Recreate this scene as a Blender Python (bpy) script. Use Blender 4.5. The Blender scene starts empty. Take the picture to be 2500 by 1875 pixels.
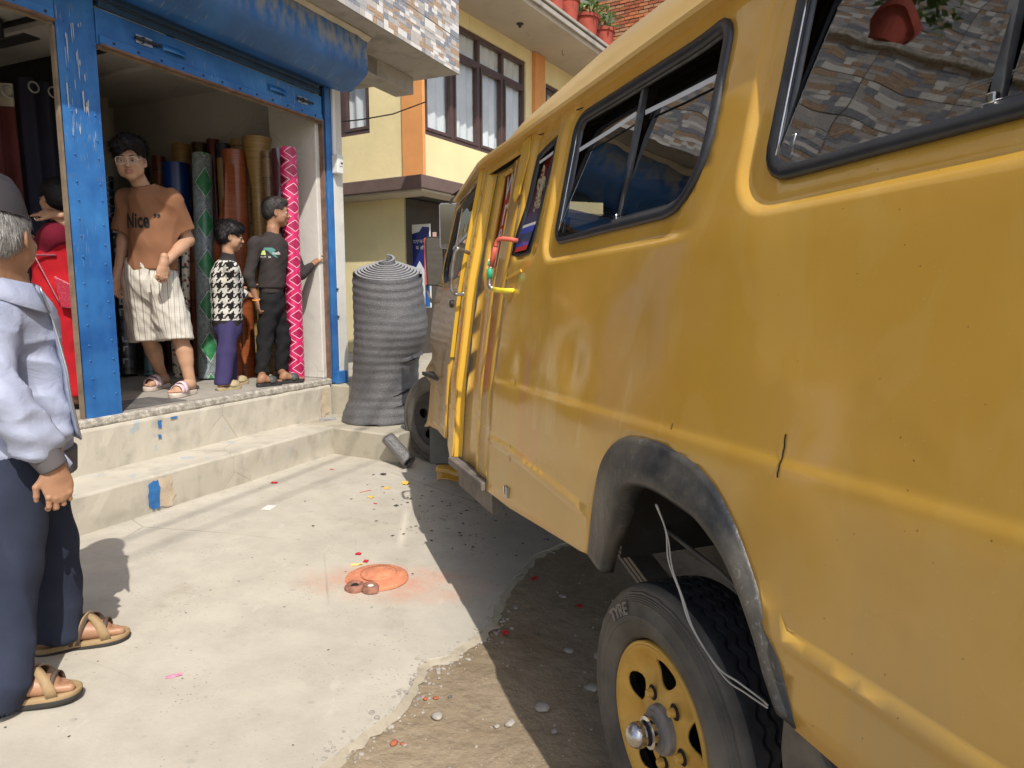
import bpy, bmesh, math, random
import numpy as np
from mathutils import Vector, Matrix, noise
from mathutils.geometry import delaunay_2d_cdt
from mathutils.bvhtree import BVHTree
random.seed(7); rng = np.random.default_rng(5)
C = bpy.context.scene.collection
scn = bpy.context.scene
pi = math.pi
# ---------------------------------------------------------------- camera, world, sun, exposure
EYE = Vector((0, 0, 1.2))
cd = bpy.data.cameras.new('camera'); cam = bpy.data.objects.new('camera', cd); C.objects.link(cam)
cam.location = EYE; cam.rotation_euler = (pi/2 - math.atan(217/1690.), 0, 0)
cd.sensor_width = 36; cd.lens = 36*1690/2500.; cd.clip_start = .05; cd.clip_end = 500
scn.camera = cam
world = bpy.data.worlds.new("World"); scn.world = world; world.use_nodes = True
wn = world.node_tree.nodes; wl = world.node_tree.links
bg = wn['Background']; sky = wn.new('ShaderNodeTexSky'); sky.sky_type = 'NISHITA'; sky.sun_disc = False
sdir = Vector((.307, -.785, 1.0)).normalized()
sky.sun_elevation = math.asin(sdir.z); sky.sun_rotation = math.atan2(sdir.x, sdir.y)
sky.air_density = 1.0; sky.dust_density = 2.5; sky.ozone_density = 1.0
wl.new(sky.outputs[0], bg.inputs[0]); bg.inputs[1].default_value = .15
sl = bpy.data.lights.new('sun', 'SUN'); so = bpy.data.objects.new('sun', sl); C.objects.link(so)
sl.energy = 3.9; sl.angle = math.radians(.5); sl.color = (1, .945, .87)
so.rotation_euler = (-sdir).to_track_quat('-Z', 'Y').to_euler(); so.location = (2, -4, 8)
scn.view_settings.view_transform = 'Standard'; scn.view_settings.look = 'None'
scn.view_settings.exposure = .12; scn.view_settings.gamma = 1
scn.view_settings.use_curve_mapping = False
scn.cycles.max_bounces = 8; scn.cycles.transparent_max_bounces = 16
# ---------------------------------------------------------------- object helpers
ORG = {}
def V3(p): return Vector((float(p[0]), float(p[1]), float(p[2])))
def tag(o, label=None, cat=None, group=None, kind=None, category=None):
    cat = cat or category
    if label: o['label'] = label
    if cat: o['category'] = cat
    if group: o['group'] = group
    if kind: o['kind'] = kind
    return o
def thing(name, label, cat, loc, group=None):
    o = bpy.data.objects.new(name, None); C.objects.link(o); o.location = V3(loc); o.empty_display_size = .1
    ORG[o.name] = V3(loc); return tag(o, label, cat, group)
def link(name, me, parent=None, org=None):
    o = bpy.data.objects.new(name, me); C.objects.link(o); org = V3(org if org is not None else (0, 0, 0))
    ORG[o.name] = org
    if parent is not None: o.parent = parent; o.location = org - ORG[parent.name]
    else: o.location = org
    return o
def mesh(name, geo, mats, smooth=False, org=None, fm=None, uv=None):
    V, F = geo
    V = np.asarray(V, dtype=float).reshape(-1, 3)
    if org is None:
        org = (V.min(0)+V.max(0))/2; org[2] = V[:, 2].min()
    me = bpy.data.meshes.new(name)
    me.from_pydata((V-np.asarray(org)).tolist(), [], [list(map(int, f)) for f in F])
    for m in (mats if isinstance(mats, (list, tuple)) else [mats]): me.materials.append(m)
    if fm is not None: me.polygons.foreach_set('material_index', np.asarray(fm, dtype=np.int32))
    if smooth: me.polygons.foreach_set('use_smooth', [True]*len(me.polygons))
    if uv is not None:
        ul = me.uv_layers.new(name='UVMap'); li = np.empty(len(me.loops), dtype=np.int32)
        me.loops.foreach_get('vertex_index', li); ul.data.foreach_set('uv', np.asarray(uv, dtype=np.float32)[li].ravel())
    me.update()
    return me, org
def part(name, geo, mats, parent=None, smooth=False, fm=None, uv=None, auto=False, bev=0, **tg):
    me, org = mesh(name, geo, mats, smooth, None, fm, uv)
    if bev: bevel(me, bev)
    if auto: sharp(me)
    o = link(name, me, parent, org)
    return tag(o, **tg) if tg else o
def bevel(me, w, seg=2, ang=.6):
    bm = bmesh.new(); bm.from_mesh(me)
    es = [e for e in bm.edges if len(e.link_faces) == 2 and e.calc_face_angle(0) > ang]
    try: bmesh.ops.bevel(bm, geom=es, offset=w, segments=seg, affect='EDGES', profile=.5, clamp_overlap=True)
    except Exception: pass
    bm.to_mesh(me); bm.free(); me.update()
def sharp(me, ang=.7):
    me.polygons.foreach_set('use_smooth', [True]*len(me.polygons))
    try: me.set_sharp_from_angle(angle=ang)
    except Exception: pass
def dup(root, loc, label=None, group=None, rot=None):
    r = root.copy(); C.objects.link(r); r.location = V3(loc)
    if rot: r.rotation_euler = rot
    if label: r['label'] = label
    if group: r['group'] = group
    for ch in list(root.children):
        c = ch.copy(); C.objects.link(c); c.parent = r
        for g in ch.children:
            q = g.copy(); C.objects.link(q); q.parent = c
    return r
# ---------------------------------------------------------------- geometry helpers (all return (verts, faces))
def join(*gs):
    V = []; F = []; n = 0
    for v, f in gs:
        v = [tuple(x) for x in v]; V += v; F += [[i+n for i in q] for q in f]; n += len(v)
    return V, F
def boxp(P):  # 8 corners: bottom 4 ccw, top 4 ccw
    return list(P), [[3, 2, 1, 0], [4, 5, 6, 7], [0, 1, 5, 4], [1, 2, 6, 5], [2, 3, 7, 6], [3, 0, 4, 7]]
def box(a, b, T=None):
    x0, y0, z0 = a; x1, y1, z1 = b
    P = [(x0, y0, z0), (x1, y0, z0), (x1, y1, z0), (x0, y1, z0), (x0, y0, z1), (x1, y0, z1), (x1, y1, z1), (x0, y1, z1)]
    if T: P = [T(*p) for p in P]
    return boxp(P)
def fixn(geo):
    return geo
def tmap(geo, T): return [T(*p) for p in geo[0]], geo[1]
def tube(path, r, n=8, cap=True, closed=False, flat=None):
    path = [V3(p) for p in path]; N = len(path)
    rs = r if isinstance(r, (list, tuple)) else [r]*N
    V = []; F = []; up = None
    for i, p in enumerate(path):
        a = path[(i-1) % N] if (i > 0 or closed) else p
        b = path[(i+1) % N] if (i < N-1 or closed) else p
        t = (b-a).normalized()
        if up is None:
            up = Vector((0, 0, 1)) if abs(t.z) < .9 else Vector((1, 0, 0))
        s = t.cross(up).normalized(); up = s.cross(t).normalized()
        for k in range(n):
            an = 2*pi*k/n; q = p + s*(math.cos(an)*rs[i]) + up*(math.sin(an)*rs[i])
            V.append(tuple(q))
    M = N if closed else N-1
    for i in range(M):
        j = (i+1) % N
        for k in range(n): F.append([i*n+k, i*n+(k+1) % n, j*n+(k+1) % n, j*n+k])
    if cap and not closed: F.append(list(range(n))[::-1]); F.append([(N-1)*n+k for k in range(n)])
    return V, F
def spl(P, k=6):
    P = [np.array(p, float) for p in P]; Q = [2*P[0]-P[1]]+P+[2*P[-1]-P[-2]]; R = []
    for i in range(1, len(Q)-2):
        a, b, c, d = Q[i-1:i+3]
        for j in range(k): t = j/k; R.append(.5*((2*b)+(-a+c)*t+(2*a-5*b+4*c-d)*t*t+(-a+3*b-3*c+d)*t**3))
    return R+[P[-1]]
def cyl(p0, p1, r0, r1=None, n=16): return tube([p0, p1], [r0, r1 if r1 is not None else r0], n)
def lathe(prof, c, n=24, axis=None, x=None):
    # prof: (r, h) along axis from c
    ax = V3((0, 0, 1) if axis is None else axis).normalized(); c = V3(c)
    x = V3(x) if x is not None else (Vector((1, 0, 0)) if abs(ax.x) < .9 else Vector((0, 1, 0)))
    x = (x-ax*x.dot(ax)).normalized(); y = ax.cross(x); V = []; F = []
    for r, h in prof:
        for k in range(n):
            a = 2*pi*k/n; V.append(tuple(c+ax*h+x*(r*math.cos(a))+y*(r*math.sin(a))))
    for i in range(len(prof)-1):
        for k in range(n): F.append([i*n+k, i*n+(k+1) % n, (i+1)*n+(k+1) % n, (i+1)*n+k])
    return V, F
def prism(poly, T, d0, d1):
    # poly in (a,b), T(a,b,d) -> point
    n = len(poly); V = [T(a, b, d0) for a, b in poly]+[T(a, b, d1) for a, b in poly]
    F = [list(range(n))[::-1], [n+i for i in range(n)]]+[[i, (i+1) % n, n+(i+1) % n, n+i] for i in range(n)]
    return V, F
def grid(us, vs, f):
    V = [f(u, v) for v in vs for u in us]; n = len(us)
    F = [[j*n+i, j*n+i+1, (j+1)*n+i+1, (j+1)*n+i] for j in range(len(vs)-1) for i in range(n-1)]
    return V, F
def rrect(x0, y0, x1, y1, r, n=5):
    rs = r if isinstance(r, (list, tuple)) else [r]*4; P = []
    for (cx, cy, a0, rr) in ((x1-rs[0], y0+rs[0], -pi/2, rs[0]), (x1-rs[1], y1-rs[1], 0, rs[1]), (x0+rs[2], y1-rs[2], pi/2, rs[2]), (x0+rs[3], y0+rs[3], pi, rs[3])):
        for k in range(n+1):
            a = a0+pi/2*k/n; P.append((cx+rr*math.cos(a), cy+rr*math.sin(a)))
    return P
def inpoly(x, y, P):
    c = False; j = len(P)-1
    for i in range(len(P)):
        xi, yi = P[i]; xj, yj = P[j]
        if (yi > y) != (yj > y) and x < (xj-xi)*(y-yi)/(yj-yi)+xi: c = not c
        j = i
    return c
def cdt(outer, holes, step, f, margin=.35):
    """sheet over polygon with holes, filled with a grid of points; f(a,b)->point"""
    loops = [outer]+holes; pts = []; edges = []
    for P in loops:
        Q = []
        for i in range(len(P)):
            a = Vector(P[i]); b = Vector(P[(i+1) % len(P)]); m = max(1, int((b-a).length/step))
            for k in range(m): Q.append(tuple(a.lerp(b, k/m)))
        s = len(pts); pts += Q; edges += [(s+i, s+(i+1) % len(Q)) for i in range(len(Q))]
    B = np.array(pts); xs = np.arange(B[:, 0].min(), B[:, 0].max(), step); ys = np.arange(B[:, 1].min(), B[:, 1].max(), step)
    for x in xs:
        for y in ys:
            x2 = x+step*.13; y2 = y+step*.17
            if inpoly(x2, y2, outer) and not any(inpoly(x2, y2, H) for H in holes):
                if ((B[:, 0]-x2)**2+(B[:, 1]-y2)**2).min() > (step*margin)**2: pts.append((x2, y2))
    r = delaunay_2d_cdt([Vector(p) for p in pts], edges, [], 0, 1e-6)
    V2 = r[0]; F = []
    for t in r[2]:
        cx = sum(V2[i].x for i in t)/3; cy = sum(V2[i].y for i in t)/3
        if inpoly(cx, cy, outer) and not any(inpoly(cx, cy, H) for H in holes): F.append(list(t))
    return [tuple(f(v.x, v.y)) for v in V2], F
def nz(x, y=0, z=0): return noise.noise(Vector((x, y, z)))
# ---------------------------------------------------------------- materials
class X:  # tiny expression builder over math nodes
    def __init__(s, nt, sock): s.nt = nt; s.s = sock
    @staticmethod
    def m(nt, op, *a):
        n = nt.nodes.new('ShaderNodeMath'); n.operation = op
        for i, v in enumerate(a):
            if isinstance(v, X): nt.links.new(v.s, n.inputs[i])
            else: n.inputs[i].default_value = float(v)
        return X(nt, n.outputs[0])
    def _(s, op, *a): return X.m(s.nt, op, s, *a)
    def __add__(s, o): return s._('ADD', o)
    __radd__ = __add__
    def __sub__(s, o): return s._('SUBTRACT', o)
    def __rsub__(s, o): return X.m(s.nt, 'SUBTRACT', o, s)
    def __mul__(s, o): return s._('MULTIPLY', o)
    __rmul__ = __mul__
    def __truediv__(s, o): return s._('DIVIDE', o)
    def __lt__(s, o): return s._('LESS_THAN', o)
    def __gt__(s, o): return s._('GREATER_THAN', o)
    def floor(s): return s._('FLOOR')
    def abs(s): return s._('ABSOLUTE')
    def fract(s): return s._('FRACT')
    def mod(s, o): return s._('FLOORED_MODULO', o)
    def pp(s, o): return s._('PINGPONG', o)
    def min(s, o): return s._('MINIMUM', o)
    def max(s, o): return s._('MAXIMUM', o)
    def sin(s): return s._('SINE')
    def pw(s, o): return s._('POWER', o)
    def step(s, a, b):
        n = s.nt.nodes.new('ShaderNodeMapRange'); s.nt.links.new(s.s, n.inputs[0]); n.inputs[1].default_value = a; n.inputs[2].default_value = b
        return X(s.nt, n.outputs[0])
class Mat:
    def __init__(s, name, rough=.7, metal=0., spec=.5):
        s.m = bpy.data.materials.new(name); s.m.use_nodes = True; s.nt = s.m.node_tree
        s.b = s.nt.nodes['Principled BSDF']; s.out = s.nt.nodes['Material Output']
        s.b.inputs['Roughness'].default_value = rough; s.b.inputs['Metallic'].default_value = metal
        s.b.inputs['Specular IOR Level'].default_value = spec
        s.tc = s.nt.nodes.new('ShaderNodeTexCoord'); s.h = None; s._xyz = {}
    def xyz(s, src='Object'):
        if src not in s._xyz:
            n = s.nt.nodes.new('ShaderNodeSeparateXYZ'); s.nt.links.new(s.tc.outputs[src], n.inputs[0])
            s._xyz[src] = tuple(X(s.nt, n.outputs[i]) for i in range(3))
        return s._xyz[src]
    def noise(s, scale, detail=3, src='Object', stretch=None, rough=.55, dist=0):
        n = s.nt.nodes.new('ShaderNodeTexNoise'); n.inputs['Scale'].default_value = scale; n.inputs['Detail'].default_value = detail
        n.inputs['Roughness'].default_value = rough; n.inputs['Distortion'].default_value = dist
        s._vec(n, src, stretch); return X(s.nt, n.outputs[0])
    def _vec(s, n, src, stretch):
        if stretch:
            mp = s.nt.nodes.new('ShaderNodeMapping'); mp.inputs['Scale'].default_value = stretch
            s.nt.links.new(s.tc.outputs[src], mp.inputs[0]); s.nt.links.new(mp.outputs[0], n.inputs['Vector'])
        else: s.nt.links.new(s.tc.outputs[src], n.inputs['Vector'])
    def voro(s, scale, src='Object', stretch=None, feat='F1', out=0, rnd=1):
        n = s.nt.nodes.new('ShaderNodeTexVoronoi'); n.feature = feat; n.inputs['Scale'].default_value = scale
        n.inputs['Randomness'].default_value = rnd
        s._vec(n, src, stretch); return X(s.nt, n.outputs[out])
    def mix(s, f, a, b):
        n = s.nt.nodes.new('ShaderNodeMix'); n.data_type = 'RGBA'; n.clamp_factor = True
        if isinstance(f, X): s.nt.links.new(f.s, n.inputs[0])
        else: n.inputs[0].default_value = f
        for i, c in ((6, a), (7, b)):
            if isinstance(c, X): s.nt.links.new(c.s, n.inputs[i])
            else: n.inputs[i].default_value = (*c, 1)
        return X(s.nt, n.outputs[2])
    def col(s, c):
        if isinstance(c, X): s.nt.links.new(c.s, s.b.inputs['Base Color'])
        else: s.b.inputs['Base Color'].default_value = (*c, 1)
        return s
    def rough(s, x): s.nt.links.new(x.s, s.b.inputs['Roughness']); return s
    def bump(s, x, strength=.3, dist=.01):
        n = s.nt.nodes.new('ShaderNodeBump'); n.inputs['Strength'].default_value = strength; n.inputs['Distance'].default_value = dist
        s.nt.links.new(x.s, n.inputs['Height'])
        if s.h: s.nt.links.new(s.h, n.inputs['Normal'])
        s.h = n.outputs[0]; s.nt.links.new(s.h, s.b.inputs['Normal']); return s
_simple = {}
def hexc(h):
    h = h.lstrip('#'); r = [int(h[i:i+2], 16)/255 for i in (0, 2, 4)]
    return tuple(c/12.92 if c <= .04045 else ((c+.055)/1.055)**2.4 for c in r)
def simple(name, c, rough=.7, var=.18, scale=6, bump=.15, bs=60, metal=0, spec=.5, detail=4):
    if name in _simple: return _simple[name]
    m = Mat(name, rough, metal, spec); n = m.noise(scale, detail)
    a = tuple(max(0, x*(1-var)) for x in c); b = tuple(min(1, x*(1+var)) for x in c)
    m.col(m.mix(n.step(.3, .7), a, b))
    if bump: m.bump(m.noise(bs, 3), bump, .004)
    _simple[name] = m.m; return m.m
# ---------------------------------------------------------------- shop frame (u along the shopfront, v out of it)
A1 = math.radians(24.04)
DS = np.array([math.sin(A1), math.cos(A1)]); NS = np.array([math.cos(A1), -math.sin(A1)])
def S(v, u, z): return (u*DS[0]+v*NS[0], u*DS[1]+v*NS[1], z)   # local order (v,u,z) is right handed
A2 = math.radians(31.4)
DY = np.array([math.sin(A2), math.cos(A2)]); NY = np.array([math.cos(A2), -math.sin(A2)])
YC = np.array([-1.06, 8.5])
def Yb(n, a, z): return (YC[0]+n*NY[0]+a*DY[0], YC[1]+n*NY[1]+a*DY[1], z)  # n out of right face, a along it
def gz(x, y):
    v = x*NS[0]+y*NS[1]
    t = max(0., v+2.7); return -.0625*min(t, 4.0)
# ================================================================= materials of the place
def paint_blue():
    m = Mat('blue_enamel', .42, 0, .5); n = m.noise(3, 5); base = m.mix(n.step(.3, .7), hexc('174f90'), hexc('3a7cba'))
    st = m.noise(9, 6, stretch=(14, 14, 1.2)); w = m.noise(2.2, 4)
    scr = (st.step(.60, .66)*w.step(.5, .62))
    base = m.mix(scr*.75, base, hexc('b3ab98'))
    gr = m.noise(14, 6).step(.58, .72)*m.noise(1.5, 3).step(.42, .6)
    base = m.mix(gr*.5, base, hexc('5f6a66'))
    m.col(base); m.bump(m.noise(40, 4), .12, .004); m.bump(m.noise(4, 2), .25, .02); return m.m
BLUE = paint_blue()
def hood_mat():
    m = Mat('blue_enamel_streaked', .45); x, y, z = m.xyz('UV')
    n = m.noise(2.5, 5, 'UV'); base = m.mix(n.step(.3, .7), hexc('1b4677'), hexc('2b68a8'))
    g = m.noise(7, 7, 'UV', stretch=(2.2, 1, 1)).step(.40, .60)*(y.step(.36, .52))*m.noise(1.1, 3, 'UV').step(.28, .5)
    base = m.mix(g*.85, base, hexc('8b8778'))
    st = m.noise(8, 3, 'UV', stretch=(11, .9, 1)); s2 = st.step(.60, .66)*m.noise(1.7, 3, 'UV').step(.42, .62)*(1-y.step(.28, .34))
    base = m.mix(s2*.6, base, hexc('a89f88'))
    d = m.noise(3, 4, 'UV').step(.5, .7)*(1-y.step(.02, .14)); base = m.mix(d*.6, base, hexc('2b3436'))
    m.col(base); m.bump(m.noise(3, 2, 'UV'), .3, .02); return m.m
HOOD = hood_mat()
def plaster(name, c, dirty=.5, blue=0, scale=2.5):
    m = Mat(name, .85, 0, .3); n = m.noise(scale, 6); d = m.noise(scale*2.6, 7).step(.52, .74)
    base = m.mix(n.step(.3, .7), tuple(v*.86 for v in c), c)
    base = m.mix(d*dirty, base, tuple(v*.52 for v in c)); dr = m.noise(scale*2, 5, stretch=(2.5, 2.5, .3)).step(.54, .70); base = m.mix(dr*dirty*.6, base, tuple(v*.70 for v in c)); ch = m.noise(scale*7, 7, rough=.7).step(.64, .68); base = m.mix(ch*dirty*.6, base, tuple(v*.62 for v in c))
    if blue:
        b = m.noise(7, 7).step(.63, .66)*m.noise(1.3, 2).step(.5, .6)
        base = m.mix(b*blue, base, hexc('7aa0c0'))
    cr = m.voro(1.7, feat='DISTANCE_TO_EDGE'); wv = m.noise(1.2, 2).step(.52, .6)
    base = m.mix((1-cr.step(.0, .006))*wv*.6, base, tuple(v*.35 for v in c))
    m.col(base); m.bump(m.noise(60, 4), .25, .004); m.bump(m.noise(5, 4), .3, .02); return m.m
STEP = plaster('painted_step_plaster', (.56, .52, .43), .6, .35)
TREAD = plaster('worn_cement_tread', (.47, .44, .37), .7)
LEDGE = plaster('ledge_cement', (.46, .42, .33), .8)
INW = plaster('interior_wall_plaster', (.50, .485, .44), .2); CEIL = plaster('ceiling_panel', (.56, .54, .50), .1)
SOFF = plaster('soffit_cement', (.40, .37, .33), .9, 0, 1.6)
PILL = plaster('whitewashed_pillar', (.66, .64, .58), .3)
YEL = plaster('yellow_wall_paint', (.90, .78, .44), .15, 0, 1.2); ORA = plaster('orange_pilaster_paint', (.78, .36, .13), .12)
BRN = plaster('brown_slab_paint', (.16, .11, .10), .3); YSOF = plaster('cream_soffit', (.52, .46, .37), .3, 0, 1)
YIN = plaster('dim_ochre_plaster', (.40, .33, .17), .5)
def concrete():
    m = Mat('poured_concrete', .9, 0, .25); a = m.noise(.9, 6); b = m.noise(6, 6, rough=.65)
    base = m.mix(a.step(.3, .7), (.46, .425, .35), (.56, .525, .44)); base = m.mix(b.step(.4, .75)*.6, base, (.37, .34, .285)); c_ = m.noise(2.6, 8, rough=.7).step(.52, .68); base = m.mix(c_*.45, base, (.41, .38, .32))
    sp = m.voro(55); pr = m.noise(4, 3).step(.46, .66); base = m.mix((1-sp.step(.11, .18))*pr*.85, base, (.17, .155, .14))
    sp2 = m.voro(21, stretch=(1, 1.7, 1)); base = m.mix((1-sp2.step(.07, .13))*m.noise(2.3, 2).step(.46, .60)*.75, base, (.22, .2, .175))
    st = m.noise(3.1, 5, rough=.65).step(.60, .68); base = m.mix(st*.45, base, (.37, .33, .26)); sp4 = m.voro(5.5, stretch=(1, 1.6, 1)); base = m.mix((1-sp4.step(.05, .10))*.5, base, (.33, .31, .27)); wsc = m.noise(11, 6, stretch=(1, .35, 1), rough=.7).step(.62, .70); base = m.mix(wsc*.3, base, (.64, .61, .54))
    # red powder stain round the lid
    x, y, z = m.xyz(); dx = (x+.52); dyy = (y-2.93)
    r2 = (dx*dx*1.4+dyy*dyy*6.5); f = (1-r2.step(.01, .34))*m.noise(7, 7, rough=.7).step(.34, .60)
    base = m.mix(f*.6, base, (.62, .26, .16))
    # pale smear, and noisy dark grey patches stronger to the right
    q = ((x+.585+((y-3.6)*.09)).abs().step(.0, .03)); fy = ((y-3.62).abs()).step(.18, .34)
    base = m.mix((1-q)*(1-fy)*.7, base, (.66, .61, .5))
    dp = m.noise(1.7, 4, dist=.6).step(.60, .72)*(x.step(-.25, .15)); base = m.mix(dp*.6, base, (.20, .195, .19))
    crk = m.voro(.75, feat='DISTANCE_TO_EDGE', stretch=(1, 1, 1)); base = m.mix((1-crk.step(0, .004))*m.noise(.9, 2).step(.5, .6)*.6, base, (.2, .17, .13))
    m.col(base); m.bump(m.noise(90, 5), .22, .004); m.bump(m.noise(7, 6), .35, .012); return m.m
CONC = concrete()
def dirt():
    m = Mat('packed_dirt', .95, 0, .2); a = m.noise(2.2, 7, rough=.65); b = m.noise(25, 6)
    base = m.mix(a.step(.3, .72), (.235, .18, .115), (.37, .30, .21)); base = m.mix(b.step(.45, .8)*.6, base, (.20, .155, .10))
    p = m.voro(70); base = m.mix((1-p.step(.12, .2))*m.noise(5, 3).step(.45, .6)*.6, base, (.50, .45, .37))
    m.col(base); m.bump(m.noise(16, 7), .7, .03); m.bump(m.noise(120, 4), .4, .006); return m.m
DIRT = dirt()
STONE = simple('pale_stone', (.36, .33, .285), .85, .3, 18, .4, 40); REDST = simple('brick_chip', (.42, .12, .06), .9, .3, 20)
IRON = simple('dark_iron', (.05, .05, .055), .5, .3, 20, .2, 60, .6); RUST = simple('rusty_edge', (.17, .10, .07), .85, .4, 12, .4)
WOODP = simple('old_timber', (.20, .15, .10), .85, .4, 7, .4); BLACK = simple('black_void', (.012, .011, .010), .9, .1)
WHITEP = simple('white_plastic', (.72, .72, .68), .5, .06); GREY = simple('grey_metal', (.35, .36, .37), .4, .15, 10, .1, 60, .7)
# ================================================================= ground
def grd(u, v): return (u, v, gz(u, v)-.02+.012*nz(u*2.2, v*2.2, 3)+.006*nz(u*7, v*7))
ax = list(np.concatenate([np.linspace(-60, -3, 10), np.linspace(-2.8, 2.8, 90), np.linspace(3, 60, 10)]))
ay = list(np.concatenate([np.linspace(-60, -.4, 10), np.linspace(-.2, 6, 90), np.linspace(6.5, 90, 10)]))
g = grid(ax, ay, lambda x, y: grd(x, y))
part('dirt_ground', g, DIRT, smooth=True, kind='structure').location
def setorg0(o):
    me = o.data; off = o.location.copy(); me.transform(Matrix.Translation(off)); o.location = (0, 0, 0); ORG[o.name] = Vector((0, 0, 0))
setorg0(bpy.data.objects['dirt_ground'])
edge = [(-.70, 1.45), (-.60, 1.62), (-.532, 1.759), (-.462, 1.884), (-.418, 1.979), (-.367, 2.073), (-.335, 2.175), (-.328, 2.275), (-.295, 2.333), (-.222, 2.39), (-.161, 2.471), (-.092, 2.63), (-.074, 2.754), (-.031, 2.892), (.009, 3.061), (.07, 3.256), (.127, 3.377), (.25, 3.5), (.42, 3.66), (.7, 3.9), (1.2, 4.2), (2.0, 4.4), (4, 4.6)]
E2 = []
for i in range(len(edge)-1):
    a, b = Vector(edge[i]), Vector(edge[i+1]); k = max(1, int((b-a).length/.022)) if i < 18 else 4
    nn = Vector((-(b-a).y, (b-a).x)).normalized()
    for j in range(k):
        p = a.lerp(b, j/k); w = .016*nz(p.x*14, p.y*14, 1)+.010*nz(p.x*42, p.y*42, 2)+.03*nz(p.x*3, p.y*3, 5)
        p = p+nn*w; E2.append((p.x, p.y))
outer = E2+[(4, 9), (-.3, 12.5), (-3.2, 6.2), S(-3.4, 4.5, 0)[:2], S(-3.4, -3, 0)[:2], (-4.5, -4), (-2.6, -3), (-1.6, .2)]
def cz(x, y): return (x, y, gz(x, y)+.004*nz(x*1.7, y*1.7, 8)+.0015*nz(x*9, y*9))
V, F = cdt(outer, [], .075, cz)
# lip of the broken edge
nE = len(E2); lip = [(V[i], (V[i][0]+.003, V[i][1]-.003, V[i][2]-.05)) for i in range(0)]
cs = part('concrete_yard', (V, F), CONC, smooth=True, kind='structure'); setorg0(cs)
pts = [cz(x, y) for x, y in E2]; n = len(pts)
V = pts+[(x+.008*nz(x*30, y*30), y-.010, z-.035) for x, y, z in pts]
F = [[i, i+n, i+n+1, i+1] for i in range(n-1)]
setorg0(part('concrete_broken_lip', (V, F), CONC, kind='structure', smooth=True))
V = []; 
for i, (x, y) in enumerate(E2):
    a = Vector(E2[max(0, i-3)]); b = Vector(E2[min(len(E2)-1, i+3)]); t = (b-a).normalized(); nn = Vector((t.y, -t.x)); w = .022+.030*abs(nz(x*9, y*9, 4))+.02*nz(x*33, y*33, 7)
    for k_, (q, dz) in enumerate(((-.01, -.006), (.5, -.009), (1, -.0175))):
        p = Vector((x, y))+nn*max(.004, w)*q; V.append((p.x, p.y, gz(p.x, p.y)+dz+.0015*nz(p.x*60, p.y*60)))
setorg0(part('mortar_skirt', (V, [[i*3+j, (i+1)*3+j, (i+1)*3+j+1, i*3+j+1] for i in range(len(E2)-1) for j in range(2)]), plaster('skirt_cement', (.43, .38, .29), .6, 0, 9), kind='structure', smooth=True))
# crumbled bits along the edge and pebbles (uncountable)
def pebble(c, r, seed, flat=.6, sub=1):
    bm = bmesh.new(); bmesh.ops.create_icosphere(bm, subdivisions=sub, radius=1)
    V = []
    sx, sy, an = .8+random.random()*.6, .7+random.random()*.5, random.random()*6.3
    for v in bm.verts:
        k = 1+.28*nz(v.co.x*1.6+seed, v.co.y*1.6, v.co.z*1.6); x, y, z = v.co.x*sx*k, v.co.y*sy*k, v.co.z*flat*k
        x, y = x*math.cos(an)-y*math.sin(an), x*math.sin(an)+y*math.cos(an)
        V.append((c[0]+x*r, c[1]+y*r, c[2]+z*r))
    F = [[v.index for v in f.verts] for f in bm.faces]; bm.free(); return V, F
gs = []
for i in range(520):
    x = random.uniform(-.6, .9); y = random.uniform(1.45, 3.9)
    if inpoly(x, y, outer) : 
        if random.random() < .72: continue
    r = random.choice([.002, .003, .003, .004, .006]); z = grd(x, y)[2] if not inpoly(x, y, outer) else cz(x, y)[2]
    gs.append(pebble((x, y, z+r*.3), r, i, .6, 1))
for i in range(420):
    k_ = random.randrange(len(E2)-60); x, y = E2[k_]; x += random.gauss(.012, .03); y += random.gauss(-.012, .03); r = random.choice([.0025, .003, .004, .006, .009])
    gs.append(pebble((x, y, (cz(x, y)[2] if inpoly(x, y, outer) else grd(x, y)[2])+r*.25), r, i, .55, 1))
part('dirt_pebbles', join(*gs), STONE, kind='stuff', label='fine pale pebbles and grit scattered over the packed dirt', category='gravel')
# larger stones, each its own thing
st = [(-.236, 2.03, .020, 'flat cream coloured stone lying alone on the sunlit dirt', STONE), (-.047, 2.001, .010, 'small round stone left of the bright white stone at the shadow edge', STONE),
      (-.005, 2.018, .015, 'bright white stone right at the edge of the bus shadow', STONE), (.213, 2.464, .017, 'rounded pale stone in the shade in front of the rear wheel', STONE),
      (.325, 2.438, .02, 'cluster sized grey stone in the shade nearest the rear tyre', STONE), (.1, 2.105, .022, 'flat bluish grey stone lying in the bus shadow', STONE),
      (.131, 1.99, .012, 'small grey stone near the bottom of the shaded dirt', STONE), (.222, 2.914, .016, 'stone at the shaded corner where dirt meets concrete', STONE),
      (.303, 1.974, .02, 'grey stone half under the rear tyre', STONE), (.016, 2.788, .011, 'small grey stone beside the broken concrete edge in shade', STONE),
      (-.284, 2.122, .009, 'left one of two red brick chips on the sunlit dirt', REDST), (-.25, 2.13, .008, 'right one of two red brick chips on the sunlit dirt', REDST),
      (-.349, 1.898, .013, 'long orange brick chip near the bottom of the sunlit dirt', REDST), (-.325, 1.9, .006, 'tiny orange brick chip beside the long one', REDST),
      (-.205, 2.142, .007, 'small blue grey pebble on the sunlit dirt', GREY), (-.253, 2.244, .006, 'small cream pebble just below the concrete edge', STONE),
      (.274, 2.226, .024, 'long pale flake of stone lying in the bus shadow', STONE)]
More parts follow.
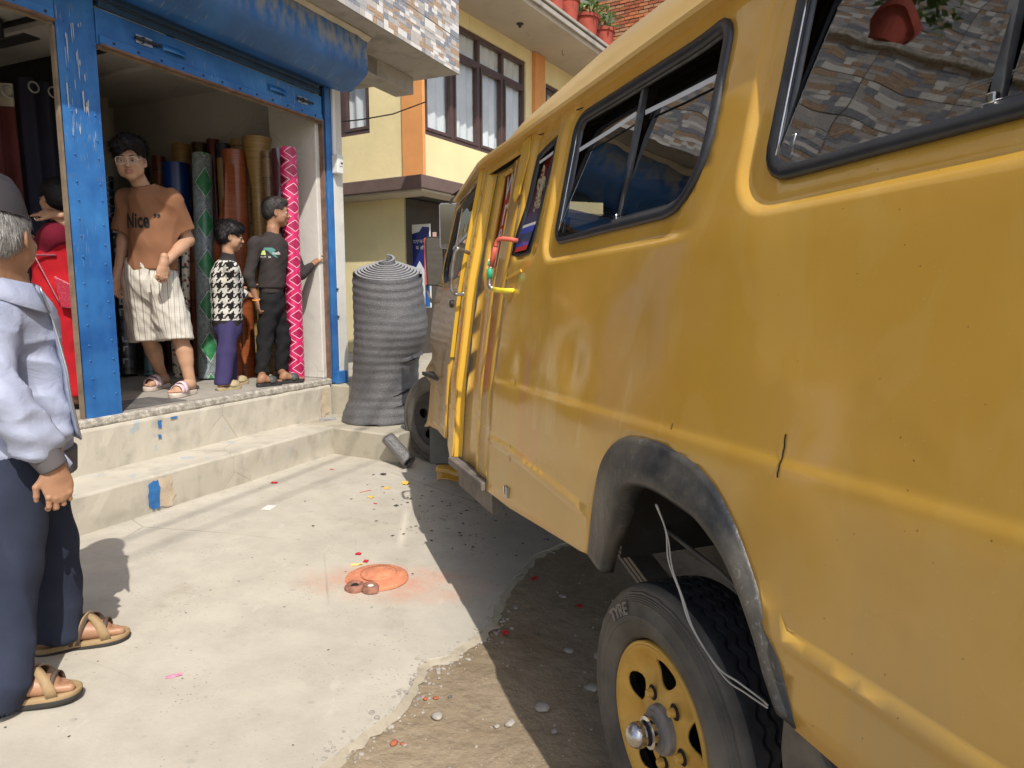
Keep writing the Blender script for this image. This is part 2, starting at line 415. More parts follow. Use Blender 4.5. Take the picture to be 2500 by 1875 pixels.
for i, (x, y, r, lb, m) in enumerate(st):
    o = part('stone' if m is not REDST else 'brick_chip', pebble((x, y, gz(x, y)-.018+r*.35), r, i*3.1, .5, 2), m, auto=True); tag(o, lb, 'stone' if m is not REDST else 'brick chip', 'loose stones on the dirt')
# litter
def crumple(c, w, h, an, seed, bend=.5, n=4):
    V = []; 
    for j in range(n+1):
        for i in range(n+1):
            x = (i/n-.5)*w; y = (j/n-.5)*h; z = .25*w*bend*abs(nz(i*.9+seed, j*.9, seed))+.0015
            V.append((c[0]+x*math.cos(an)-y*math.sin(an), c[1]+x*math.sin(an)+y*math.cos(an), c[2]+z))
    F = [[j*(n+1)+i, j*(n+1)+i+1, (j+1)*(n+1)+i+1, (j+1)*(n+1)+i] for j in range(n) for i in range(n)]
    return V, F
RED = simple('red_petal', (.55, .02, .03), .6, .3, 40, 0); PINK = simple('pink_wrapper', (.72, .28, .42), .35, .35, 60, 0)
YFL = simple('yellow_paint_flake', (.78, .50, .10), .5, .2, 20, 0); DKF = simple('dark_scrap', (.07, .065, .06), .7, .3, 30, 0)
WPAP = simple('white_paper', (.78, .76, .70), .8, .08, 20, 0); BLUF = simple('blue_wrapper', (.04, .10, .35), .4, .3, 30, 0)
lit = [(-.744, 3.219, .035, .03, RED, 'red flower petal farther above the orange lid', 'petal', .9), (-.69, 3.137, .03, .028, RED, 'red flower petal touching the far rim of the orange lid', 'petal', .9),
       (-.807, 3.963, .03, .012, RED, 'thin red petal on the concrete between the yellow flakes', 'petal', .4), (-.91, 4.179, .10, .008, RED, 'long thin red thread on the concrete', 'thread', .1),
       (-1.118, 2.147, .022, .062, PINK, 'pink sweet wrapper lying on the concrete in front of the man', 'wrapper', .5),
       (-.691, 4.382, .06, .075, YFL, 'largest folded yellow paint flake near the front wheel', 'paint flake', 1.5), (-.793, 4.267, .055, .04, YFL, 'flat yellow paint flake left of the largest one', 'paint flake', .5),
       (-.855, 4.072, .045, .04, YFL, 'small yellow paint flake farthest from the bus', 'paint flake', .5), (-.68, 3.946, .03, .028, DKF, 'small black rubber scrap on the sunlit concrete', 'scrap', 1),
       (-.869, 4.561, .05, .04, DKF, 'curled dark scrap below the ledge', 'scrap', .9), (-.724, 3.091, .07, .02, YFL, 'dry yellow leaf at the left rim of the orange lid', 'leaf', .7),
       (-.027, 2.573, .045, .03, RED, 'red and white wrapper in the bus shadow', 'wrapper', .8), (.191, 3.727, .05, .04, WPAP, 'crumpled silver wrapper under the bus sill', 'wrapper', 1.2),
       (.181, 3.539, .03, .04, BLUF, 'crumpled blue wrapper under the bus sill', 'wrapper', 1), (.203, 3.408, .055, .01, WPAP, 'cigarette end lying under the bus sill', 'cigarette end', .1),
       (.105, 3.084, .05, .04, RED, 'dull pink scrap in the bus shadow', 'scrap', .8), (.293, 2.832, .035, .03, RED, 'bright red scrap near the rear wheel arch', 'scrap', .9),
       (-1.53, 4.339, .05, .04, RED, 'red and black scrap at the foot of the steps', 'scrap', .8), (-1.382, 3.814, .10, .07, WPAP, 'flattened pale leaf stain of paper on the concrete', 'paper', .05),
       (-1.25, 4.684, .04, .015, RED, 'small red scrap by the corner of the ledge', 'scrap', .3)]
for i, (x, y, w, h, m, lb, ct, bd) in enumerate(lit):
    o = part(ct.replace(' ', '_'), crumple((x, y, gz(x, y)+(.001 if inpoly(x, y, outer) else -.015)), w*.8, h*.8, i*1.3, i*2.7, bd*1.6), m)
    sm = o.modifiers.new('s', 'SOLIDIFY'); sm.thickness = .0012
    tag(o, lb, ct)
gs = []
for i in range(200):
    t = random.random(); x = random.gauss(-.30, .30); y = random.gauss(4.0, .42)
    if not inpoly(x, y, outer): continue
    r = random.choice([.003, .004, .006, .009]); gs.append(crumple((x, y, cz(x, y)[2]), r*2, r*1.4, random.random()*6, i, .8, 2))
for i in range(60):
    x = random.uniform(-1.6, 0); y = random.uniform(1.5, 4.6)
    if not inpoly(x, y, outer): continue
    r = random.choice([.002, .003, .004]); gs.append(crumple((x, y, cz(x, y)[2]), r*2, r*1.4, random.random()*6, i, .8, 2))
part('dark_crumbs', join(*gs), DKF, kind='stuff', label='dark rubber crumbs scattered on the concrete near the front wheel', category='debris')
# clay lid (offering stone) and small lamps
TERR = simple('orange_clay_paint', (.62, .235, .125), .9, .22, 30, .6, 60)
lid = thing('offering_stone', 'round orange painted stone with stepped low dome set in the concrete', 'stone', (-.607, 2.97, gz(-.6, 2.97)))
z0 = gz(-.607, 2.97)+.006
def wob(geo, a, f): return [(x+a*nz(x*f, y*f, z*f), y+a*nz(y*f, x*f, 4+z*f), z+a*.6*nz(x*f*1.3, y*f, 9)) for x, y, z in geo[0]], geo[1]
part('rim', wob(lathe([(.142, -.01), (.140, .000), (.130, .007), (.095, .009), (.07, .009)], (-.607, 2.97, z0), 40), .0030, 16), TERR, lid, smooth=True)
part('dome', wob(lathe([(.080, .006), (.082, .013), (.068, .015), (.060, .015), (.057, .020), (.040, .024), (.012, .025), (0, .025)], (-.60, 2.985, z0), 32), .0030, 26), TERR, lid, smooth=True)
CLAYD = simple('sooty_clay', (.28, .13, .09), .85, .5, 25, .5)
for x, y, r, lb in ((-.677, 2.842, .042, 'sooty clay oil lamp, left one of the pair beside the orange lid'), (-.607, 2.834, .036, 'clay oil lamp with a pale wick, right one of the pair beside the orange lid')):
    t = thing('clay_lamp', lb, 'oil lamp', (x, y, z0), 'clay lamps beside the lid')
    part('bowl', wob(lathe([(r, -.005), (r, .012), (r*.85, .022), (r*.6, .022), (r*.5, .014), (0, .012)], (x, y, z0), 20), .005, 30), CLAYD, t, smooth=True)
    part('ash', wob(lathe([(r*.42, .014), (r*.3, .020), (0, .022)], (x, y, z0), 12), .003, 40), WPAP if r < .04 else BLACK, t, smooth=True)
# ================================================================= steps and ledge
def sbox(v0, v1, u0, u1, z0, z1): return box((v0, u0, z0), (v1, u1, z1), S)
def rough_box(name, v0, v1, u0, u1, z0, z1, m, amp=.004, bv=.012, **k):
    us = np.arange(u0, u1+.001, (u1-u0)/max(1, int((u1-u0)/.06))); prof = []
    for (a, b, c, d) in (((v1), z0, v1, z1-bv), (v1-bv*.3, z1-bv*.35, v1-bv, z1)): prof += [(a, b), (c, d)]
    pr = [(v1, z0)]+[(v1, z0+(z1-bv-z0)*t) for t in (.33, .66, 1)]+[(v1-bv*.3, z1-bv*.3), (v1-bv, z1)]+[(v1-bv+(v0-v1+bv)*t, z1) for t in (.25, .5, .75, 1)]
    V = []; n = len(pr)
    for u in us:
        for (v, z) in pr:
            d = amp*nz(u*6, v*8, z*8)+amp*.8*nz(u*22, v*20, z*20)
            e = (amp*2.2*max(0, nz(u*9, 3.3, 1)) if abs(z-z1) < bv*1.1 and abs(v-v1) < bv*1.1 else 0)
            V.append(S(v+d-e, u, z+d*.5-e))
    F = [[i*n+j, i*n+j+1, (i+1)*n+j+1, (i+1)*n+j] for i in range(len(us)-1) for j in range(n-1)]
    F += [list(range(n))+[], [(len(us)-1)*n+j for j in range(n)][::-1]]
    V += [S(v0, u0, z0), S(v0, u1, z0)]; F[-2] = list(range(n))[::-1]+[len(V)-2]; F[-1] = [(len(us)-1)*n+j for j in range(n)]+[len(V)-1]
    return part(name, (V, F), m, smooth=False, **k)
st_ = rough_box('lower_step', -3.73, -3.345, -3, 4.17, -.05, .205, STEP, kind='structure')
st_ = rough_box('upper_step', -3.86, -3.705, -3, 4.6, .150, .462, STEP, kind='structure', bv=.02)
MARB = Mat('speckled_terrazzo', .55); a = MARB.voro(160); MARB.col(MARB.mix(a.step(.2, .5)*MARB.noise(30, 3).step(.35, .6), (.28, .26, .22), (.60, .56, .48))); MARB.bump(MARB.noise(80, 4), .3, .005); MARB = MARB.m
o = part('platform_nosing', sbox(-4.0, -3.715, -3, 4.64, .46, .51), MARB, bev=.012, kind='structure')
def floorf(u, v): return S(v, u, .5115+.001*nz(u*3, v*3))
part('shop_floor', grid(list(np.linspace(-3, 4.76, 40)), list(np.linspace(-6.35, -3.76, 20)), lambda u, v: floorf(u, v)), plaster('shop_floor_cement', (.40, .37, .32), .6), kind='structure')
# dark torn linoleum patch behind the post
part('floor_patch', grid(list(np.linspace(2.72, 3.25, 8)), list(np.linspace(-4.15, -3.80, 6)), lambda u, v: S(v+.02*nz(u*9, v*9), u+.03*nz(v*8, u*3), .5145)), simple('dark_lino', (.13, .125, .12), .6, .4, 9), kind='structure')
# ledge under the foam roll : u from 4.17, rotated a touch
def L(v, u, z): return S(v, u+.055*(-(v+3.345))/.6*-1, z)
V = []
def ledge(v0, v1, u0, u1, z0, z1, m, name):
    vs = np.linspace(v0, v1, 16); P = []
    for v in vs:
        uu = u0-.06*(v+3.345)/.6
        P.append([S(v, uu+.006*nz(v*9, 1), z0), S(v, uu+.006*nz(v*9, 2), z0+(z1-z0)*.5), S(v, uu+.006*nz(v*9, 3), z1-.012), S(v, uu+.012, z1+.003*nz(v*9, 5)), S(v, (uu+u1)/2, z1), S(v, u1, z1)])
    V = [p for r in P for p in r]; F = [[i*6+j, (i+1)*6+j, (i+1)*6+j+1, i*6+j+1] for i in range(15) for j in range(5)]
    V += [S(v1, u1, z0)]; F.append([15*6+j for j in range(6)]+[len(V)-1])
    return part(name, (V, F), m, kind='structure')
ledge(-3.72, -2.72, 4.17, 6.4, -.06, .205, LEDGE, 'cement_ledge')
part('raised_plinth', sbox(-6.3, -3.30, 4.642, 9.0, .0, .452), LEDGE, bev=.01, kind='structure')
part('back_plinth', sbox(-3.295, -1.6, 5.9, 9.0, .0, .40), LEDGE, bev=.01, kind='structure')
# blue and orange paint remains on the risers
def smear(name, v, u, z, w, h, m, seed, n=26, sl=0.):
    P = []
    for i in range(n):
        a = 2*pi*i/n; r = 1+.35*nz(math.cos(a)*2+seed, math.sin(a)*2)+.25*nz(math.cos(a)*6+seed, math.sin(a)*6)
        cx = max(-1, min(1, math.cos(a)*1.35)); cy = max(-1, min(1, math.sin(a)*1.35)); P.append((cx*w/2*r+sl*cy*h/2, cy*h/2*r))
    V = [S(v, u+a, z+b) for a, b in P]; part(name, (V+[S(v, u, z)], [[i, (i+1) % n, n] for i in range(n)]), m, kind='stuff', label=None)
BL2 = simple('old_blue_paint', hexc('2f6fae'), .6, .25, 30); OR2 = simple('peach_undercoat', (.56, .46, .34), .8, .2, 14)
smear('blue_paint_remains', -3.336, 2.60, .10, .075, .16, BL2, 3, sl=-.01); smear('peach_paint_remains', -3.3375, 2.66, .10, .14, .17, OR2, 8)
smear('blue_paint_remains', -3.697, 3.06, .435, .05, .012, BL2, 5); smear('blue_paint_remains', -3.697, 2.955, .41, .025, .045, BL2, 1); smear('blue_paint_remains', -3.697, 2.95, .335, .022, .022, BL2, 2)
smear('peach_paint_remains', -3.697, 4.52, .33, .10, .22, OR2, 12)
# ================================================================= shop building
shop = thing('shop_building', 'shop with blue roller shutters, tiled balcony front and cream pillar', 'building', S(-3.74, 2.6, .5))
def sp(name, geo, m, parent=shop, **k): return part(name, geo, m, parent, **k)
sp('side_wall', sbox(-6.3, -3.785, 4.76, 4.95, .452, 3.2), PILL)
sp('pillar', sbox(-4.25, -3.775, 4.60, 4.758, .512, 2.98), PILL, bev=.008)
sp('pillar_front', sbox(-3.775, -3.735, 4.765, 4.885, .455, 3.2), PILL, bev=.006)
sp('interior_wall', sbox(-6.45, -6.3, -3, 4.76, .5, 3.1), INW)
sp('interior_wall', sbox(-6.3, -4.26, 4.752, 4.759, .5, 3.1), INW)
sp('interior_column', sbox(-6.3, -6.05, 4.25, 4.52, .51, 2.99), INW)
sp('interior_ceiling', sbox(-6.3, -3.86, -3, 4.758, 2.975, 3.1), CEIL)
for u in (3.10, 4.0): sp('ceiling_beam', sbox(-6.3, -3.9, u, u+.13, 2.94, 2.974), CEIL)
for u in (3.03, 3.62, 4.06): sp('ceiling_batten', sbox(-6.3, -3.9, u, u+.035, 2.955, 2.9735), BLACK)
sp('left_wall', sbox(-6.3, -3.8, -3.1, -3, .5, 3.2), INW)
sp('lintel', sbox(-3.86, -3.78, -3, 4.76, 2.86, 3.2), SOFF)
sl_ = sp('balcony_slab', sbox(-6.5, -3.15, -3, 5.86, 3.2, 3.36), SOFF)
sp('soffit_beam', sbox(-3.78, -3.58, 4.95, 5.78, 3.05, 3.2), SOFF, bev=.006); sp('soffit_beam', sbox(-6.4, -3.58, 4.95, 5.2, 3.06, 3.2), SOFF)
sp('upper_wall', sbox(-6.5, -4.6, -3, 5.86, 3.36, 7.6), INW)
sp('parapet', sbox(-3.26, -3.153, -3, 5.86, 3.36, 4.36), SOFF); sp('coping', sbox(-3.30, -3.10, -3, 5.90, 4.36, 4.41), MARB, bev=.01)
# mortar squeezed along the top of the shutter hood
V = []; F = []
us = np.arange(2.9, 4.77, .02); 
for i, u in enumerate(us):
    w = .012+.018*abs(nz(u*6, 1))+.02*max(0, nz(u*2.3, 9)); h = .012+.022*abs(nz(u*5, 7)); V += [S(-3.33, u, 3.2), S(-3.33+w*.5, u, 3.193), S(-3.345+w, u, 3.185), S(-3.36+w*.3, u, 3.18-h)]
F = [[i*4+j, (i+1)*4+j, (i+1)*4+j+1, i*4+j+1] for i in range(len(us)-1) for j in range(3)]
sp('mortar', (V, F), plaster('old_mortar', (.55, .50, .40), .5), smooth=True)
# printed mosaic tiles: each ceramic tile is a part
TCOL = [simple('tile_white', (.72, .70, .66), .25, .06, 9, 0), simple('tile_slate', (.26, .27, .30), .3, .35, 90, .1, 90), simple('tile_tan', (.42, .30, .20), .35, .4, 80, .1, 90), simple('tile_grey', (.42, .41, .40), .3, .25, 80, .1, 90), simple('tile_warm', (.50, .46, .42), .3, .12, 40, 0), simple('tile_grout', (.30, .28, .25), .9)]
TM = []
for k in range(6):
    rr = random.Random(40+k); V = []; F = []; fm = []
    b = box((0, .002, .002), (.012, .598, .298)); V += b[0]; F += b[1]; fm += [5]*6
    z0 = .004; hs = [rr.choice([.024, .03, .03, .045]) for _ in range(12)]; sc_ = None; q = []; t_ = 0
    for h_ in hs:
        if t_+h_ > .29: break
        q.append(h_); t_ += h_
    q = [h_*.292/t_ for h_ in q]
    for h_ in q:
        x = .003; z1 = z0+h_-.0016; last = -1
        while x < .596:
            w = rr.choice([.06, .09, .13, .17]); x1 = min(.597, x+w)
            if .597-x1 < .04: x1 = .597
            c = rr.choice([0, 0, 1, 3, 2, 3, 4, 1, 4, 2])
            if c == last: c = (c+1) % 5
            last = c; d = .0125+rr.choice([.0, .001, .002]); s = len(V)
            V += [(d, x, z0), (d, x1-.0015, z0), (d, x1-.0015, z1), (d, x, z1), (.011, x, z0), (.011, x1-.0015, z0), (.011, x1-.0015, z1), (.011, x, z1)]
            F += [[s, s+1, s+2, s+3], [s+3, s+2, s+6, s+7], [s+1, s, s+4, s+5], [s, s+3, s+7, s+4]]; fm += [c]*4; x = x1
        z0 += h_
    me = bpy.data.meshes.new('tile'); me.from_pydata(V, [], F)
    for m in TCOL: me.materials.append(m)
    me.polygons.foreach_set('material_index', fm); me.update(); TM.append(me)
RT = Matrix.Rotation(-A1, 4, 'Z')
def tiles(v, u0, u1, z0, z1):
    k = 0
    u = u1-.6
    while u > u0-.01:
        z = z0
        while z < z1-.15:
            o = bpy.data.objects.new('wall_tile', TM[random.randrange(6)]); C.objects.link(o); o.parent = shop
            p = V3(S(v, u, z)); o.location = p-ORG[shop.name]; o.rotation_euler = (0, 0, -A1); z += .3; k += 1
        u -= .6
tiles(-3.152, -.9, 5.86, 3.195, 4.36)
tiles(-4.6, .0, 5.86, 4.2, 7.3)
# ================================================================= roller shutters
def shutter(name, label, u0, u1, zr, left):
    t = thing(name, label, 'roller shutter', S(-3.6, (u0+u1)/2, 2.6))
    prof = [(-3.36, 3.205), (-3.352, 2.955), (-3.358, 2.925), (-3.385, 2.895), (-3.50, 2.815), (-3.53, 2.808), (-3.60, 2.812), (-3.76, 2.87)]
    hu0 = u0+.10; us = np.arange(hu0, u1+.131, .05); V = []; uv = []
    d = [0]
    for a, b in zip(prof, prof[1:]): d.append(d[-1]+math.dist(a, b))
    for u in us:
        for (v, z), q in zip(prof, d):
            w = .004*nz(u*2.2, z*6); V.append(S(v+w+.003*nz(u*9, q*9), u, z+w)); uv.append((u, .66-q))
    n = len(prof); F = [[i*n+j, i*n+j+1, (i+1)*n+j+1, (i+1)*n+j] for i in range(len(us)-1) for j in range(n-1)]
    F += [list(range(n)), [(len(us)-1)*n+j for j in range(n)][::-1]]
    part('hood', (V, F), HOOD, t, auto=True, uv=uv)
    # rolled slat curtain visible under the hood
    for k in range(3):
        z = 2.775+k*.05
        pr = [(-3.742, z), (-3.728, z+.012), (-3.726, z+.036), (-3.742, z+.048), (-3.75, z+.024)]
        part('slat', prism(pr, lambda v, zz, u: S(v, u, zz), u0+.02, u1-.02), simple('slat_paint', hexc('1d3f5f'), .6, .3, 8), t)
    V = box((-3.748, u0, zr), (-3.730, u1, zr+.19), S)
    part('bottom_rail', V, BLUE, t, bev=.003)
    part('rail_flange', box((-3.7285, u0+.01, zr+.0), (-3.715, u1-.01, zr+.048), S), BLUE, t, bev=.003)
    part('rust_lip', box((-3.73, u0+.01, zr-.012), (-3.70, u1-.012, zr-.001), S), RUST, t)
    part('wood_strip', box((-3.76, u0+.01, zr-.02), (-3.733, u1-.01, zr-.002), S), WOODP, t)
    k = 0; u = u0+.09
    while u < u1-.05:
        part('rivet', lathe([(.0, .006), (.006, .005), (.0075, 0)], S(-3.7148, u, zr+.024), 8, (NS[0], NS[1], 0)), IRON, t, smooth=True); u += .155
    hs = [(u0+.30, 0), (u0+.50, 1), (u1-.50, 1), (u1-.22, 0)]
    for hu, kind in hs:
        if kind:
            p = [S(-3.73, hu-.075, zr+.115), S(-3.70, hu-.07, zr+.105), S(-3.685, hu-.05, zr+.085), S(-3.685, hu+.05, zr+.085), S(-3.70, hu+.07, zr+.105), S(-3.73, hu+.075, zr+.115)]
            V = []; F = []
            part('handle', grid([-.085, -.06, -.03, 0, .03, .06, .085], [0, .25, .5, .75, 1], lambda a, b: S(-3.729+.032*math.sin(pi*b*.62)*(1-(a/.09)**4*.6), hu+a, zr+.135-.045*b)), BLUE, t, smooth=True)
            part('handle_back', box((-3.7295, hu-.09, zr+.085), (-3.7265, hu+.09, zr+.14), S), BLUE, t)
        else:
            part('latch_bolt', tube([S(-3.712, hu-.07, zr+.105), S(-3.712, hu+.10, zr+.105)], .009, 8), IRON, t, smooth=True)
            part('latch_plate', box((-3.7295, hu-.06, zr+.08), (-3.722, hu+.05, zr+.13), S), GREY, t, bev=.002)
            part('latch_staple', tube([S(-3.73, hu-.02, zr+.12), S(-3.70, hu-.02, zr+.115), S(-3.70, hu-.02, zr+.09), S(-3.73, hu-.02, zr+.085)], .004, 6), IRON, t)
    return t
shutter('roller_shutter', 'raised blue roller shutter with hood above the open shop bay', 2.745, 4.635, 2.577, False)
shutter('roller_shutter', 'raised blue roller shutter at the left edge of the photo', .2, 2.515, 2.62, True)
post = thing('shutter_post', 'wide riveted blue steel post between the two shop bays', 'post', S(-3.74, 2.63, .47))
V = []; us = np.linspace(2.522, 2.742, 12); zs = np.linspace(.466, 2.90, 70)
G_ = grid(list(us), list(zs), lambda u, z: S(-3.738+.0035*nz(u*9, z*3)+(.004 if (abs(u-2.57) < .012 or abs(u-2.705) < .012) else 0), u, z))
part('face_sheet', G_, BLUE, post, smooth=True)
part('post_core', sbox(-3.80, -3.745, 2.535, 2.744, .466, 3.19), BLUE, post)
part('timber_edge', sbox(-3.768, -3.742, 2.506, 2.520, .47, 2.60), WOODP, post)
for uu in (2.57, 2.705):
    z = .52
    while z < 2.8:
        part('rivet', lathe([(0, .005), (.0038, .0045), (.0055, 0)], S(-3.734, uu+random.uniform(-.004, .004), z+random.uniform(-.02, .02)), 8, (NS[0], NS[1], 0)), BLUE, post, smooth=True); z += .095+random.random()*.03
DRIP = simple('paint_drip', (.46, .45, .42), .6, .1, 20, 0)
for i in range(24):
    u = random.choice([2.565, 2.60, 2.63, 2.655]) + random.uniform(-.012, .012); z = random.uniform(2.05, 2.68); h = random.uniform(.015, .10)*(1.4 if u < 2.64 else .6); w = random.uniform(.0015, .0045)
    V = [S(-3.728, u-w, z), S(-3.728, u+w*.8, z+.01), S(-3.728, u+w, z-h*.5), S(-3.728, u+.001, z-h), S(-3.728, u-w*.8, z-h*.6)]
    if i < 14: part('paint_drip', (V+[S(-3.731, a, b) for a, b in ((u, z),)], [[0, 1, 2, 3, 4]]), DRIP, post)
    else: part('paint_drip', (V, [[0, 1, 2, 3, 4]]), DRIP, post)
track = thing('shutter_track', 'narrow blue shutter guide rail at the right end of the open bay', 'guide rail', S(-3.74, 4.7, .47))
part('channel', sbox(-3.775, -3.734, 4.683, 4.762, .466, 2.86), BLUE, track, bev=.003)
part('inner_guide', sbox(-3.775, -3.738, 4.642, 4.664, .51, 2.60), RUST, track)
part('inner_guide', sbox(-3.79, -3.76, 4.664, 4.683, .51, 2.86), IRON, track)
part('foot_plate', sbox(-3.775, -3.70, 4.70, 4.83, .455, .56), BLUE, track, bev=.006)
for z in (1.25, 1.02): part('bolt', lathe([(0, .012), (.008, .011), (.011, 0)], S(-3.733, 4.762, z), 8, (NS[0], NS[1], 0)), IRON, track, smooth=True)
cb = thing('junction_box', 'small white switch box with conduit on the cream pillar', 'switch box', S(-3.72, 4.79, 2.2))
part('box_body', sbox(-3.7345, -3.675, 4.745, 4.825, 2.19, 2.34), WHITEP, cb, bev=.008)
part('socket_face', sbox(-3.674, -3.670, 4.765, 4.81, 2.25, 2.30), WHITEP, cb, bev=.002)
part('toggle', sbox(-3.6695, -3.664, 4.78, 4.80, 2.27, 2.28), BLACK, cb)
part('conduit', sbox(-3.7345, -3.715, 4.755, 4.79, 2.342, 3.19), WHITEP, cb, bev=.004)
# ================================================================= rolls of flooring
def rollmat(kind, c1, c2, c3=(.8, .8, .8)):
    nm = 'vinyl_'+kind
    m = Mat(nm, .32, 0, .55); x, y, z = m.xyz('UV')
    if kind in ('hexpink', 'hexblue'):
        s = .28; a = (x/.19).pp(.5); b = (y/s).pp(.5)      # 0..1 mirrored
        d1 = (a*1.0+b*1.0); f = ((d1*3.0).fract()-.5).abs(); line = (f > .42)
        d2 = (a-.0); v = ((a > .40)*(b < .16)); dd = (a*.9+(b-.25).abs()*1.9)
        ln = (((dd*3.2).fract()-.5).abs() > .448); core = (dd < .2)*(m.voro(120, 'UV').step(.2, .3))
        base = m.mix(m.noise(8, 5, 'UV', stretch=(4, 1, 1)).step(.35, .65), c1, c2); band = ((dd*1.6).fract() < .45)
        base = m.mix(band*.55, base, tuple(v*.45 for v in c1)); base = m.mix(core, base, tuple(v*.2 for v in c1))
        base = m.mix(ln, base, c3)
        m.col(base)
    elif kind == 'greendiamond':
        a = (x/.21+.5*0).pp(.5); b = (y/.34).pp(.5); dd = a+b
        tw = m.noise(28, 5, 'UV'); sc = m.noise(70, 4, 'UV').step(.52, .56)
        g = m.mix(tw.step(.35, .65), c1, tuple(v*1.5 for v in c1)); gr = m.mix(tw.step(.35, .65), c2, tuple(v*.6 for v in c2))
        inner = (dd < .36); e = (((dd-.36).abs()) < .010); base = m.mix(inner, gr, g)
        bd = ((dd-.43).abs() < .045); base = m.mix(bd*sc*.8, base, (.05, .06, .05)); base = m.mix(e, base, (.62, .66, .64))
        x2 = (((a-b).abs()) < .01); cr = (dd > .5)*0
        ln = ((dd-.5).abs() < .006); base = m.mix(ln, base, (.04, .04, .04)); m.col(base)
    elif kind == 'maroonlens':
        a = (x/.16).pp(.5); b = (y/.42).pp(.5); r = (a*a*4+(b-.0)*(b)*3); f = (r < .42)
        rings = (((a*a*4+b*b*4)*9).fract() < .12); base = m.mix(m.noise(14, 5, 'UV').step(.35, .65), c1, tuple(v*.6 for v in c1))
        base = m.mix(f, base, c2); base = m.mix(rings*.5, base, c3); m.col(base)
    elif kind == 'hexgrey':
        v = m.voro(9, 'UV', feat='DISTANCE_TO_EDGE', rnd=.15); cc = m.voro(9, 'UV', out=1, rnd=.15)
        base = m.mix(v.step(.0, .25), c1, c2); ring = ((v-.22).abs() < .06)*(m.noise(3, 1, 'UV') > .5); base = m.mix(ring, base, c3); m.col(base)
    elif kind == 'tealstar':
        a = (x/.10).pp(.5); b = (y/.13).pp(.5); st = ((a*b) < .006)*((a+b) < .42); ln = ((a < .015)._('MAXIMUM', (b < .015)))
        base = m.mix(m.noise(20, 4, 'UV').step(.3, .7), c1, tuple(v*.8 for v in c1)); base = m.mix(ln*.6, base, (.03, .05, .05)); base = m.mix(st, base, (.015, .02, .02)); m.col(base)
    elif kind == 'floral':
        v = m.voro(22, 'UV'); n = m.noise(26, 4, 'UV'); base = m.mix(v.step(.2, .34), c1, c2); base = m.mix((n > .58), base, c3); m.col(base)
    elif kind == 'bluestar':
        v = m.voro(5, 'UV'); n = m.noise(30, 4, 'UV'); base = m.mix(m.noise(5, 4, 'UV').step(.3, .7), c1, c2); r = (((v-.22).abs()) < .05)*(n > .48); base = m.mix(r, base, c3); m.col(base)
    elif kind == 'plank':
        w = m.noise(9, 5, 'UV', stretch=(3, 26, 1), dist=.4); base = m.mix(w.step(.35, .65), c1, c2); row = ((y/.16).fract() < .035); blk = (y/.16).floor(); 
        sh = ((blk*.37+(x/.5).floor()*.61).fract()); base = m.mix(sh*.45, base, c3); base = m.mix(row, base, (.03, .02, .015)); m.col(base)
    else:  # wood
        w = m.noise(5, 6, 'UV', stretch=(1.2, 22, 1), dist=1.2); base = m.mix(w.step(.38, .62), c1, c2); m.col(base)
    m.bump(m.noise(6, 3, 'UV'), .08, .01)
    return m.m
_rm = {}
def rm(kind, *c):
    k = (kind,)+tuple(c)
    if k not in _rm: _rm[k] = rollmat(kind, *c)
    return _rm[k]
def roll(label, v, u, r, z1, m, top=None, z0=.513, flare=0, core=True):
    top = top or (v, u); b = Vector(S(v, u, z0)); t_ = Vector(S(top[0], top[1], z1)); H_ = (t_-b).length
    t = thing('flooring_roll', label, 'flooring roll', b, 'rolls of floor covering standing in the shop')
    axd = (t_-b).normalized(); ex = Vector((1, 0, 0)); ex = (ex-axd*ex.dot(axd)).normalized(); ey = axd.cross(ex)
    n = 28; ks = 24; V = []; uv = []; F = []
    th0 = 2.0
    for j in range(ks+1):
        h = j/ks
        for i in range(n+1):
            a = th0+2*pi*i/n; rr = r*(1+.05*i/n)+.0025*nz(h*7, i*.25, v*9)+flare*max(0, h-.8)*.5+ .004*max(0, nz(h*3, 5, v))
            p = b+axd*(h*H_)+ex*(rr*math.cos(a))+ey*(rr*math.sin(a)); V.append(tuple(p)); uv.append((a*r+v, h*H_+u))
    F = [[j*(n+1)+i, j*(n+1)+i+1, (j+1)*(n+1)+i+1, (j+1)*(n+1)+i] for j in range(ks) for i in range(n)]
    part('sheet', (V, F), m, t, smooth=True, uv=uv)
    # spiral edge on top
    V = []; F = []; turns = 4; N = 80; base = t_-axd*.004
    for i in range(N+1):
        a = th0+2*pi*turns*i/N; rr = (r+flare*.1)*(.35+.66*i/N)
        for q in (0, 1):
            for w in (0, .0035): V.append(tuple(base+axd*(q*.006-.02*(1-q))+ex*((rr-w)*math.cos(a))+ey*((rr-w)*math.sin(a))))
    for i in range(N):
        a = i*4; b2 = a+4; F += [[a, b2, b2+2, a+2], [a+1, a+3, b2+3, b2+1], [a+2, b2+2, b2+3, a+3]]
    part('rolled_edge', (V, F), simple('vinyl_backing', (.33, .28, .22), .8, .15), t)
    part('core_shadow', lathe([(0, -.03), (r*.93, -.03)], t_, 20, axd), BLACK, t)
    return t
PK = rm('hexpink', hexc('b5164f'), hexc('d83a74'), hexc('f3cfd8')); MR = rm('maroonlens', hexc('5d1520'), hexc('7f8da0'), hexc('9aa0a8'))
GD = rm('greendiamond', hexc('34764a'), hexc('99a5a6')); WO = rm('wood', hexc('a35a34'), hexc('814222')); 
BAM = rm('wood', hexc('a3834e'), hexc('86683a')); BAM2 = rm('plank', hexc('967a4a'), hexc('775c36'), hexc('b09a68')); PLK = rm('plank', hexc('9c7d57'), hexc('6d5138'), hexc('4d3526'))
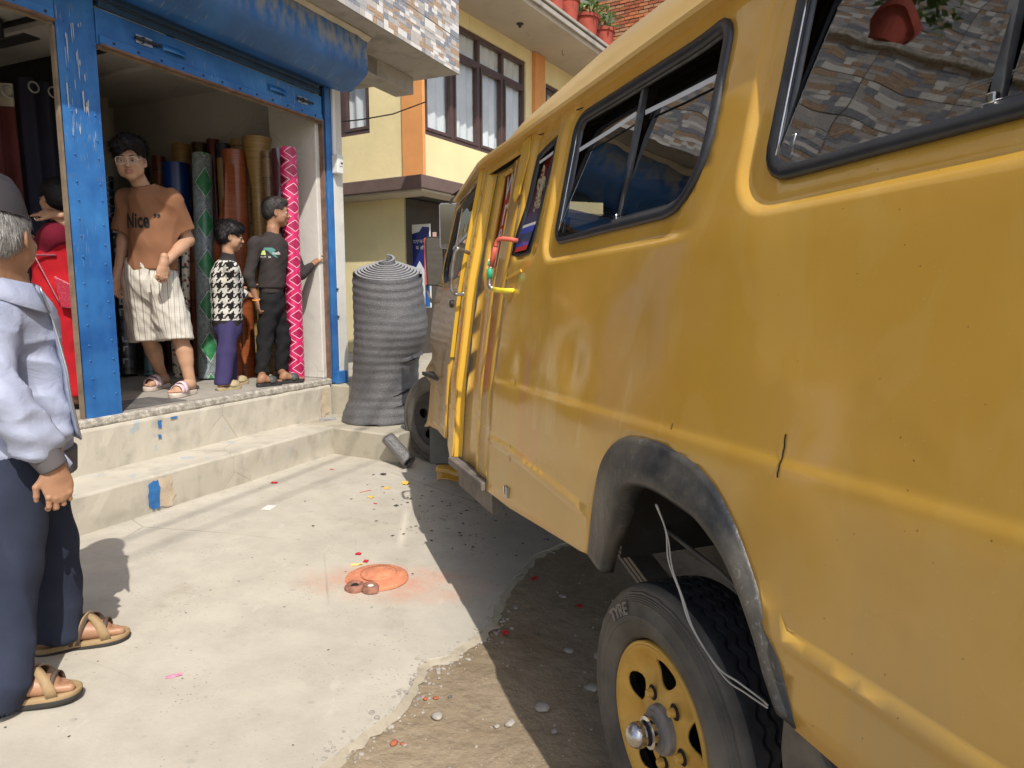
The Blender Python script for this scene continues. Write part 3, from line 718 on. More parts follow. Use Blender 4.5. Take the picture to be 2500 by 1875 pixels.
BLS = rm('bluestar', hexc('0f2a63'), hexc('173a80'), hexc('b9bfae')); HEXB = rm('hexblue', hexc('12263a'), hexc('1b3853'), hexc('8fa3b5'))
HXG = rm('hexgrey', hexc('2b2b2c'), hexc('5a5958'), hexc('c8c8c8')); TEA = rm('tealstar', hexc('5f8286'), hexc('5f8286')); FLO = rm('floral', hexc('9b1420'), hexc('cfc7b4'), hexc('2c2722'))
CRE = rm('floral', hexc('6d4a2a'), hexc('b3a582'), hexc('8d7f5d')); DKW = rm('wood', hexc('4a3420'), hexc('2d1f12')); RDW = rm('plank', hexc('7c3a22'), hexc('5d2816'), hexc('a9744a')); MRN = rm('wood', hexc('5b1a18'), hexc('471212')); BGY = rm('wood', hexc('45505f'), hexc('333c48'))
roll('bright pink roll with white hexagon lines beside the pillar', -3.86, 4.375, .062, 2.335, PK)
roll('maroon and blue grey roll with lens pattern left of the pink roll', -4.02, 4.46, .062, 2.35, MR)
roll('slim light brown plank pattern roll left of the maroon roll', -4.145, 4.46, .046, 2.345, PLK)
roll('tan bamboo roll with a wide flared top', -4.29, 4.50, .058, 2.47, BAM, flare=.55)
roll('orange brown wood pattern roll with a loose pointed sheet hanging in front', -4.46, 4.42, .09, 2.37, WO)
roll('brown bamboo roll standing behind the orange brown roll', -4.58, 4.63, .09, 2.50, BAM2)
roll('narrow golden brown roll right of the green roll', -4.68, 4.50, .040, 2.34, BAM)
roll('green and grey diamond pattern roll leaning on the others', -4.60, 4.16, .074, 2.36, GD, top=(-4.80, 4.40))
roll('thin red and black floral roll between the teenager and the green roll', -4.78, 4.10, .03, 1.78, FLO, top=(-4.86, 4.25))
roll('dark blue grey roll behind the green roll', -4.78, 4.62, .052, 2.49, BGY); roll('maroon roll with tallest top behind the green roll', -4.92, 4.64, .05, 2.54, MRN)
roll('dim brown wood roll left of the maroon one', -5.06, 4.62, .062, 2.52, DKW); roll('brown tan roll behind the blue one', -5.30, 4.64, .085, 2.53, BAM)
roll('royal blue roll with pale sunburst print behind the teenager', -5.13, 4.42, .105, 2.32, BLS); roll('reddish brown roll beside the blue one', -5.55, 4.6, .055, 2.44, RDW)
roll('dim dark wood roll near the room corner', -5.74, 4.55, .075, 2.36, DKW); roll('dark blue roll with pale zigzag outline behind the teenager', -5.86, 4.30, .058, 2.24, HEXB)
roll('charcoal roll with pale hexagon outlines', -5.38, 4.02, .072, 1.86, HXG, top=(-5.80, 4.32)); roll('pale teal roll with black star motif', -5.24, 4.13, .05, 1.84, TEA, top=(-5.5, 4.40))
roll('cream roll with brown ring print next to the post', -5.64, 4.08, .05, 1.86, CRE, top=(-6.05, 4.35)); roll('red floral roll tucked behind the charcoal roll', -5.52, 4.02, .036, 1.72, FLO, top=(-5.9, 4.3))
roll('brown and terracotta block pattern roll behind the green one', -4.86, 4.32, .05, 1.78, RDW); roll('blue splash pattern roll behind the teenager legs', -5.02, 4.24, .045, 1.7, BLS)
roll('silver black floral roll behind the teenager legs', -4.95, 4.18, .05, 1.5, FLO)
# loose pointed sheet of the orange roll
sh = thing('loose_sheet', 'loose pointed sheet of orange wood pattern vinyl hanging from its roll', 'vinyl sheet', S(-4.40, 4.30, .52))
V = []; uv = []; F = []; N1, N2 = 20, 30
for j in range(N2+1):
    h = j/N2; z = .52+1.72*h
    left = -4.56-.06*math.sin(h*2) if h < .62 else -4.56-.05*math.sin(h*2)+(h-.62)/.38*.14
    if h > .62: left = -4.62+(h-.62)/.38*.24
    for i in range(N1+1):
        s = i/N1; v = left+(-4.375-left)*s; u = 4.315-.055*math.sin(pi*s)-.03*math.sin(s*9+h*2)*(1-.5*h)
        V.append(S(v, u, z)); uv.append((v*1.0, z))
F = [[j*(N1+1)+i, j*(N1+1)+i+1, (j+1)*(N1+1)+i+1, (j+1)*(N1+1)+i] for j in range(N2) for i in range(N1)]
part('sheet', (V, F), WO, sh, smooth=True, uv=uv)
# curtains hanging in the left bay and beyond
def curtain(label, v, u0, u1, z0, z1, m, mt=None, zt=None, amp=.03, n=60, fold=60):
    t = thing('curtain', label, 'curtain', S(v, (u0+u1)/2, z0), 'curtains hanging in the dark bay')
    f = lambda u, z: S(v+amp*math.sin(u*fold+.4*math.sin(z*3)), u, z)
    part('cloth', grid(list(np.linspace(u0, u1, n)), list(np.linspace(z0, (zt or z1), 12)), f), m, t, smooth=True)
    if zt: part('heading', grid(list(np.linspace(u0, u1, n)), [zt+.002, z1], f), mt, t, smooth=True)
    for k in range(3):
        u = u0+(u1-u0)*(k+.5)/3; part('grommet', lathe([(.028, 0), (.034, .005), (.040, 0)], S(v+amp+.004, u, z1-.06), 18, (NS[0], NS[1], 0)), GREY, t, smooth=True)
    return t
NAVY = simple('navy_curtain', (.012, .013, .03), .9, .2, 4); MAR = simple('maroon_curtain', (.10, .02, .02), .9, .2, 4); CRM = simple('cream_curtain', (.38, .35, .30), .85, .15, 5)
curtain('navy curtain with metal grommet hanging behind the blue post', -5.0, 3.10, 3.50, .7, 2.66, NAVY)
curtain('maroon curtain with white heading at the left edge', -5.05, 2.70, 3.09, .7, 2.60, MAR, CRM, 2.45)
curtain('dark curtain further left in the bay', -5.0, 2.1, 2.65, .6, 2.6, NAVY)
curtain('brown striped curtain stack hanging at the left edge', -4.75, 2.35, 2.72, 1.5, 2.15, CRM)
sp('partition_wall', sbox(-6.3, -5.15, 3.56, 3.62, .512, 2.97), BLACK)
tl = thing('ceiling_fan', 'dark ceiling fan blade and white lamp batten in the left bay', 'ceiling fan', S(-5.1, 3.0, 2.8))
part('lamp_batten', sbox(-5.4, -4.9, 2.80, 2.88, 2.86, 2.90), CRM, tl, bev=.01)
part('blade', sbox(-5.0, -4.6, 2.90, 3.0, 2.80, 2.81), IRON, tl); part('hub', cyl(S(-4.95, 2.95, 2.82), S(-4.95, 2.95, 2.96), .04), IRON, tl)
# ================================================================= big foam roll on the ledge
FO = Mat('grey_foam', .55, 0, .5); x, y, z = FO.xyz(); n1 = FO.noise(3, 6); sp_ = FO.voro(170); 
base = FO.mix(n1.step(.3, .7), (.092, .092, .096), (.15, .15, .155)); base = FO.mix((1-sp_.step(.18, .32))*FO.noise(40, 3).step(.42, .58)*.75, base, (.42, .40, .38))
FO.col(base); FO.bump(sp_, .5, .008); FO.bump(FO.noise(90, 4), .5, .006); FOAM = FO.m
FOE = simple('foam_edge', (.27, .27, .275), .8, .15, 40, .5, 90)
fr = thing('foam_roll', 'big upright roll of grey foam sheet with a spiral coned top', 'foam roll', S(-3.12, 4.62, .206))
fc = Vector(S(-3.135, 4.60, .206)); ex = Vector((NS[0], NS[1], 0)); ey = Vector((DS[0], DS[1], 0))
def ftilt(a, r): return .075*math.cos(a+.97)*r/.262
def fR(h, a):  # radius and centre shift; camera side is -ey ; bus side is +ex
    z = h*1.16
    r = .262+.012*math.sin(z*2.5)
    base = math.exp(-(z/.16)**2)
    r += .055*base*(1+.75*math.cos(a-2.9))
    band = (.0024+.0016*nz(z*5, 4))*math.sin(z*2*pi/.068+1.6*nz(z*3.1, 1)+.5*math.sin(a*2+z*3)+1.2*nz(math.cos(a), math.sin(a), z*5))
    r += band+.012*nz(math.cos(a)*1.3, math.sin(a)*1.3, z*2.2)
    push = max(0, math.cos(a))**2*.06*math.exp(-((z-.45)/.22)**2)   # squeezed by the bus
    bulge = max(0, math.cos(a))*.045*math.exp(-((z-.72)/.22)**2)
    return r-push+bulge*.9
V = []; N = 96; K = 110
for j in range(K+1):
    h = j/K; z = h*1.16
    for i in range(N):
        a = 2*pi*i/N; r = fR(h, a); sx = -.03*math.exp(-(z/.25)**2)+.02*z
        zz = z-.0+(.012*nz(a*2, 3) if j == 0 else 0)
        if j == 0: zz = .004+.03*max(0, math.sin(a*1.0-.0))*0+.012*max(0, nz(math.cos(a)*2, math.sin(a)*2, 7))
        p = fc+ex*(r*math.cos(a)+sx)+ey*(r*math.sin(a)); V.append((p.x, p.y, fc.z+zz-ftilt(a, r)*h**2.5))
F = [[j*N+i, j*N+(i+1) % N, (j+1)*N+(i+1) % N, (j+1)*N+i] for j in range(K) for i in range(N)]
part('outer_sheet', (V, F), FOAM, fr, smooth=True)
# spiral top: successive wraps stepping up to a cone
V = []; F = []; fm = []; turns = 9.3; M_ = 560; th = .018; tc = fc+ex*.023
for i in range(M_+1):
    f = i/M_; a = .4+2*pi*turns*f; R0 = .266*(1-f)+.050*f
    hz = 1.16+.012+.085*(f**1.0)+.004*math.sin(a)+(.04*max(0, f-.9)/.1)
    R1 = R0
    for (rr, zz) in ((R1, hz-.045), (R1, hz), (R1-th, hz), (R1-th, hz-.045)):
        p = tc+ex*(rr*math.cos(a))+ey*(rr*math.sin(a)); V.append((p.x, p.y, fc.z+zz-ftilt(a, rr)))
for i in range(M_):
    a = i*4; b = a+4
    for k in range(3): F.append([a+k, b+k, b+k+1, a+k+1]); fm.append(1 if k == 1 else 0)
part('spiral_wrap', (V, F), [FOAM, FOE], fr, fm=fm, auto=True)
part('inner_fill', lathe([(.2, 1.08), (.15, 1.12), (.1, 1.16), (0, 1.18)], tc, 32), FOAM, fr, smooth=True)
# torn slits near the wheel
for (a0, a1, z, w) in ((-.95, -.05, .245, .010), (-.55, .25, .50, .016), (-.9, .0, .155, .006)):
    V = []; n = 24
    for k in range(n+1):
        t = k/n; a = a0+(a1-a0)*t; ww = w*math.sin(pi*min(1, t*1.2)*.5+.05)*(t**.6)*1.3; zz = z+.05*(t-.5)+.008*nz(t*9, z*50)
        for s in (-1, 1):
            h = (zz+s*ww)/1.16; r = fR(h, a)+.005; sx = -.03*math.exp(-(zz/.25)**2)+.02*zz; p = fc+ex*(r*math.cos(a)+sx)+ey*(r*math.sin(a)); V.append((p.x, p.y, fc.z+zz+s*ww))
    part('tear', (V, [[2*k, 2*k+2, 2*k+3, 2*k+1] for k in range(n)]), BLACK, fr)
# torn lip curling out above the slit
V = []; n = 22
for k in range(n+1):
    t = k/n; a = -.6+.95*t; 
    for j in range(5):
        q = j/4; z = .535-q*.03+.05*(t-.5)+.01*nz(t*14, 2)*q; r = fR(z/1.16, a)+.006+q*.03*t; p = fc+ex*(r*math.cos(a)+.012)+ey*(r*math.sin(a)); V.append((p.x, p.y, fc.z+z))
part('torn_lip', (V, [[k*5+j, (k+1)*5+j, (k+1)*5+j+1, k*5+j+1] for k in range(n) for j in range(4)]), FOAM, fr, smooth=True)
# small tube of foam wedged by the wheel, and a flat scrap
sf = thing('foam_tube', 'short shiny tube of grey foam wedged between ledge and front wheel', 'foam tube', (-.80, 4.72, 0))
p0 = Vector((-.885, 4.86, .185)); p1 = Vector((-.715, 4.72, .045)); axd = (p1-p0).normalized(); e1 = axd.cross(Vector((0, 0, 1))).normalized(); e2 = axd.cross(e1)
V = []; n = 20; m2 = 10; 
for j in range(m2+1):
    for i in range(n+1):
        a = -.6+2*pi*1.15*i/n; r = .052*(1-.12*i/n)+.003*nz(i*.4, j*.5); p = p0+axd*((p1-p0).length*j/m2)+e1*(r*math.cos(a))+e2*(r*math.sin(a)); V.append(tuple(p))
FSH = Mat('shiny_foam', .33, 0, .7); FSH.col(FSH.mix(FSH.voro(150).step(.2, .4), (.30, .30, .30), (.12, .115, .11))); FSH.bump(FSH.voro(150), .6, .006)
o = part('sheet', (V, [[j*(n+1)+i, j*(n+1)+i+1, (j+1)*(n+1)+i+1, (j+1)*(n+1)+i] for j in range(m2) for i in range(n)]), FSH.m, sf, smooth=True)
o.modifiers.new('s', 'SOLIDIFY').thickness = .008
o = part('foam_scrap', crumple(S(-3.60, 4.42, .209), .13, .07, .3, 4, .5, 6), FOE); o.modifiers.new('s', 'SOLIDIFY').thickness = .008; tag(o, 'curled grey foam scrap lying on the step left of the foam roll', 'foam scrap')
# ================================================================= yellow building
yb = thing('yellow_building', 'yellow house with orange pilasters, brown windows and a flat roof slab', 'building', Yb(0, 0, 0))
def yp(name, geo, m, **k): return part(name, geo, m, yb, **k)
def yb_(n0, n1, a0, a1, z0, z1): return box((n0, a0, z0), (n1, a1, z1), Yb)
# window holes are left between wall pieces
def wallface(T, a0, a1, z0, z1, holes, m, thick=.2):
    V, F = cdt([(a0, z0), (a1, z0), (a1, z1), (a0, z1)], [[(h[0], h[1]), (h[2], h[1]), (h[2], h[3]), (h[0], h[3])] for h in holes], 1.5, lambda a, z: T(0, a, z))
    parts = [(V, F)]
    for h in holes:
        P = [(h[0], h[1]), (h[2], h[1]), (h[2], h[3]), (h[0], h[3])]
        V2 = []; 
        for i in range(4):
            a, b = P[i], P[(i+1) % 4]; V2 = [T(0, *a), T(0, *b), T(-thick, *b), T(-thick, *a)]; parts.append((V2, [[0, 1, 2, 3]]))
    return join(*parts)
TR = lambda n, a, z: Yb(n, a, z)               # right face
TL = lambda n, a, z: Yb(a, -n, z)              # left face: a runs along NY
yp('wall', wallface(TR, 0, 9, 2.57, 4.745, [(.05, 3.10, 2.415, 4.56), (3.02, 3.3, 5.0, 4.42)], YEL), YEL)
yp('wall', wallface(TL, -4.5, -.28, 0.0, 4.745, [(-1.75, 3.20, -.83, 4.35)], YEL), YEL); yp('wall', wallface(TL, -.28, 0, 2.40, 4.745, [], YEL), YEL)
yp('pilaster', box((-.29, -.03, 2.58), (0.03, .02, 4.74), lambda n, a, z: Yb(n, a, z)), ORA, bev=.004)
yp('pilaster', yb_(.002, .06, 2.60, 2.90, 2.58, 4.74), ORA, bev=.004)
yp('canopy', join(yb_(-4.5, .30, -.40, .01, 2.40, 2.55), yb_(-.01, .30, .01, 9, 2.40, 2.55)), BRN, bev=.01)
yp('canopy_soffit', join(yb_(-4.5, .27, -.37, 0, 2.375, 2.399), yb_(-.01, .27, .0, 9, 2.375, 2.399)), YSOF)
yp('roof_slab', yb_(-4, .80, -.45, 9.5, 4.745, 4.80), YSOF); yp('roof_edge', yb_(.70, .84, -.5, 9.5, 4.80, 4.87), BRN if False else SOFF, bev=.008); yp('roof_edge', yb_(.76, .86, -.5, 9.5, 4.885, 4.93), SOFF, bev=.008); yp('roof_deck', yb_(-4, .70, -.45, 9.5, 4.80, 4.86), SOFF)
for a in (.45, 2.75, 4.2): 
    yp('ceiling_hook', tube([Yb(.42, a, 4.744), Yb(.42, a, 4.69), Yb(.43, a+.015, 4.67), Yb(.42, a+.03, 4.69)], .004, 6), IRON)
lm = [Yb(.40, 1.58, 4.744)]; yp('ceiling_lamp', join(lathe([(.05, 0), (.045, -.012), (.02, -.02), (.02, -.045), (.012, -.05), (0, -.05)], Yb(.40, 1.58, 4.744), 16)), IRON, smooth=True)
BROWN = simple('brown_window_paint', (.085, .05, .045), .45, .2, 8, .1)
GL = Mat('window_glass', .05); nt = GL.nt; nt.nodes.remove(GL.b)
def glassmat(name, tint, refl=.12, wav=.02, rough=.02, gcol=(1, 1, 1)):
    m = bpy.data.materials.new(name); m.use_nodes = True; nt = m.node_tree; nt.nodes.remove(nt.nodes['Principled BSDF']); out = nt.nodes['Material Output']
    tr = nt.nodes.new('ShaderNodeBsdfTransparent'); tr.inputs[0].default_value = (*tint, 1); gl = nt.nodes.new('ShaderNodeBsdfGlossy'); gl.inputs['Roughness'].default_value = rough; gl.inputs[0].default_value = (*gcol, 1)
    geo_ = nt.nodes.new('ShaderNodeNewGeometry'); dt = nt.nodes.new('ShaderNodeVectorMath'); dt.operation = 'DOT_PRODUCT'; nt.links.new(geo_.outputs['Normal'], dt.inputs[0]); nt.links.new(geo_.outputs['Incoming'], dt.inputs[1])
    sch = (((X(nt, dt.outputs['Value']).abs()*-1+1)).pw(4.5)*.93+.07); fr_ = type('o', (), {'outputs': [sch.s]}); ad = nt.nodes.new('ShaderNodeMath'); ad.operation = 'ADD'; ad.inputs[1].default_value = refl; ad.use_clamp = True
    mx = nt.nodes.new('ShaderNodeMixShader'); nt.links.new(fr_.outputs[0], ad.inputs[0]); nt.links.new(ad.outputs[0], mx.inputs[0]); nt.links.new(tr.outputs[0], mx.inputs[1]); nt.links.new(gl.outputs[0], mx.inputs[2]); nt.links.new(mx.outputs[0], out.inputs[0])
    tc = nt.nodes.new('ShaderNodeTexCoord'); nn = nt.nodes.new('ShaderNodeTexNoise'); nn.inputs['Scale'].default_value = 3.5; nn.inputs['Detail'].default_value = 1.5; nt.links.new(tc.outputs['Object'], nn.inputs['Vector'])
    b = nt.nodes.new('ShaderNodeBump'); b.inputs['Strength'].default_value = wav*10; b.inputs['Distance'].default_value = .01; nt.links.new(nn.outputs[0], b.inputs['Height']); nt.links.new(b.outputs[0], gl.inputs['Normal'])
    return m
HG = glassmat('house_glass', (.9, .93, .95), .02, .02)
CURT = simple('white_net_curtain', (.80, .80, .78), .9, .12, 3, 0)
def window(T, a0, z0, a1, z1, cols, zt, label=None):
    w = .055; d0, d1 = -.09, -.02
    bars = [box((d0, a0, z0), (d1, a1, z0+w), T), box((d0, a0, z1-w), (d1, a1, z1), T)]
    yp('window_frame', box((d0, a0, z0), (d1, a1, z0+w), T), BROWN, bev=.004); yp('window_frame', box((d0, a0, z1-w), (d1, a1, z1), T), BROWN, bev=.004)
    zt_ = zt or z1-w; cw = (a1-a0)/cols
    for i in range(cols+1):
        a = a0+cw*i; a = min(max(a, a0+w*.5), a1-w*.5)
        yp('mullion', box((d0+.002, a-w*.5, z0+w), (d1-.002, a+w*.5, z1-w), T), BROWN, bev=.004)
    if zt: yp('transom', box((d0+.004, a0+w, zt-w*.5), (d1+.006, a1-w, zt+w*.5), T), BROWN, bev=.004)
    for i in range(cols):
        aa, ab = a0+cw*i+w*.5, a0+cw*(i+1)-w*.5
        sc = .04
        for (b0, b1, c0, c1) in (((aa, aa+sc, z0+w, zt_-w*.5)), (ab-sc, ab, z0+w, zt_-w*.5), (aa+sc, ab-sc, z0+w, z0+w+sc), (aa+sc, ab-sc, zt_-w*.5-sc, zt_-w*.5)):
            yp('casement', box((d0+.02, b0+.002, c0+.001), (d1+.012, b1-.002, c1-.001), T), BROWN, bev=.003)
        for (zz0, zz1, off) in ((z0+w+sc, zt_-w*.5-sc, 0), ((zt_+w*.5, z1-w, .0) if zt else (0, 0, 0))):
            if zz1 > zz0:
                yp('pane', (([T(-.05, aa, zz0), T(-.05, ab, zz0), T(-.05, ab, zz1), T(-.05, aa, zz1)]), [[0, 1, 2, 3]]), HG)
    us = list(np.linspace(a0+.02, a1-.02, 140))
    yp('net_curtain', grid(us, list(np.linspace(z0+.04, z1-.04, 6)), lambda a, z: T(-.10+.015*math.sin(a*38+.5*math.sin(a*7)+.8*math.sin(z*2)), a, z)), CURT, smooth=True)
    yp('window_recess', join(([T(-.3, a0, z0), T(-.3, a1, z0), T(-.3, a1, z1), T(-.3, a0, z1)], [[0, 1, 2, 3]])), BLACK)
window(TR, .05, 3.10, 2.415, 4.56, 4, 4.20)
window(TR, 3.02, 3.3, 5.0, 4.42, 3, None)
window(TL, -1.75, 3.20, -.83, 4.35, 2, None)
# dark shopfront below the canopy with poster, grille and clutter
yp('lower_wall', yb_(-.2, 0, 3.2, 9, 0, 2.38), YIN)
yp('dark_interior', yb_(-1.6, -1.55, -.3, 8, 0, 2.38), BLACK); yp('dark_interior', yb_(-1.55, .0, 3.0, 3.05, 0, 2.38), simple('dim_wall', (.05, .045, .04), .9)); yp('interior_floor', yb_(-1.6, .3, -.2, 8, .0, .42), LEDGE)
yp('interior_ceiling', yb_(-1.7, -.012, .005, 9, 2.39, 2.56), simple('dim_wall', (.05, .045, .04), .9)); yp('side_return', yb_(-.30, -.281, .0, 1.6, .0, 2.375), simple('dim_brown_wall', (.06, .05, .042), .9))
po = thing('poster', 'blue and white water tap poster in the dark doorway', 'poster', Yb(-.13, .06, 1.2))
def pz(px, pn): pass
def P2(a, z, d=0): return Yb(-.265+a, .10-d, z)
part('board', box((-.268, .10, 1.05), (.01, .115, 2.06), Yb), WHITEP, po)
part('navy_field', ([P2(.0, 1.06, .002), P2(.265, 1.06, .002), P2(.265, 2.02, .002), P2(.16, 2.03, .002), P2(.11, 1.97, .002), P2(.0, 1.95, .002)], [[0, 1, 2, 3, 4, 5]]), simple('poster_navy', hexc('20286e'), .4, .05), po)
part('blue_stripe', ([P2(.21, 1.06, .003), P2(.265, 1.06, .003), P2(.265, 1.72, .003), P2(.21, 1.58, .003)], [[0, 1, 2, 3]]), simple('poster_blue', hexc('1f6fc0'), .4, .05), po)
part('white_arrow', ([P2(.03, 1.06, .004), P2(.195, 1.06, .004), P2(.195, 1.50, .004), P2(.112, 1.62, .004), P2(.03, 1.50, .004)], [[0, 1, 2, 3, 4]]), simple('poster_white', hexc('d5dde6'), .4, .03), po)
def glyphs(x0, z0, s, word, d, m, n):
    # devanagari style strokes: headline with hanging stems
    gs = []
    def bar(a, b, c, e): gs.append(([P2(a, b, d), P2(c, b, d), P2(c, e, d), P2(a, e, d)], [[0, 1, 2, 3]]))
    x = x0
    for ch in word:
        w = {'a': .8, 'r': .6, 'p': .8, 'i': .5, 'k': 1, 'n': .8, 't': .7, '?': .6, ' ': .5}[ch]*s
        if ch != ' ' and ch != '?': bar(x, z0+s*.9, x+w, z0+s)
        if ch in 'apnkt': bar(x+w*.75, z0, x+w*.9, z0+s)
        if ch in 'ak': bar(x+w*.1, z0+s*.45, x+w*.75, z0+s*.58)
        if ch in 'pkr': bar(x+w*.15, z0+s*.3, x+w*.3, z0+s*.9); 
        if ch in 'pk': bar(x+w*.15, z0+s*.3, x+w*.75, z0+s*.42)
        if ch == 'n': bar(x+w*.1, z0+s*.35, x+w*.75, z0+s*.47); bar(x+w*.1, z0+s*.35, x+w*.25, z0+s*.6)
        if ch == 't': bar(x+w*.15, z0+s*.1, x+w*.3, z0+s*.55); bar(x+w*.15, z0+s*.5, x+w*.75, z0+s*.62)
        if ch == 'i': bar(x+w*.3, z0, x+w*.5, z0+s*1.15)
        if ch == '?': bar(x, z0+s*.9, x+w, z0+s); bar(x+w*.4, z0+s*.3, x+w*.6, z0+s*.9); bar(x+w*.4, z0, x+w*.6, z0+s*.15)
        x += w*1.06
    part(n, join(*gs), m, po, kind='stuff')
glyphs(.02, 1.83, .042, 'parkan parni', .006, WHITEP, 'lettering'); glyphs(.06, 1.755, .042, 'k tin ?', .006, WHITEP, 'lettering')
glyphs(.07, 1.50, .022, 'tarn', .008, simple('poster_ink', hexc('2a3a70'), .5), 'lettering'); glyphs(.065, 1.462, .022, 'knati', .008, simple('poster_ink', hexc('2a3a70'), .5), 'lettering')
part('tap_emblem', join(*[([P2(a, b, .008), P2(c, b, .008), P2(c, e, .008), P2(a, e, .008)], [[0, 1, 2, 3]]) for a, b, c, e in ((.08, 1.40, .15, 1.412), (.108, 1.375, .12, 1.40), (.085, 1.355, .145, 1.378), (.132, 1.33, .145, 1.355), (.08, 1.35, .09, 1.385))]), simple('poster_ink', hexc('2a3a70'), .5), po)
gr = thing('window_grille', 'white barred grille low in the dark shopfront', 'grille', Yb(.2, .9, .9))
for k in range(12): part('bar', cyl(Yb(.05, .35+k*.06, .75), Yb(.05, .35+k*.06, 1.05), .008, None, 6), WHITEP, gr)
part('rail', yb_(.035, .065, .30, 1.1, 1.05, 1.09), WHITEP, gr); part('rail', yb_(.035, .065, .30, 1.1, .71, .75), REDST, gr)
sh_ = thing('shelf_rack', 'dim metal shelf rack inside the dark shopfront', 'shelf', Yb(-.9, 1.0, .43))
for z in (1.0, 1.55, 2.0): part('shelf', yb_(-1.3, -.5, .5, 2.2, z, z+.03), simple('dim_steel', (.09, .08, .075), .6, .3), sh_)
for a in (.5, 2.17): part('upright', yb_(-.54, -.5, a, a+.04, .43, 2.2), simple('dim_steel', (.09, .08, .075), .6, .3), sh_)
# potted plants on the roof edge
POTM = simple('terracotta_pot', hexc('a2493a'), .8, .25, 8, .3); LEAF = [simple('leaf_green', (.10, .20, .04), .6, .4, 20, 0), simple('leaf_pale', (.22, .30, .12), .6, .3, 20, 0), simple('leaf_grey', (.22, .28, .22), .6, .3, 20, 0)]
def potted(label, n, a, z, r, h, kind, seed):
    c = Yb(n, a, z); t = thing('potted_plant', label, 'potted plant', c, 'plant pots along roof edges')
    part('pot', lathe([(0, 0), (r*.75, 0), (r*.95, h*.6), (r*1.0, h*.86), (r*1.1, h*.86), (r*1.12, h), (r*.98, h), (r*.95, h*.92), (0, h*.92)], c, 20), POTM, t, smooth=False, auto=True)
    rr = random.Random(seed); V = []; F = []; fm = []
    for k in range(150 if kind else 70):
        an = rr.random()*6.28; el = rr.uniform(.2, 1.4); L_ = r*(rr.uniform(.7, 1.9)); w = r*(.09 if kind == 0 else .13)
        b0 = Vector(c)+Vector((math.cos(an)*r*.4*rr.random(), math.sin(an)*r*.4*rr.random(), h*.92+(rr.random()*r*1.3 if kind else 0)))
        if kind: L_ *= .5; b0 += Vector((math.cos(an), math.sin(an), 0))*r*rr.random()
        d = Vector((math.cos(an)*math.cos(el), math.sin(an)*math.cos(el), math.sin(el))); sd = d.cross(Vector((0, 0, 1))).normalized()*w; tip = b0+d*L_+Vector((0, 0, -.3*L_*math.cos(el)))
        md = b0+d*L_*.5; s = len(V); V += [tuple(b0-sd*.4), tuple(b0+sd*.4), tuple(md+sd), tuple(tip), tuple(md-sd)]; F.append([s, s+1, s+2, s+3, s+4]); fm.append(rr.choice([0, 0, 1]) if seed % 2 else rr.choice([0, 1, 2]))
    part('foliage', (V, F), LEAF, t, fm=fm); return t
potted('terracotta pot with spiky grey green plant at the roof edge', .66, 2.42, 4.93, .17, .34, 0, 4)
potted('wide terracotta pot with bright green leafy plant at the roof edge', .64, 3.02, 4.93, .21, .30, 1, 5)
potted('terracotta pot with trailing plant, nearest the bus roof', .66, 3.62, 4.93, .18, .30, 1, 8)
potted('tall red pot left of the spiky plant', .66, 2.02, 4.93, .16, .62, 0, 10)
potted('tall red pot cut by the top edge of the photo', .66, 1.62, 4.93, .16, .62, 0, 12)
pp_ = thing('potted_plant', 'large potted shrub standing on the tiled balcony parapet', 'potted plant', S(-3.2, 2.2, 4.41)); bpy.data.objects.remove(pp_)
def potS(u):
    c = S(-3.20, u, 4.411); t = thing('potted_plant', {1.0: 'bushy shrub in a clay pot on the near end of the tiled parapet', 2.3: 'bushy shrub in a clay pot on the middle of the tiled parapet', 3.8: 'bushy shrub in a clay pot on the far end of the tiled parapet'}[u], 'potted plant', c, 'pots on the balcony parapet')
    part('pot', lathe([(0, 0), (.12, 0), (.16, .18), (.18, .18), (.18, .24), (0, .22)], c, 20), POTM, t)
    rr = random.Random(int(u*10)); V = []; F = []; fm = []
    for k in range(500):
        d = Vector((rr.gauss(0, 1), rr.gauss(0, 1), rr.gauss(0, 1))).normalized()*.30*rr.random()**.4; b0 = Vector(c)+Vector((0, 0, .52))+d*Vector((1, 1, 1)).x; a = Vector((rr.gauss(0, 1), rr.gauss(0, 1), rr.gauss(0, 1))).normalized()*.04; b = a.cross(d).normalized()*.02; s = len(V)
        V += [tuple(b0-b), tuple(b0+a), tuple(b0+b), tuple(b0-a)]; F.append([s, s+1, s+2, s+3]); fm.append(rr.choice([0, 0, 1]))
    part('foliage', (V, F), LEAF, t, fm=fm)
potS(1.0); potS(2.3); potS(3.8)
# brick wall far behind the roof: each brick a part
bw = thing('brick_wall', 'distant red brick wall beyond the roof pots', 'wall', Yb(-1.7, 10, 0))
BR = [simple('brick_orange', hexc('a8663f'), .9, .3, 12, .3), simple('brick_red', hexc('8d4f34'), .9, .3, 12, .3), simple('brick_brown', hexc('9a7050'), .9, .3, 12, .3)]
part('mortar_core', yb_(-5, 4, 10.02, 10.3, 0, 11), simple('brick_mortar', (.13, .10, .08), .95), bw)
bms = [mesh('brick', box((0, -.03, 0), (.23, 0, .062)), BR[k], org=(0, 0, 0))[0] for k in range(3)]
for r in range(17):
    for c in range(17):
        n_ = -3.35+c*.245+(.12 if r % 2 else 0); z = 7.05+r*.080
        o = bpy.data.objects.new('brick', bms[random.randrange(3)]); C.objects.link(o); o.parent = bw
        o.location = V3(Yb(n_, 10.012+random.uniform(-.012, .008), z))-ORG[bw.name]; o.rotation_euler = (0, random.uniform(-.012, .012), -A2)
part('concrete_band', yb_(-4, 4, 9.93, 10.0, 6.4, 7.03), SOFF, bw)
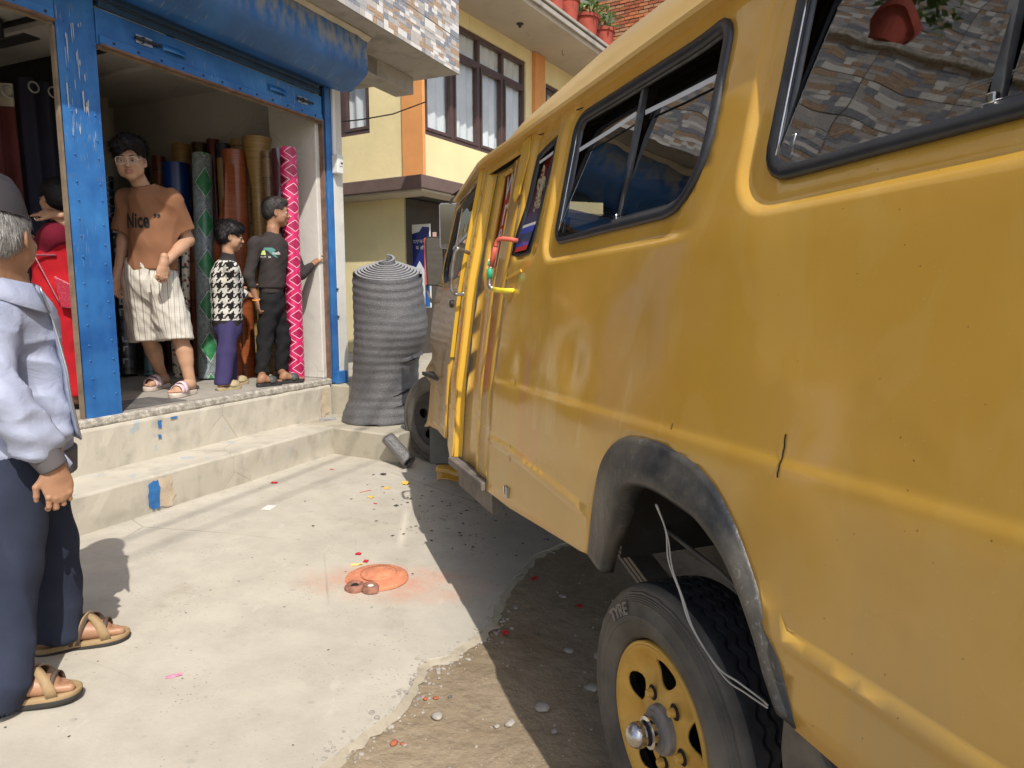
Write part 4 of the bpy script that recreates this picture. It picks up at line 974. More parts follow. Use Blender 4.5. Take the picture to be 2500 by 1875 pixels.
# ================================================================= overhead cables (their shadows cross the yard)
for i, (a, b, h, r, lb) in enumerate((((-1.987, 3.105), (-1.304, 4.917), 7.5, .015, 'thick black overhead cable crossing above the yard'), ((-1.815, 2.948), (-1.445, 3.837), 8.0, .010, 'thin black overhead cable nearest the steps'), ((-2.15, 3.4), (-1.5, 5.0), 8.3, .010, 'black overhead cable above the steps'))):
    A = Vector((a[0], a[1], 0)); B = Vector((b[0], b[1], 0)); sh_v = Vector((-.307, .785, -1))*h; d = (B-A).normalized(); P = []
    for k in range(31):
        t = -9+18*k/30; p = A+d*t-sh_v; p.z += .0; p.z = h+.012*t*t*.6; P.append(tuple(p))
    o = part('overhead_cable', tube(P, r, 6), IRON, smooth=True); tag(o, lb, 'cable', 'overhead cables')
# thin wire hanging beside the shop pillar
o = part('service_wire', tube([S(-3.70, 4.86, 2.62), S(-3.6, 5.0, 2.66), S(-3.5, 5.3, 2.76), S(-3.4, 5.7, 2.95)], .006, 6), IRON, smooth=True); tag(o, 'thin black service wire running from the pillar under the balcony', 'wire')
# buildings on the other side of the street (behind the camera; seen only in reflections)
# ================================================================= the yellow minibus
BD = Vector((-0.33107536, 0.94323464, -0.02641057)); BN = Vector((-0.94356378, -0.33119089, 0)); BU = Vector((-0.00874694, 0.02492006, 0.99965118))
def B(L, w, h): return tuple(EYE+BD*L+BN*w+BU*h)
HS = [-1, -.72, -.28, .15, .22, .60, .75]; WS = [-.735, -.745, -.775, -.835, -.85, -.93, -.96]
def wb(L, h): return float(np.interp(h, HS, WS))-(0.15*(L-3.0) if L > 3.0 else 0)
def sdrr(x, y, x0, y0, x1, y1, r):
    cx, cy = (x0+x1)/2, (y0+y1)/2; qx = abs(x-cx)-(x1-x0)/2+r; qy = abs(y-cy)-(y1-y0)/2+r
    return math.hypot(max(qx, 0), max(qy, 0))+min(max(qx, qy), 0)-r
REC = [(1.19, .150, 2.115, .652, .10), (-.75, .168, 1.135, .652, .11), (2.15, .175, 2.395, .652, .05)]
def sm(t): t = max(0, min(1, t)); return t*t*(3-2*t)
def side(L, h, off=0):
    w = wb(L, h)
    if h > -.255: pass
    w += .0035*sm((-.237-h)/.018)
    h2 = float(np.interp(L, [.5, .9, 1.57, 2.2, 2.9], [-.528, -.520, -.515, -.466, -.459])); w += .010*max(0, 1-abs(h-h2)/.015)
    for i, (x0, y0, x1, y1, r) in enumerate(REC):
        sd = sdrr(L, h, x0, y0, x1, y1, r); dep = .016*sm(-sd/.020)
        if i == 0: dep *= sm((L-1.22)/.2)
        w -= dep
    w += .0022*nz(L*2.6, h*3.1, 4)+.0010*nz(L*7, h*7, 9)
    # dents
    for (a, b, s, q) in ((1.75, -.14, .07, .007), (1.45, -.05, .1, .004), (2.15, -.2, .08, .004), (2.0, -.40, .10, .003)):
        w -= q*math.exp(-((L-a)**2+(h-b)**2)/s**2)
    return w+off
def inp(P, poly):
    x, y = P[:, 0], P[:, 1]; c = np.zeros(len(P), bool); n = len(poly)
    for i in range(n):
        xi, yi = poly[i]; xj, yj = poly[i-1]
        if yi == yj: continue
        m = ((yi > y) != (yj > y)) & (x < (xj-xi)*(y-yi)/(yj-yi)+xi); c ^= m
    return c
def sheet(outer, holes, step, f, lines=()):
    loops = [outer]+holes; pts = []; edges = []
    def add(P, closed, st):
        Q = []; n = len(P)
        for i in range(n if closed else n-1):
            a = Vector(P[i]); b = Vector(P[(i+1) % n]); m = max(1, int((b-a).length/st)); Q += [tuple(a.lerp(b, k/m)) for k in range(m)]
        if not closed: Q.append(tuple(P[-1]))
        s = len(pts); pts.extend(Q); k = len(Q); edges.extend([(s+i, s+(i+1) % k) for i in range(k if closed else k-1)])
    for P in loops: add(P, True, step)
    for P in lines: add(P, False, step)
    Bd = np.array(pts); xs = np.arange(Bd[:, 0].min()+.003, Bd[:, 0].max(), step); ys = np.arange(Bd[:, 1].min()+.002, Bd[:, 1].max(), step)
    Gx, Gy = np.meshgrid(xs, ys); P = np.stack([Gx.ravel(), Gy.ravel()], 1); ok = inp(P, outer)
    for H_ in holes: ok &= ~inp(P, H_)
    P = P[ok]; keep = []
    for k in range(0, len(P), 400):
        q = P[k:k+400]; d2 = ((q[:, None, :]-Bd[None])**2).sum(2).min(1); keep.append(q[d2 > (step*.3)**2])
    pts += [tuple(p) for p in np.concatenate(keep)] if keep else []
    r = delaunay_2d_cdt([Vector(p) for p in pts], edges, [], 0, 1e-6)
    V2 = np.array([(v.x, v.y) for v in r[0]]); T = np.array([list(t) for t in r[2]]); cen = V2[T].mean(1); ok = inp(cen, outer)
    for H_ in holes: ok &= ~inp(cen, H_)
    return [tuple(f(x, y)) for x, y in V2], [list(map(int, t)) for t in T[ok]], V2
def resamp(P, n):
    d = [0]
    for a, b in zip(P, P[1:]): d.append(d[-1]+math.dist(a, b))
    t = np.linspace(0, d[-1], n); return [(float(np.interp(q, d, [p[0] for p in P])), float(np.interp(q, d, [p[1] for p in P]))) for q in t]
def smooth2(P, k=3):
    P = [list(p) for p in P]
    for _ in range(k):
        Q = [P[0]]+[[(P[i-1][j]+2*P[i][j]+P[i+1][j])/4 for j in (0, 1)] for i in range(1, len(P)-1)]+[P[-1]]; P = Q
    return P
bus = thing('minibus', 'mustard yellow minibus crashed nose first into the foam roll', 'minibus', B(1.3, -1.7, -1.31))
def bp(name, geo, m, parent=bus, **k): return part(name, geo, m, parent, **k)
def yellow(name, c1, c2, r0=.07, patches=True):
    m = Mat(name, r0, 0, .5); x, y, z = m.xyz('UV'); n = m.noise(1.6, 5, 'UV'); base = m.mix(n.step(.35, .65), c1, c2)
    if patches:
        dull = m.noise(1.3, 3, 'UV', dist=.8).step(.50, .53); base = m.mix(dull*.25, base, tuple(v*.84 for v in c1)); d2 = m.noise(3.5, 5, 'UV', stretch=(1.6, .6, 1), dist=1).step(.56, .60); base = m.mix(d2*.15, base, (.66, .46, .14))
        low = 1-y.step(-.60, -.22); du = m.noise(3, 5, 'UV').step(.2, .8); base = m.mix(low*(.25+du*.35), base, (.62, .40, .11))
        p1 = (((x-2.03).abs()) < .10)*(y < -.12)*(y > -.47)*m.noise(6, 4, 'UV', stretch=(1, .4, 1)).step(.40, .46); base = m.mix(p1*.5, base, (.62, .30, .10))  # orange patch: reflection of the orange pilaster painted into the colour
        s = m.noise(5, 4, 'UV', stretch=(2.2, .35, 1)).step(.60, .64)*(y < -.05)*(y > -.36)*(x > 1.3); base = m.mix(s*.45, base, (.66, .45, .16))  # pale upright smears: reflections painted into the colour
        ds = m.noise(1.4, 5, 'UV', stretch=(3.5, .5, 1)).step(.52, .66); base = m.mix(ds*low*.35, base, (.46, .34, .17)); sp = m.voro(34, 'UV'); base = m.mix((1-sp.step(.035, .06))*.7*m.noise(2, 1, 'UV').step(.5, .6), base, (.05, .035, .02)); sp3 = m.voro(90, 'UV'); base = m.mix((1-sp3.step(.04, .07))*.5, base, (.75, .62, .35))
        rr = m.noise(2.2, 4, 'UV').step(.35, .7)*.12+r0+low*.25; m.rough(rr)
    m.col(base); m.bump(m.noise(3.2, 3, 'UV'), .07, .02); m.bump(m.noise(120, 2), .03, .002)
    m.b.inputs['Coat Weight'].default_value = .25; m.b.inputs['Coat Roughness'].default_value = .08
    return m.m
YP = yellow('mustard_paint', (.57, .325, .050), (.62, .365, .066)); YJ = yellow('sunlit_yellow_paint', (.70, .42, .035), (.66, .38, .035), .3, False)  # YJ: brighter copy of the mustard, sunlight put into the colour
RUB = simple('black_rubber', (.022, .024, .028), .42, .3, 14, .15, 50, 0, .5); RUBD = Mat('dusty_rubber', .7); RUBD.col(RUBD.mix(RUBD.noise(5, 6).step(.4, .62), (.05, .05, .052), (.20, .18, .15))); RUBD.bump(RUBD.noise(50, 4), .3, .004); RUBD = RUBD.m
FLR = Mat('scuffed_flare', .42); a = FLR.noise(6, 6); b = FLR.noise(3, 3); base = FLR.mix(a.step(.42, .62), (.022, .024, .027), (.085, .078, .064)); sc = FLR.noise(40, 6, dist=2).step(.60, .66)*b.step(.5, .6); base = FLR.mix(sc*.5, base, (.22, .22, .22)); FLR.col(base); FLR.bump(FLR.noise(25, 5), .5, .008); FLR = FLR.m
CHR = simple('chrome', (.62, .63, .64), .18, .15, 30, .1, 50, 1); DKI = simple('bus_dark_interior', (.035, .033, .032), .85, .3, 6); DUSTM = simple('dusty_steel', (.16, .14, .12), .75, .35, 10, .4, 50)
ARO = [(1.558, -.616), (1.552, -.55), (1.542, -.482), (1.503, -.359), (1.447, -.309), (1.382, -.286), (1.252, -.279), (1.131, -.294), (1.048, -.33), (.983, -.387), (.931, -.456), (.892, -.518), (.862, -.56), (.846, -.585), (.811, -.647)]
ARI = [(1.489, -.640), (1.478, -.58), (1.459, -.521), (1.442, -.416), (1.395, -.395), (1.335, -.388), (1.27, -.389), (1.144, -.403), (1.033, -.448), (.98, -.497), (.934, -.551), (.915, -.58), (.901, -.607), (.885, -.620), (.862, -.648)]
W1 = rrect(1.262, .232, 2.018, .588, [.03, .03, .03, .11]); W1 = rrect(1.262, .232, 2.018, .588, [.035, .04, .04, .13])
W2 = rrect(-.62, .250, 1.048, .600, [.045, .05, .05, .1]); W3 = [(2.275, .222), (2.395, .222), (2.345, .540), (2.205, .575)]
W3 = [(2.262, .215), (2.385, .215), (2.345, .545), (2.19, .575)]
sill_r = [(-2.2, -.66), (.72, -.652), (.81, -.647)]
outer = sill_r+ARO[::-1][1:]+[(1.60, -.622), (2.15, -.655), (2.425, -.660), (2.42, -.2), (2.42, .595), (2.94, .595), (2.92, -.1), (2.92, -.62), (2.97, -.64), (3.045, -.60), (3.06, -.2), (3.07, .2), (3.09, .66), (2.4, .66), (-2.2, .66)]
lines = []
for (x0, y0, x1, y1, r) in REC:
    for k in (-.007, 0.001, .006, .013, .019, .026):
        Q = rrect(x0+k, y0+k, x1-k, y1-k, max(.02, r-k), 8)
        Q = [q for q in Q if q[1] < .644]; Q = sorted(Q, key=lambda q: 0) 
        # start at top right going clockwise so the open side is the top
        i0 = max(range(len(Q)), key=lambda i: (Q[i][0] < (x0+x1)/2, Q[i][1])); Qr = Q[i0:]+Q[:i0]
        lines.append(Qr)
for k in (-.229, -.237, -.244, -.252, -.259, -.267): lines += [[(-2.19, k), (1.40, k), (1.55, k), (2.41, k)]]
def h2f(L): return float(np.interp(L, [.5, .9, 1.57, 2.2, 2.9], [-.528, -.520, -.515, -.466, -.459]))
for k in (-.024, -.015, 0, .015, .024): lines += [[(-2.19, -.528+k), (.5, -.528+k), (.85, h2f(.85)+k)], [(1.58, h2f(1.58)+k), (2.2, -.466+k), (2.41, h2f(2.41)+k)]]
for k in (1.05, 1.12, 1.2):
    Q = [(1.22+(a-1.22)*k, -.62+(b+.62)*k) for a, b in smooth2(resamp(ARO, 26), 2)]; lines.append([q for q in Q if -.60 < q[1] < -.275])
V, F, V2 = sheet(outer, [W1, W2, W3], .045, lambda L, h: B(L, side(L, h), h), lines)
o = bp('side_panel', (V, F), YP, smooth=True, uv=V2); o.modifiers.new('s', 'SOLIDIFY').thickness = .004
# seams between the pressed panels
def strip(name, pts, wd, m, off=.0035, parent=bus):
    V = []; 
    for i, (L, h) in enumerate(pts):
        a = Vector(pts[max(0, i-1)]); b = Vector(pts[min(len(pts)-1, i+1)]); t = (b-a).normalized(); nn = Vector((-t.y, t.x))*wd/2
        for s in (-1, 1): q = Vector((L, h))+nn*s; V.append(B(q.x, side(q.x, q.y)+off, q.y))
    return bp(name, (V, [[2*i, 2*i+1, 2*i+3, 2*i+2] for i in range(len(pts)-1)]), m, parent)
SEAM = simple('seam_brown', (.17, .10, .02), .7, .2, 30)  # dark brown for panel seams and small scratches
def vline(x0, h0, x1, h1, n=24, j=.0008): return [(x0+(x1-x0)*k/n+j*nz(k*.6, x0), h0+(h1-h0)*k/n) for k in range(n+1)]
strip('panel_seam', vline(1.185, .64, 1.225, -.262), .0045, SEAM); strip('panel_seam', vline(2.215, .16, 2.17, -.60), .0045, SEAM)
strip('scratch', [(.895+.004*nz(k*.5, 3), -.199-.007*k) for k in range(11)], .0036, BLACK, .006); strip('scratch', [(.935, -.165), (1.0, -.152), (1.06, -.142)], .0015, simple('scratch_brown', (.25, .13, .03), .7))
strip('scratch', vline(1.50, -.11, 1.505, -.145, 6), .002, SEAM); strip('scratch', [(1.62, .12), (1.615, .09)], .002, SEAM); strip('scratch', [(1.9, -.215), (1.96, -.222), (2.02, -.215)], .0015, SEAM)
strip('roof_crack', [(2.42-.045*k, .627+.004*math.sin(k*1.7)+.006*nz(k, 7)) for k in range(20)], .0035, BLACK)
# ---- windows
def ringpath(P, off, dep=0):
    return [B(x, wb(x, y)-.019+off, y) for x, y in P]
def offs(P, d):
    n = len(P); c = Vector((sum(p[0] for p in P)/n, sum(p[1] for p in P)/n)); R = []
    for i in range(n):
        a = Vector(P[i-1]); p = Vector(P[i]); b = Vector(P[(i+1) % n]); t = (b-a).normalized(); nn = Vector((t.y, -t.x)); R.append(tuple(p+nn*d))
    return R
def gasket(name, P, w0, w1, prof, m, parent):
    # prof: list of (offset outwards in plane, height off the panel)
    n = len(P); V = []
    rings = [offs(P, d) for d, _ in prof]
    for (d, hgt), R in zip(prof, rings): V += [B(x, min(wb(x, y)+.004, side(x, y))+hgt, y) for x, y in R]
    F = [[k*n+i, k*n+(i+1) % n, (k+1)*n+(i+1) % n, (k+1)*n+i] for k in range(len(prof)-1) for i in range(n)]
    return bp(name, (V, F), m, parent, smooth=True)
def densify(P, st=.05):
    R = []
    for i in range(len(P)):
        a = Vector(P[i]); b = Vector(P[(i+1) % len(P)]); m = max(1, int((b-a).length/st)); R += [tuple(a.lerp(b, k/m)) for k in range(m)]
    return R
BG = glassmat("bus_window_glass", (.40, .42, .42), .05, .03, .015); 
GRIM = Mat('dusty_glass_film', .6)
def pane(name, P, off, parent, m=None):
    x0 = min(p[0] for p in P); x1 = max(p[0] for p in P); y0 = min(p[1] for p in P); y1 = max(p[1] for p in P)
    V, F, V2 = sheet(P, [], .09, lambda L, h: B(L, wb(L, h)-.019+off-.12*(h-.41)+.0010*nz(L*4, h*4, off*99), h), [])
    return bp(name, (V, F), m or BG, parent, smooth=True, uv=V2)
STRIPE = simple('pale_window_stripe', (.62, .65, .70), .3, .05, 10, 0)  # colour of the thin pale strips across the panes
def wstripe(pts, wd, off, parent):
    V = []
    for L, h in pts:
        for s in (-1, 1): V.append(B(L, wb(L, h)-.019+off+.003, h+s*wd/2))
    bp('window_stripe', (V, [[2*i, 2*i+1, 2*i+3, 2*i+2] for i in range(len(pts)-1)]), STRIPE, parent)
def buswindow(P, mull, stripe, lat, r=.0):
    P = densify(P, .06)
    f = gasket('window_seal', P, 0, 0, [(.024, -.003), (.024, .010), (.016, .016), (.002, .014), (-.006, .008), (-.008, -.002), (-.004, -.008)], RUB, bus)
    gasket('metal_frame', offs(P, -.008), 0, 0, [(.004, -.004), (.002, .004), (-.002, .004), (-.005, -.006)], simple('window_aluminium', (.06, .062, .066), .35, .3, 14, .1, 60, .6), f)
    gasket('chrome_bead', offs(P, .004), 0, 0, [(.003, .0145), (.0015, .0175), (-.0015, .0175), (-.003, .012)], CHR, f) if False else None
    x0 = min(p[0] for p in P); x1 = max(p[0] for p in P); y0 = min(p[1] for p in P); y1 = max(p[1] for p in P)
    Q = offs(P, .004)
    if mull is None: pane('pane', Q, -.006, f)
    else:
        def clip(P, a, keep):
            R = []
            for i in range(len(P)):
                p, q = P[i], P[(i+1) % len(P)]; ip = (p[0] > a) == keep; iq = (q[0] > a) == keep
                if ip: R.append(p)
                if ip != iq: t = (a-p[0])/(q[0]-p[0]); R.append((a, p[1]+t*(q[1]-p[1])))
            return R
        pane('pane', clip(Q, mull, True), -.004, f); pane('pane', clip(Q, mull-.02, False), -.016, f)
        V = []
        for h in np.linspace(y0-.002, y1+.002, 8):
            for dl, dw in ((-.007, -.014), (-.007, .0), (.007, .0), (.007, -.014)): V.append(B(mull+dl, wb(mull, h)-.019+dw, h))
        bp('slider_rail', (V, [[i*4+k, i*4+k+1, i*4+5+k, i*4+4+k] for i in range(7) for k in range(3)]), simple('window_aluminium_grey', (.14, .15, .16), .35, .3, 14, .1, 60, .6), f)
        bp('rail_catch', box((mull-.01, -.008, 0), (mull+.03, .004, .014), lambda L, w, z: B(L, wb(L, y0)-.014+w, y0+.006+z)), CHR, f, bev=.002)
    for pts, off in stripe: wstripe(pts, .012, off, f)
    if lat:
        L, h = lat; bp('slider_latch', box((L-.012, 0, h-.028), (L+.012, .014, h+.028), lambda a, w, z: B(a, wb(a, z)-.026+w, z)), RUB, f, bev=.003); bp('latch_button', box((L-.006, 0.0142, h-.02), (L+.006, .018, h+.02), lambda a, w, z: B(a, wb(a, z)-.026+w, z)), CHR, f, bev=.002)
        bp('track_channel', box((L-.03, -.006, 0), (mull+.03 if mull else L-.5, .004, .014), lambda a, w, z: B(a, wb(a, y0)-.014+w, y0+.004+z)), RUB, f, bev=.002)
        bp('edge_trim', tube([B(x1-.006, wb(x1, y0+.02+(y1-y0-.06)*k/8)-.006, y0+.02+(y1-y0-.06)*k/8) for k in range(9)], .0022, 6), CHR, f, smooth=True)
    return f
f1 = buswindow(W1, 1.648, [([(2.012, .497), (1.81, .506), (1.662, .515)], -.004), ([(1.634, .512), (1.5, .508), (1.275, .505)], -.016)], (1.992, .262))
f2 = buswindow(W2, .655, [], (1.010, .285))
FILM = Mat('window_film_art', .35); x, y, z = FILM.xyz('UV'); base = FILM.mix(y.step(.30, .46), hexc('35405c'), hexc('6a1c1c')); st = (((y*18).fract() < .4)*(y < .33)); base = FILM.mix(st, base, hexc('3c47a0')); base = FILM.mix(((y*9+.3).fract() < .3)*(y < .31), base, (.6, .58, .56)); base = FILM.mix((y < .232), base, hexc('b03028')); base = FILM.mix((y > .535), base, hexc('a82a26'))
FILM.col(base); FILM = FILM.m
f3 = gasket('window_seal', densify(W3, .04), 0, 0, [(.016, .0), (.014, .008), (.0, .008), (-.004, -.004)], RUB, bus)
pane('pane', W3, -.002, f3, FILM); wstripe([(2.352, .527), (2.2, .538)], .010, .0, f3)
GOLD = simple('gold_print', (.42, .36, .22), .5, .3, 60, 0)
gs = []; rr = random.Random(3)
for k in range(46):     # swirling ornamental print
    t = k/46*2*pi; rad = .024+.012*math.sin(5*t); L = 2.277+rad*.75*math.cos(t)*(1+.2*rr.random()); h = .425+rad*2.0*math.sin(t); gs.append(tube([B(L+.006*math.cos(q), wb(L, h)-.013, h+.009*math.sin(q)) for q in np.linspace(0, 5, 7)], .0012, 4))
for k in range(30): L = 2.277+rr.gauss(0, .011); h = .425+rr.gauss(0, .03); gs.append(tube([B(L+.005*math.cos(q), wb(L, h)-.0128, h+.008*math.sin(q)) for q in np.linspace(rr.random()*6, rr.random()*6+4, 6)], .0012, 4))
bp('gold_ornament', join(*gs), GOLD, f3)
# ---- raised yellow visor flap by the small window
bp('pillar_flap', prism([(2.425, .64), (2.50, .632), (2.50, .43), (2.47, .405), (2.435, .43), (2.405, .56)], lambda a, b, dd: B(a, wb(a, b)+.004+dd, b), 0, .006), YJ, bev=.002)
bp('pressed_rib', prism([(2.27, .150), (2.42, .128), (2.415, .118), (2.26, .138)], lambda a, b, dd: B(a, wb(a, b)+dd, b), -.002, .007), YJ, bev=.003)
# ---- gutter and roof
def roofh(L): return float(np.interp(L, [1.9, 2.6, 3.0, 3.8], [.805, .775, .70, .70]))
Ls = list(np.linspace(-2.2, 4.02, 64)); gut = []
def rprof(L):
    t = -(0.15*(L-3.0) if L > 3.0 else 0); rh = roofh(L); g0 = .655
    return [(-.942+t*1, g0-.012), (-.905+t, g0-.010), (-.898+t, g0-.002), (-.903+t, g0+.010), (-.935+t, g0+.006), (-.948+t, g0+.03), (-.958+t, g0+(rh-g0)*.45), (-.975+t, g0+(rh-g0)*.75), (-1.01+t, rh), (-1.09+t, rh+.022), (-1.3, rh+.045), (-1.8, rh+.055), (-2.3, rh+.045), (-2.56-t, rh), (-2.62-t, g0)]
V = [B(L, w+.002*nz(L*3, h*5), h+.002*nz(L*2, w*4)) for L in Ls for w, h in rprof(L)]; n = 15
uv = [(L, h) for L in Ls for w, h in rprof(L)]
bp('roof', (V, [[i*n+j, i*n+j+1, (i+1)*n+j+1, (i+1)*n+j] for i in range(len(Ls)-1) for j in range(n-1)]), yellow('roof_paint', (.60, .38, .09), (.66, .44, .13), .3, False), auto=True, uv=uv)
# ---- far side, rear, floor, front
def bbx(L0, L1, w0, w1, h0, h1): return box((L0, w0, h0), (L1, w1, h1), B)
bp('far_side', bbx(-2.2, 4.0, -2.60, -2.57, -.65, .18), YP); bp('far_side', bbx(-2.2, 4.0, -2.60, -2.57, .54, .69), YP)
for k in range(6): bp('far_pillar', bbx(-2.2+1.2*k, -2.08+1.2*k, -2.598, -2.572, .18, .54), YP)
bp('rear_wall', bbx(-2.23, -2.2, -2.58, -.78, -.65, .75), YP)
for k in range(5): bp('far_window', ([B(-2.08+1.2*k, -2.585, .18), B(-1.0+1.2*k, -2.585, .18), B(-1.0+1.2*k, -2.585, .54), B(-2.08+1.2*k, -2.585, .54)], [[0, 1, 2, 3]]), simple('far_curtain', (.05, .045, .045), .9, .3, 5))
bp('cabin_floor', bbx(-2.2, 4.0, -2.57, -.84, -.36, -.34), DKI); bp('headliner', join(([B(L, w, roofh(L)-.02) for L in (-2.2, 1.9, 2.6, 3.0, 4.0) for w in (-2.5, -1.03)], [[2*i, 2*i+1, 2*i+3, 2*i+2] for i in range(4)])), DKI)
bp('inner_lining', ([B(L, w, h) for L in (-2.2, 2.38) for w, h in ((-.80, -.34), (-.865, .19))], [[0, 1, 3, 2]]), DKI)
SEAT = simple('dark_red_seat', (.16, .03, .035), .8, .25, 8); SEATB = simple('navy_seat', (.03, .04, .09), .8, .25, 8)
def rbox(x0, x1, y0, y1, z0, z1): return box((x0, y0, z0), (x1, y1, z1), B)
for L, c in ((1.50, 0), (.62, 0), (-.2, 0), (2.0, 1)):
    for w0 in (-1.52, -2.45):
        s = bp('seat_back', rbox(L-.05, L+.05, w0, w0+.50, -.05, .42), (SEAT, SEATB)[c]); bevel(s.data, .035, 3); bp('seat_base', rbox(L, L+.42, w0, w0+.50, -.14, -.03), (SEAT, SEATB)[c], bev=.03)
for w, h in ((-1.1, .33), (-1.6, .44)): bp('grab_rail', tube([B(-1.5, w, h+.02), B(1.0, w, h+.03), B(2.2, w, h-.01)], .010, 8), CHR, smooth=True)
bp('seat_handle', tube([B(1.90+.07*math.cos(a), -1.08, .215+.06*math.sin(a)) for a in np.linspace(-.6, 3.4, 14)], .010, 8), simple('blue_black_handle', (.02, .03, .06), .4), smooth=True)
bp('seat_handle', tube([B(1.98, -1.06, .10), B(1.93, -1.07, .20), B(1.84, -1.08, .24), B(1.76, -1.10, .20)], .012, 8), simple('blue_black_handle', (.02, .03, .06), .4), smooth=True)
hang = bp('hanging_cloth', grid(list(np.linspace(-.05, .05, 10)), list(np.linspace(0, .22, 10)), lambda a, b: B(1.36+a*(1-b*1.5), -1.15+.02*math.sin(a*90), .46-b)), simple('pale_blue_cloth', (.15, .25, .36), .8, .3, 14), smooth=True)
# ---- wheel well and underbody
V = []; AI = ARI
for (L, h) in AI:
    for w in (-.83, -1.12): V.append(B(L+(.05 if L > 1.4 else 0), w, h+.008))
bp('wheel_well', (V, [[2*i, 2*i+1, 2*i+3, 2*i+2] for i in range(len(AI)-1)]), simple('well_dark', (.035, .032, .028), .9, .4, 8, .3), smooth=True)
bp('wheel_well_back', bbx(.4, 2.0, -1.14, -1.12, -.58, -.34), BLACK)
for w in (-1.18, -2.1): bp('chassis_rail', bbx(-2.1, 4.3, w-.07, w, -.74, -.60), DUSTM)
bp('underfloor', bbx(-2.1, 4.0, -2.55, -1.13, -.60, -.58), BLACK)
for k, (dl) in enumerate((0, .10, .2)):
    pts = [(2.30-dl*.8, -.575-.016*k), (2.12-dl*.6, -.625-.018*k), (1.85, -.70-.018*k), (1.55, -.80-.018*k), (1.3, -.85-.018*k), (.9+dl, -.82-.02*k), (.5+dl, -.70)]
    V = []
    for L, h in pts:
        for w, d_ in ((-1.06, 0), (-.985, 0), (-.985, -.013), (-1.06, -.013)): V.append(B(L, w, h+d_))
    bp('leaf_spring', (V, [[i*4+j, i*4+(j+1) % 4, i*4+4+(j+1) % 4, i*4+4+j] for i in range(5) for j in range(4)]), DUSTM)
bp('shackle', tube([B(1.72, -1.0, -.50), B(1.70, -1.0, -.60), B(1.60, -.99, -.62), B(1.55, -.98, -.56)], .012, 8), DUSTM, smooth=True)
bp('brake_pipe', tube([B(1.70, -.97, -.53), B(1.5, -.95, -.565), B(1.3, -.96, -.60), B(1.15, -.98, -.66)], .006, 6), DUSTM, smooth=True)
bp('exhaust_pipe', tube([B(1.6, -1.10, -.50), B(1.35, -1.06, -.50), B(1.1, -1.02, -.56), B(.95, -1.0, -.66)], .03, 10), DUSTM, smooth=True)
bp('rear_axle', cyl(B(1.299, -.98, -.965), B(1.299, -2.3, -.965), .05), DUSTM, smooth=True)
bp('stray_wire', tube(spl([B(1.28, -.775, -.415), B(1.262, -.79, -.47), B(1.265, -.80, -.54), B(1.235, -.81, -.60), B(1.20, -.815, -.66), B(1.10, -.81, -.70), B(1.02, -.80, -.69), B(.95, -.79, -.68), B(.90, -.765, -.66)]), .0021, 6), simple('white_wire', (.5, .5, .48), .5), smooth=True)
bp('stray_wire', tube(spl([B(1.275, -.775, -.415), B(1.255, -.79, -.48), B(1.25, -.80, -.55), B(1.222, -.81, -.61), B(1.18, -.812, -.665), B(1.08, -.81, -.71), B(1.0, -.80, -.70), B(.90, -.765, -.665)]), .0018, 6), simple('white_wire', (.5, .5, .48), .5), smooth=True)
# ---- arch flare
N = 70; PO = smooth2(resamp(ARO, N), 4); PI_ = smooth2(resamp(ARI, N), 4); V = []; prof = [(-.03, -.004), (0, .004), (.05, .014), (.12, .016), (.35, .024), (.62, .036), (.88, .038), (1.0, .030), (1.02, .0), (1.03, -.016)]
for q_, ((a, b), (c, d_)) in enumerate(zip(PO, PI_)):
    fc_ = (1-.6*sm((q_/(N-1)-.45)/.5))*(.25+.75*sm(q_/(N-1)/.30)); c, d_ = c*(1-.046*fc_/.76), d_*(1-.046*fc_/.76)
    for t, o_ in prof:
        o_ = o_*fc_ if t < 1.01 else o_
        L, h = a+(c-a)*t, b+(d_-b)*t; V.append(B(L, wb(L, h)+o_+.003*nz(L*9, h*9, t), h))
n = len(prof); o = bp('arch_flare', (V, [[i*n+j, (i+1)*n+j, (i+1)*n+j+1, i*n+j+1] for i in range(N-1) for j in range(n-1)]), FLR, smooth=True)
o.modifiers.new('s', 'SOLIDIFY').thickness = .006
bp('mud_flap', prism([(.865, -.62), (.80, -.66), (.66, -.80), (.62, -1.1), (.70, -1.12), (.85, -.9), (.875, -.72)], lambda a, b, dd: B(a, -.80+dd+.02*nz(a*6, b*5), b), -.10, .03), RUBD, bev=.01)
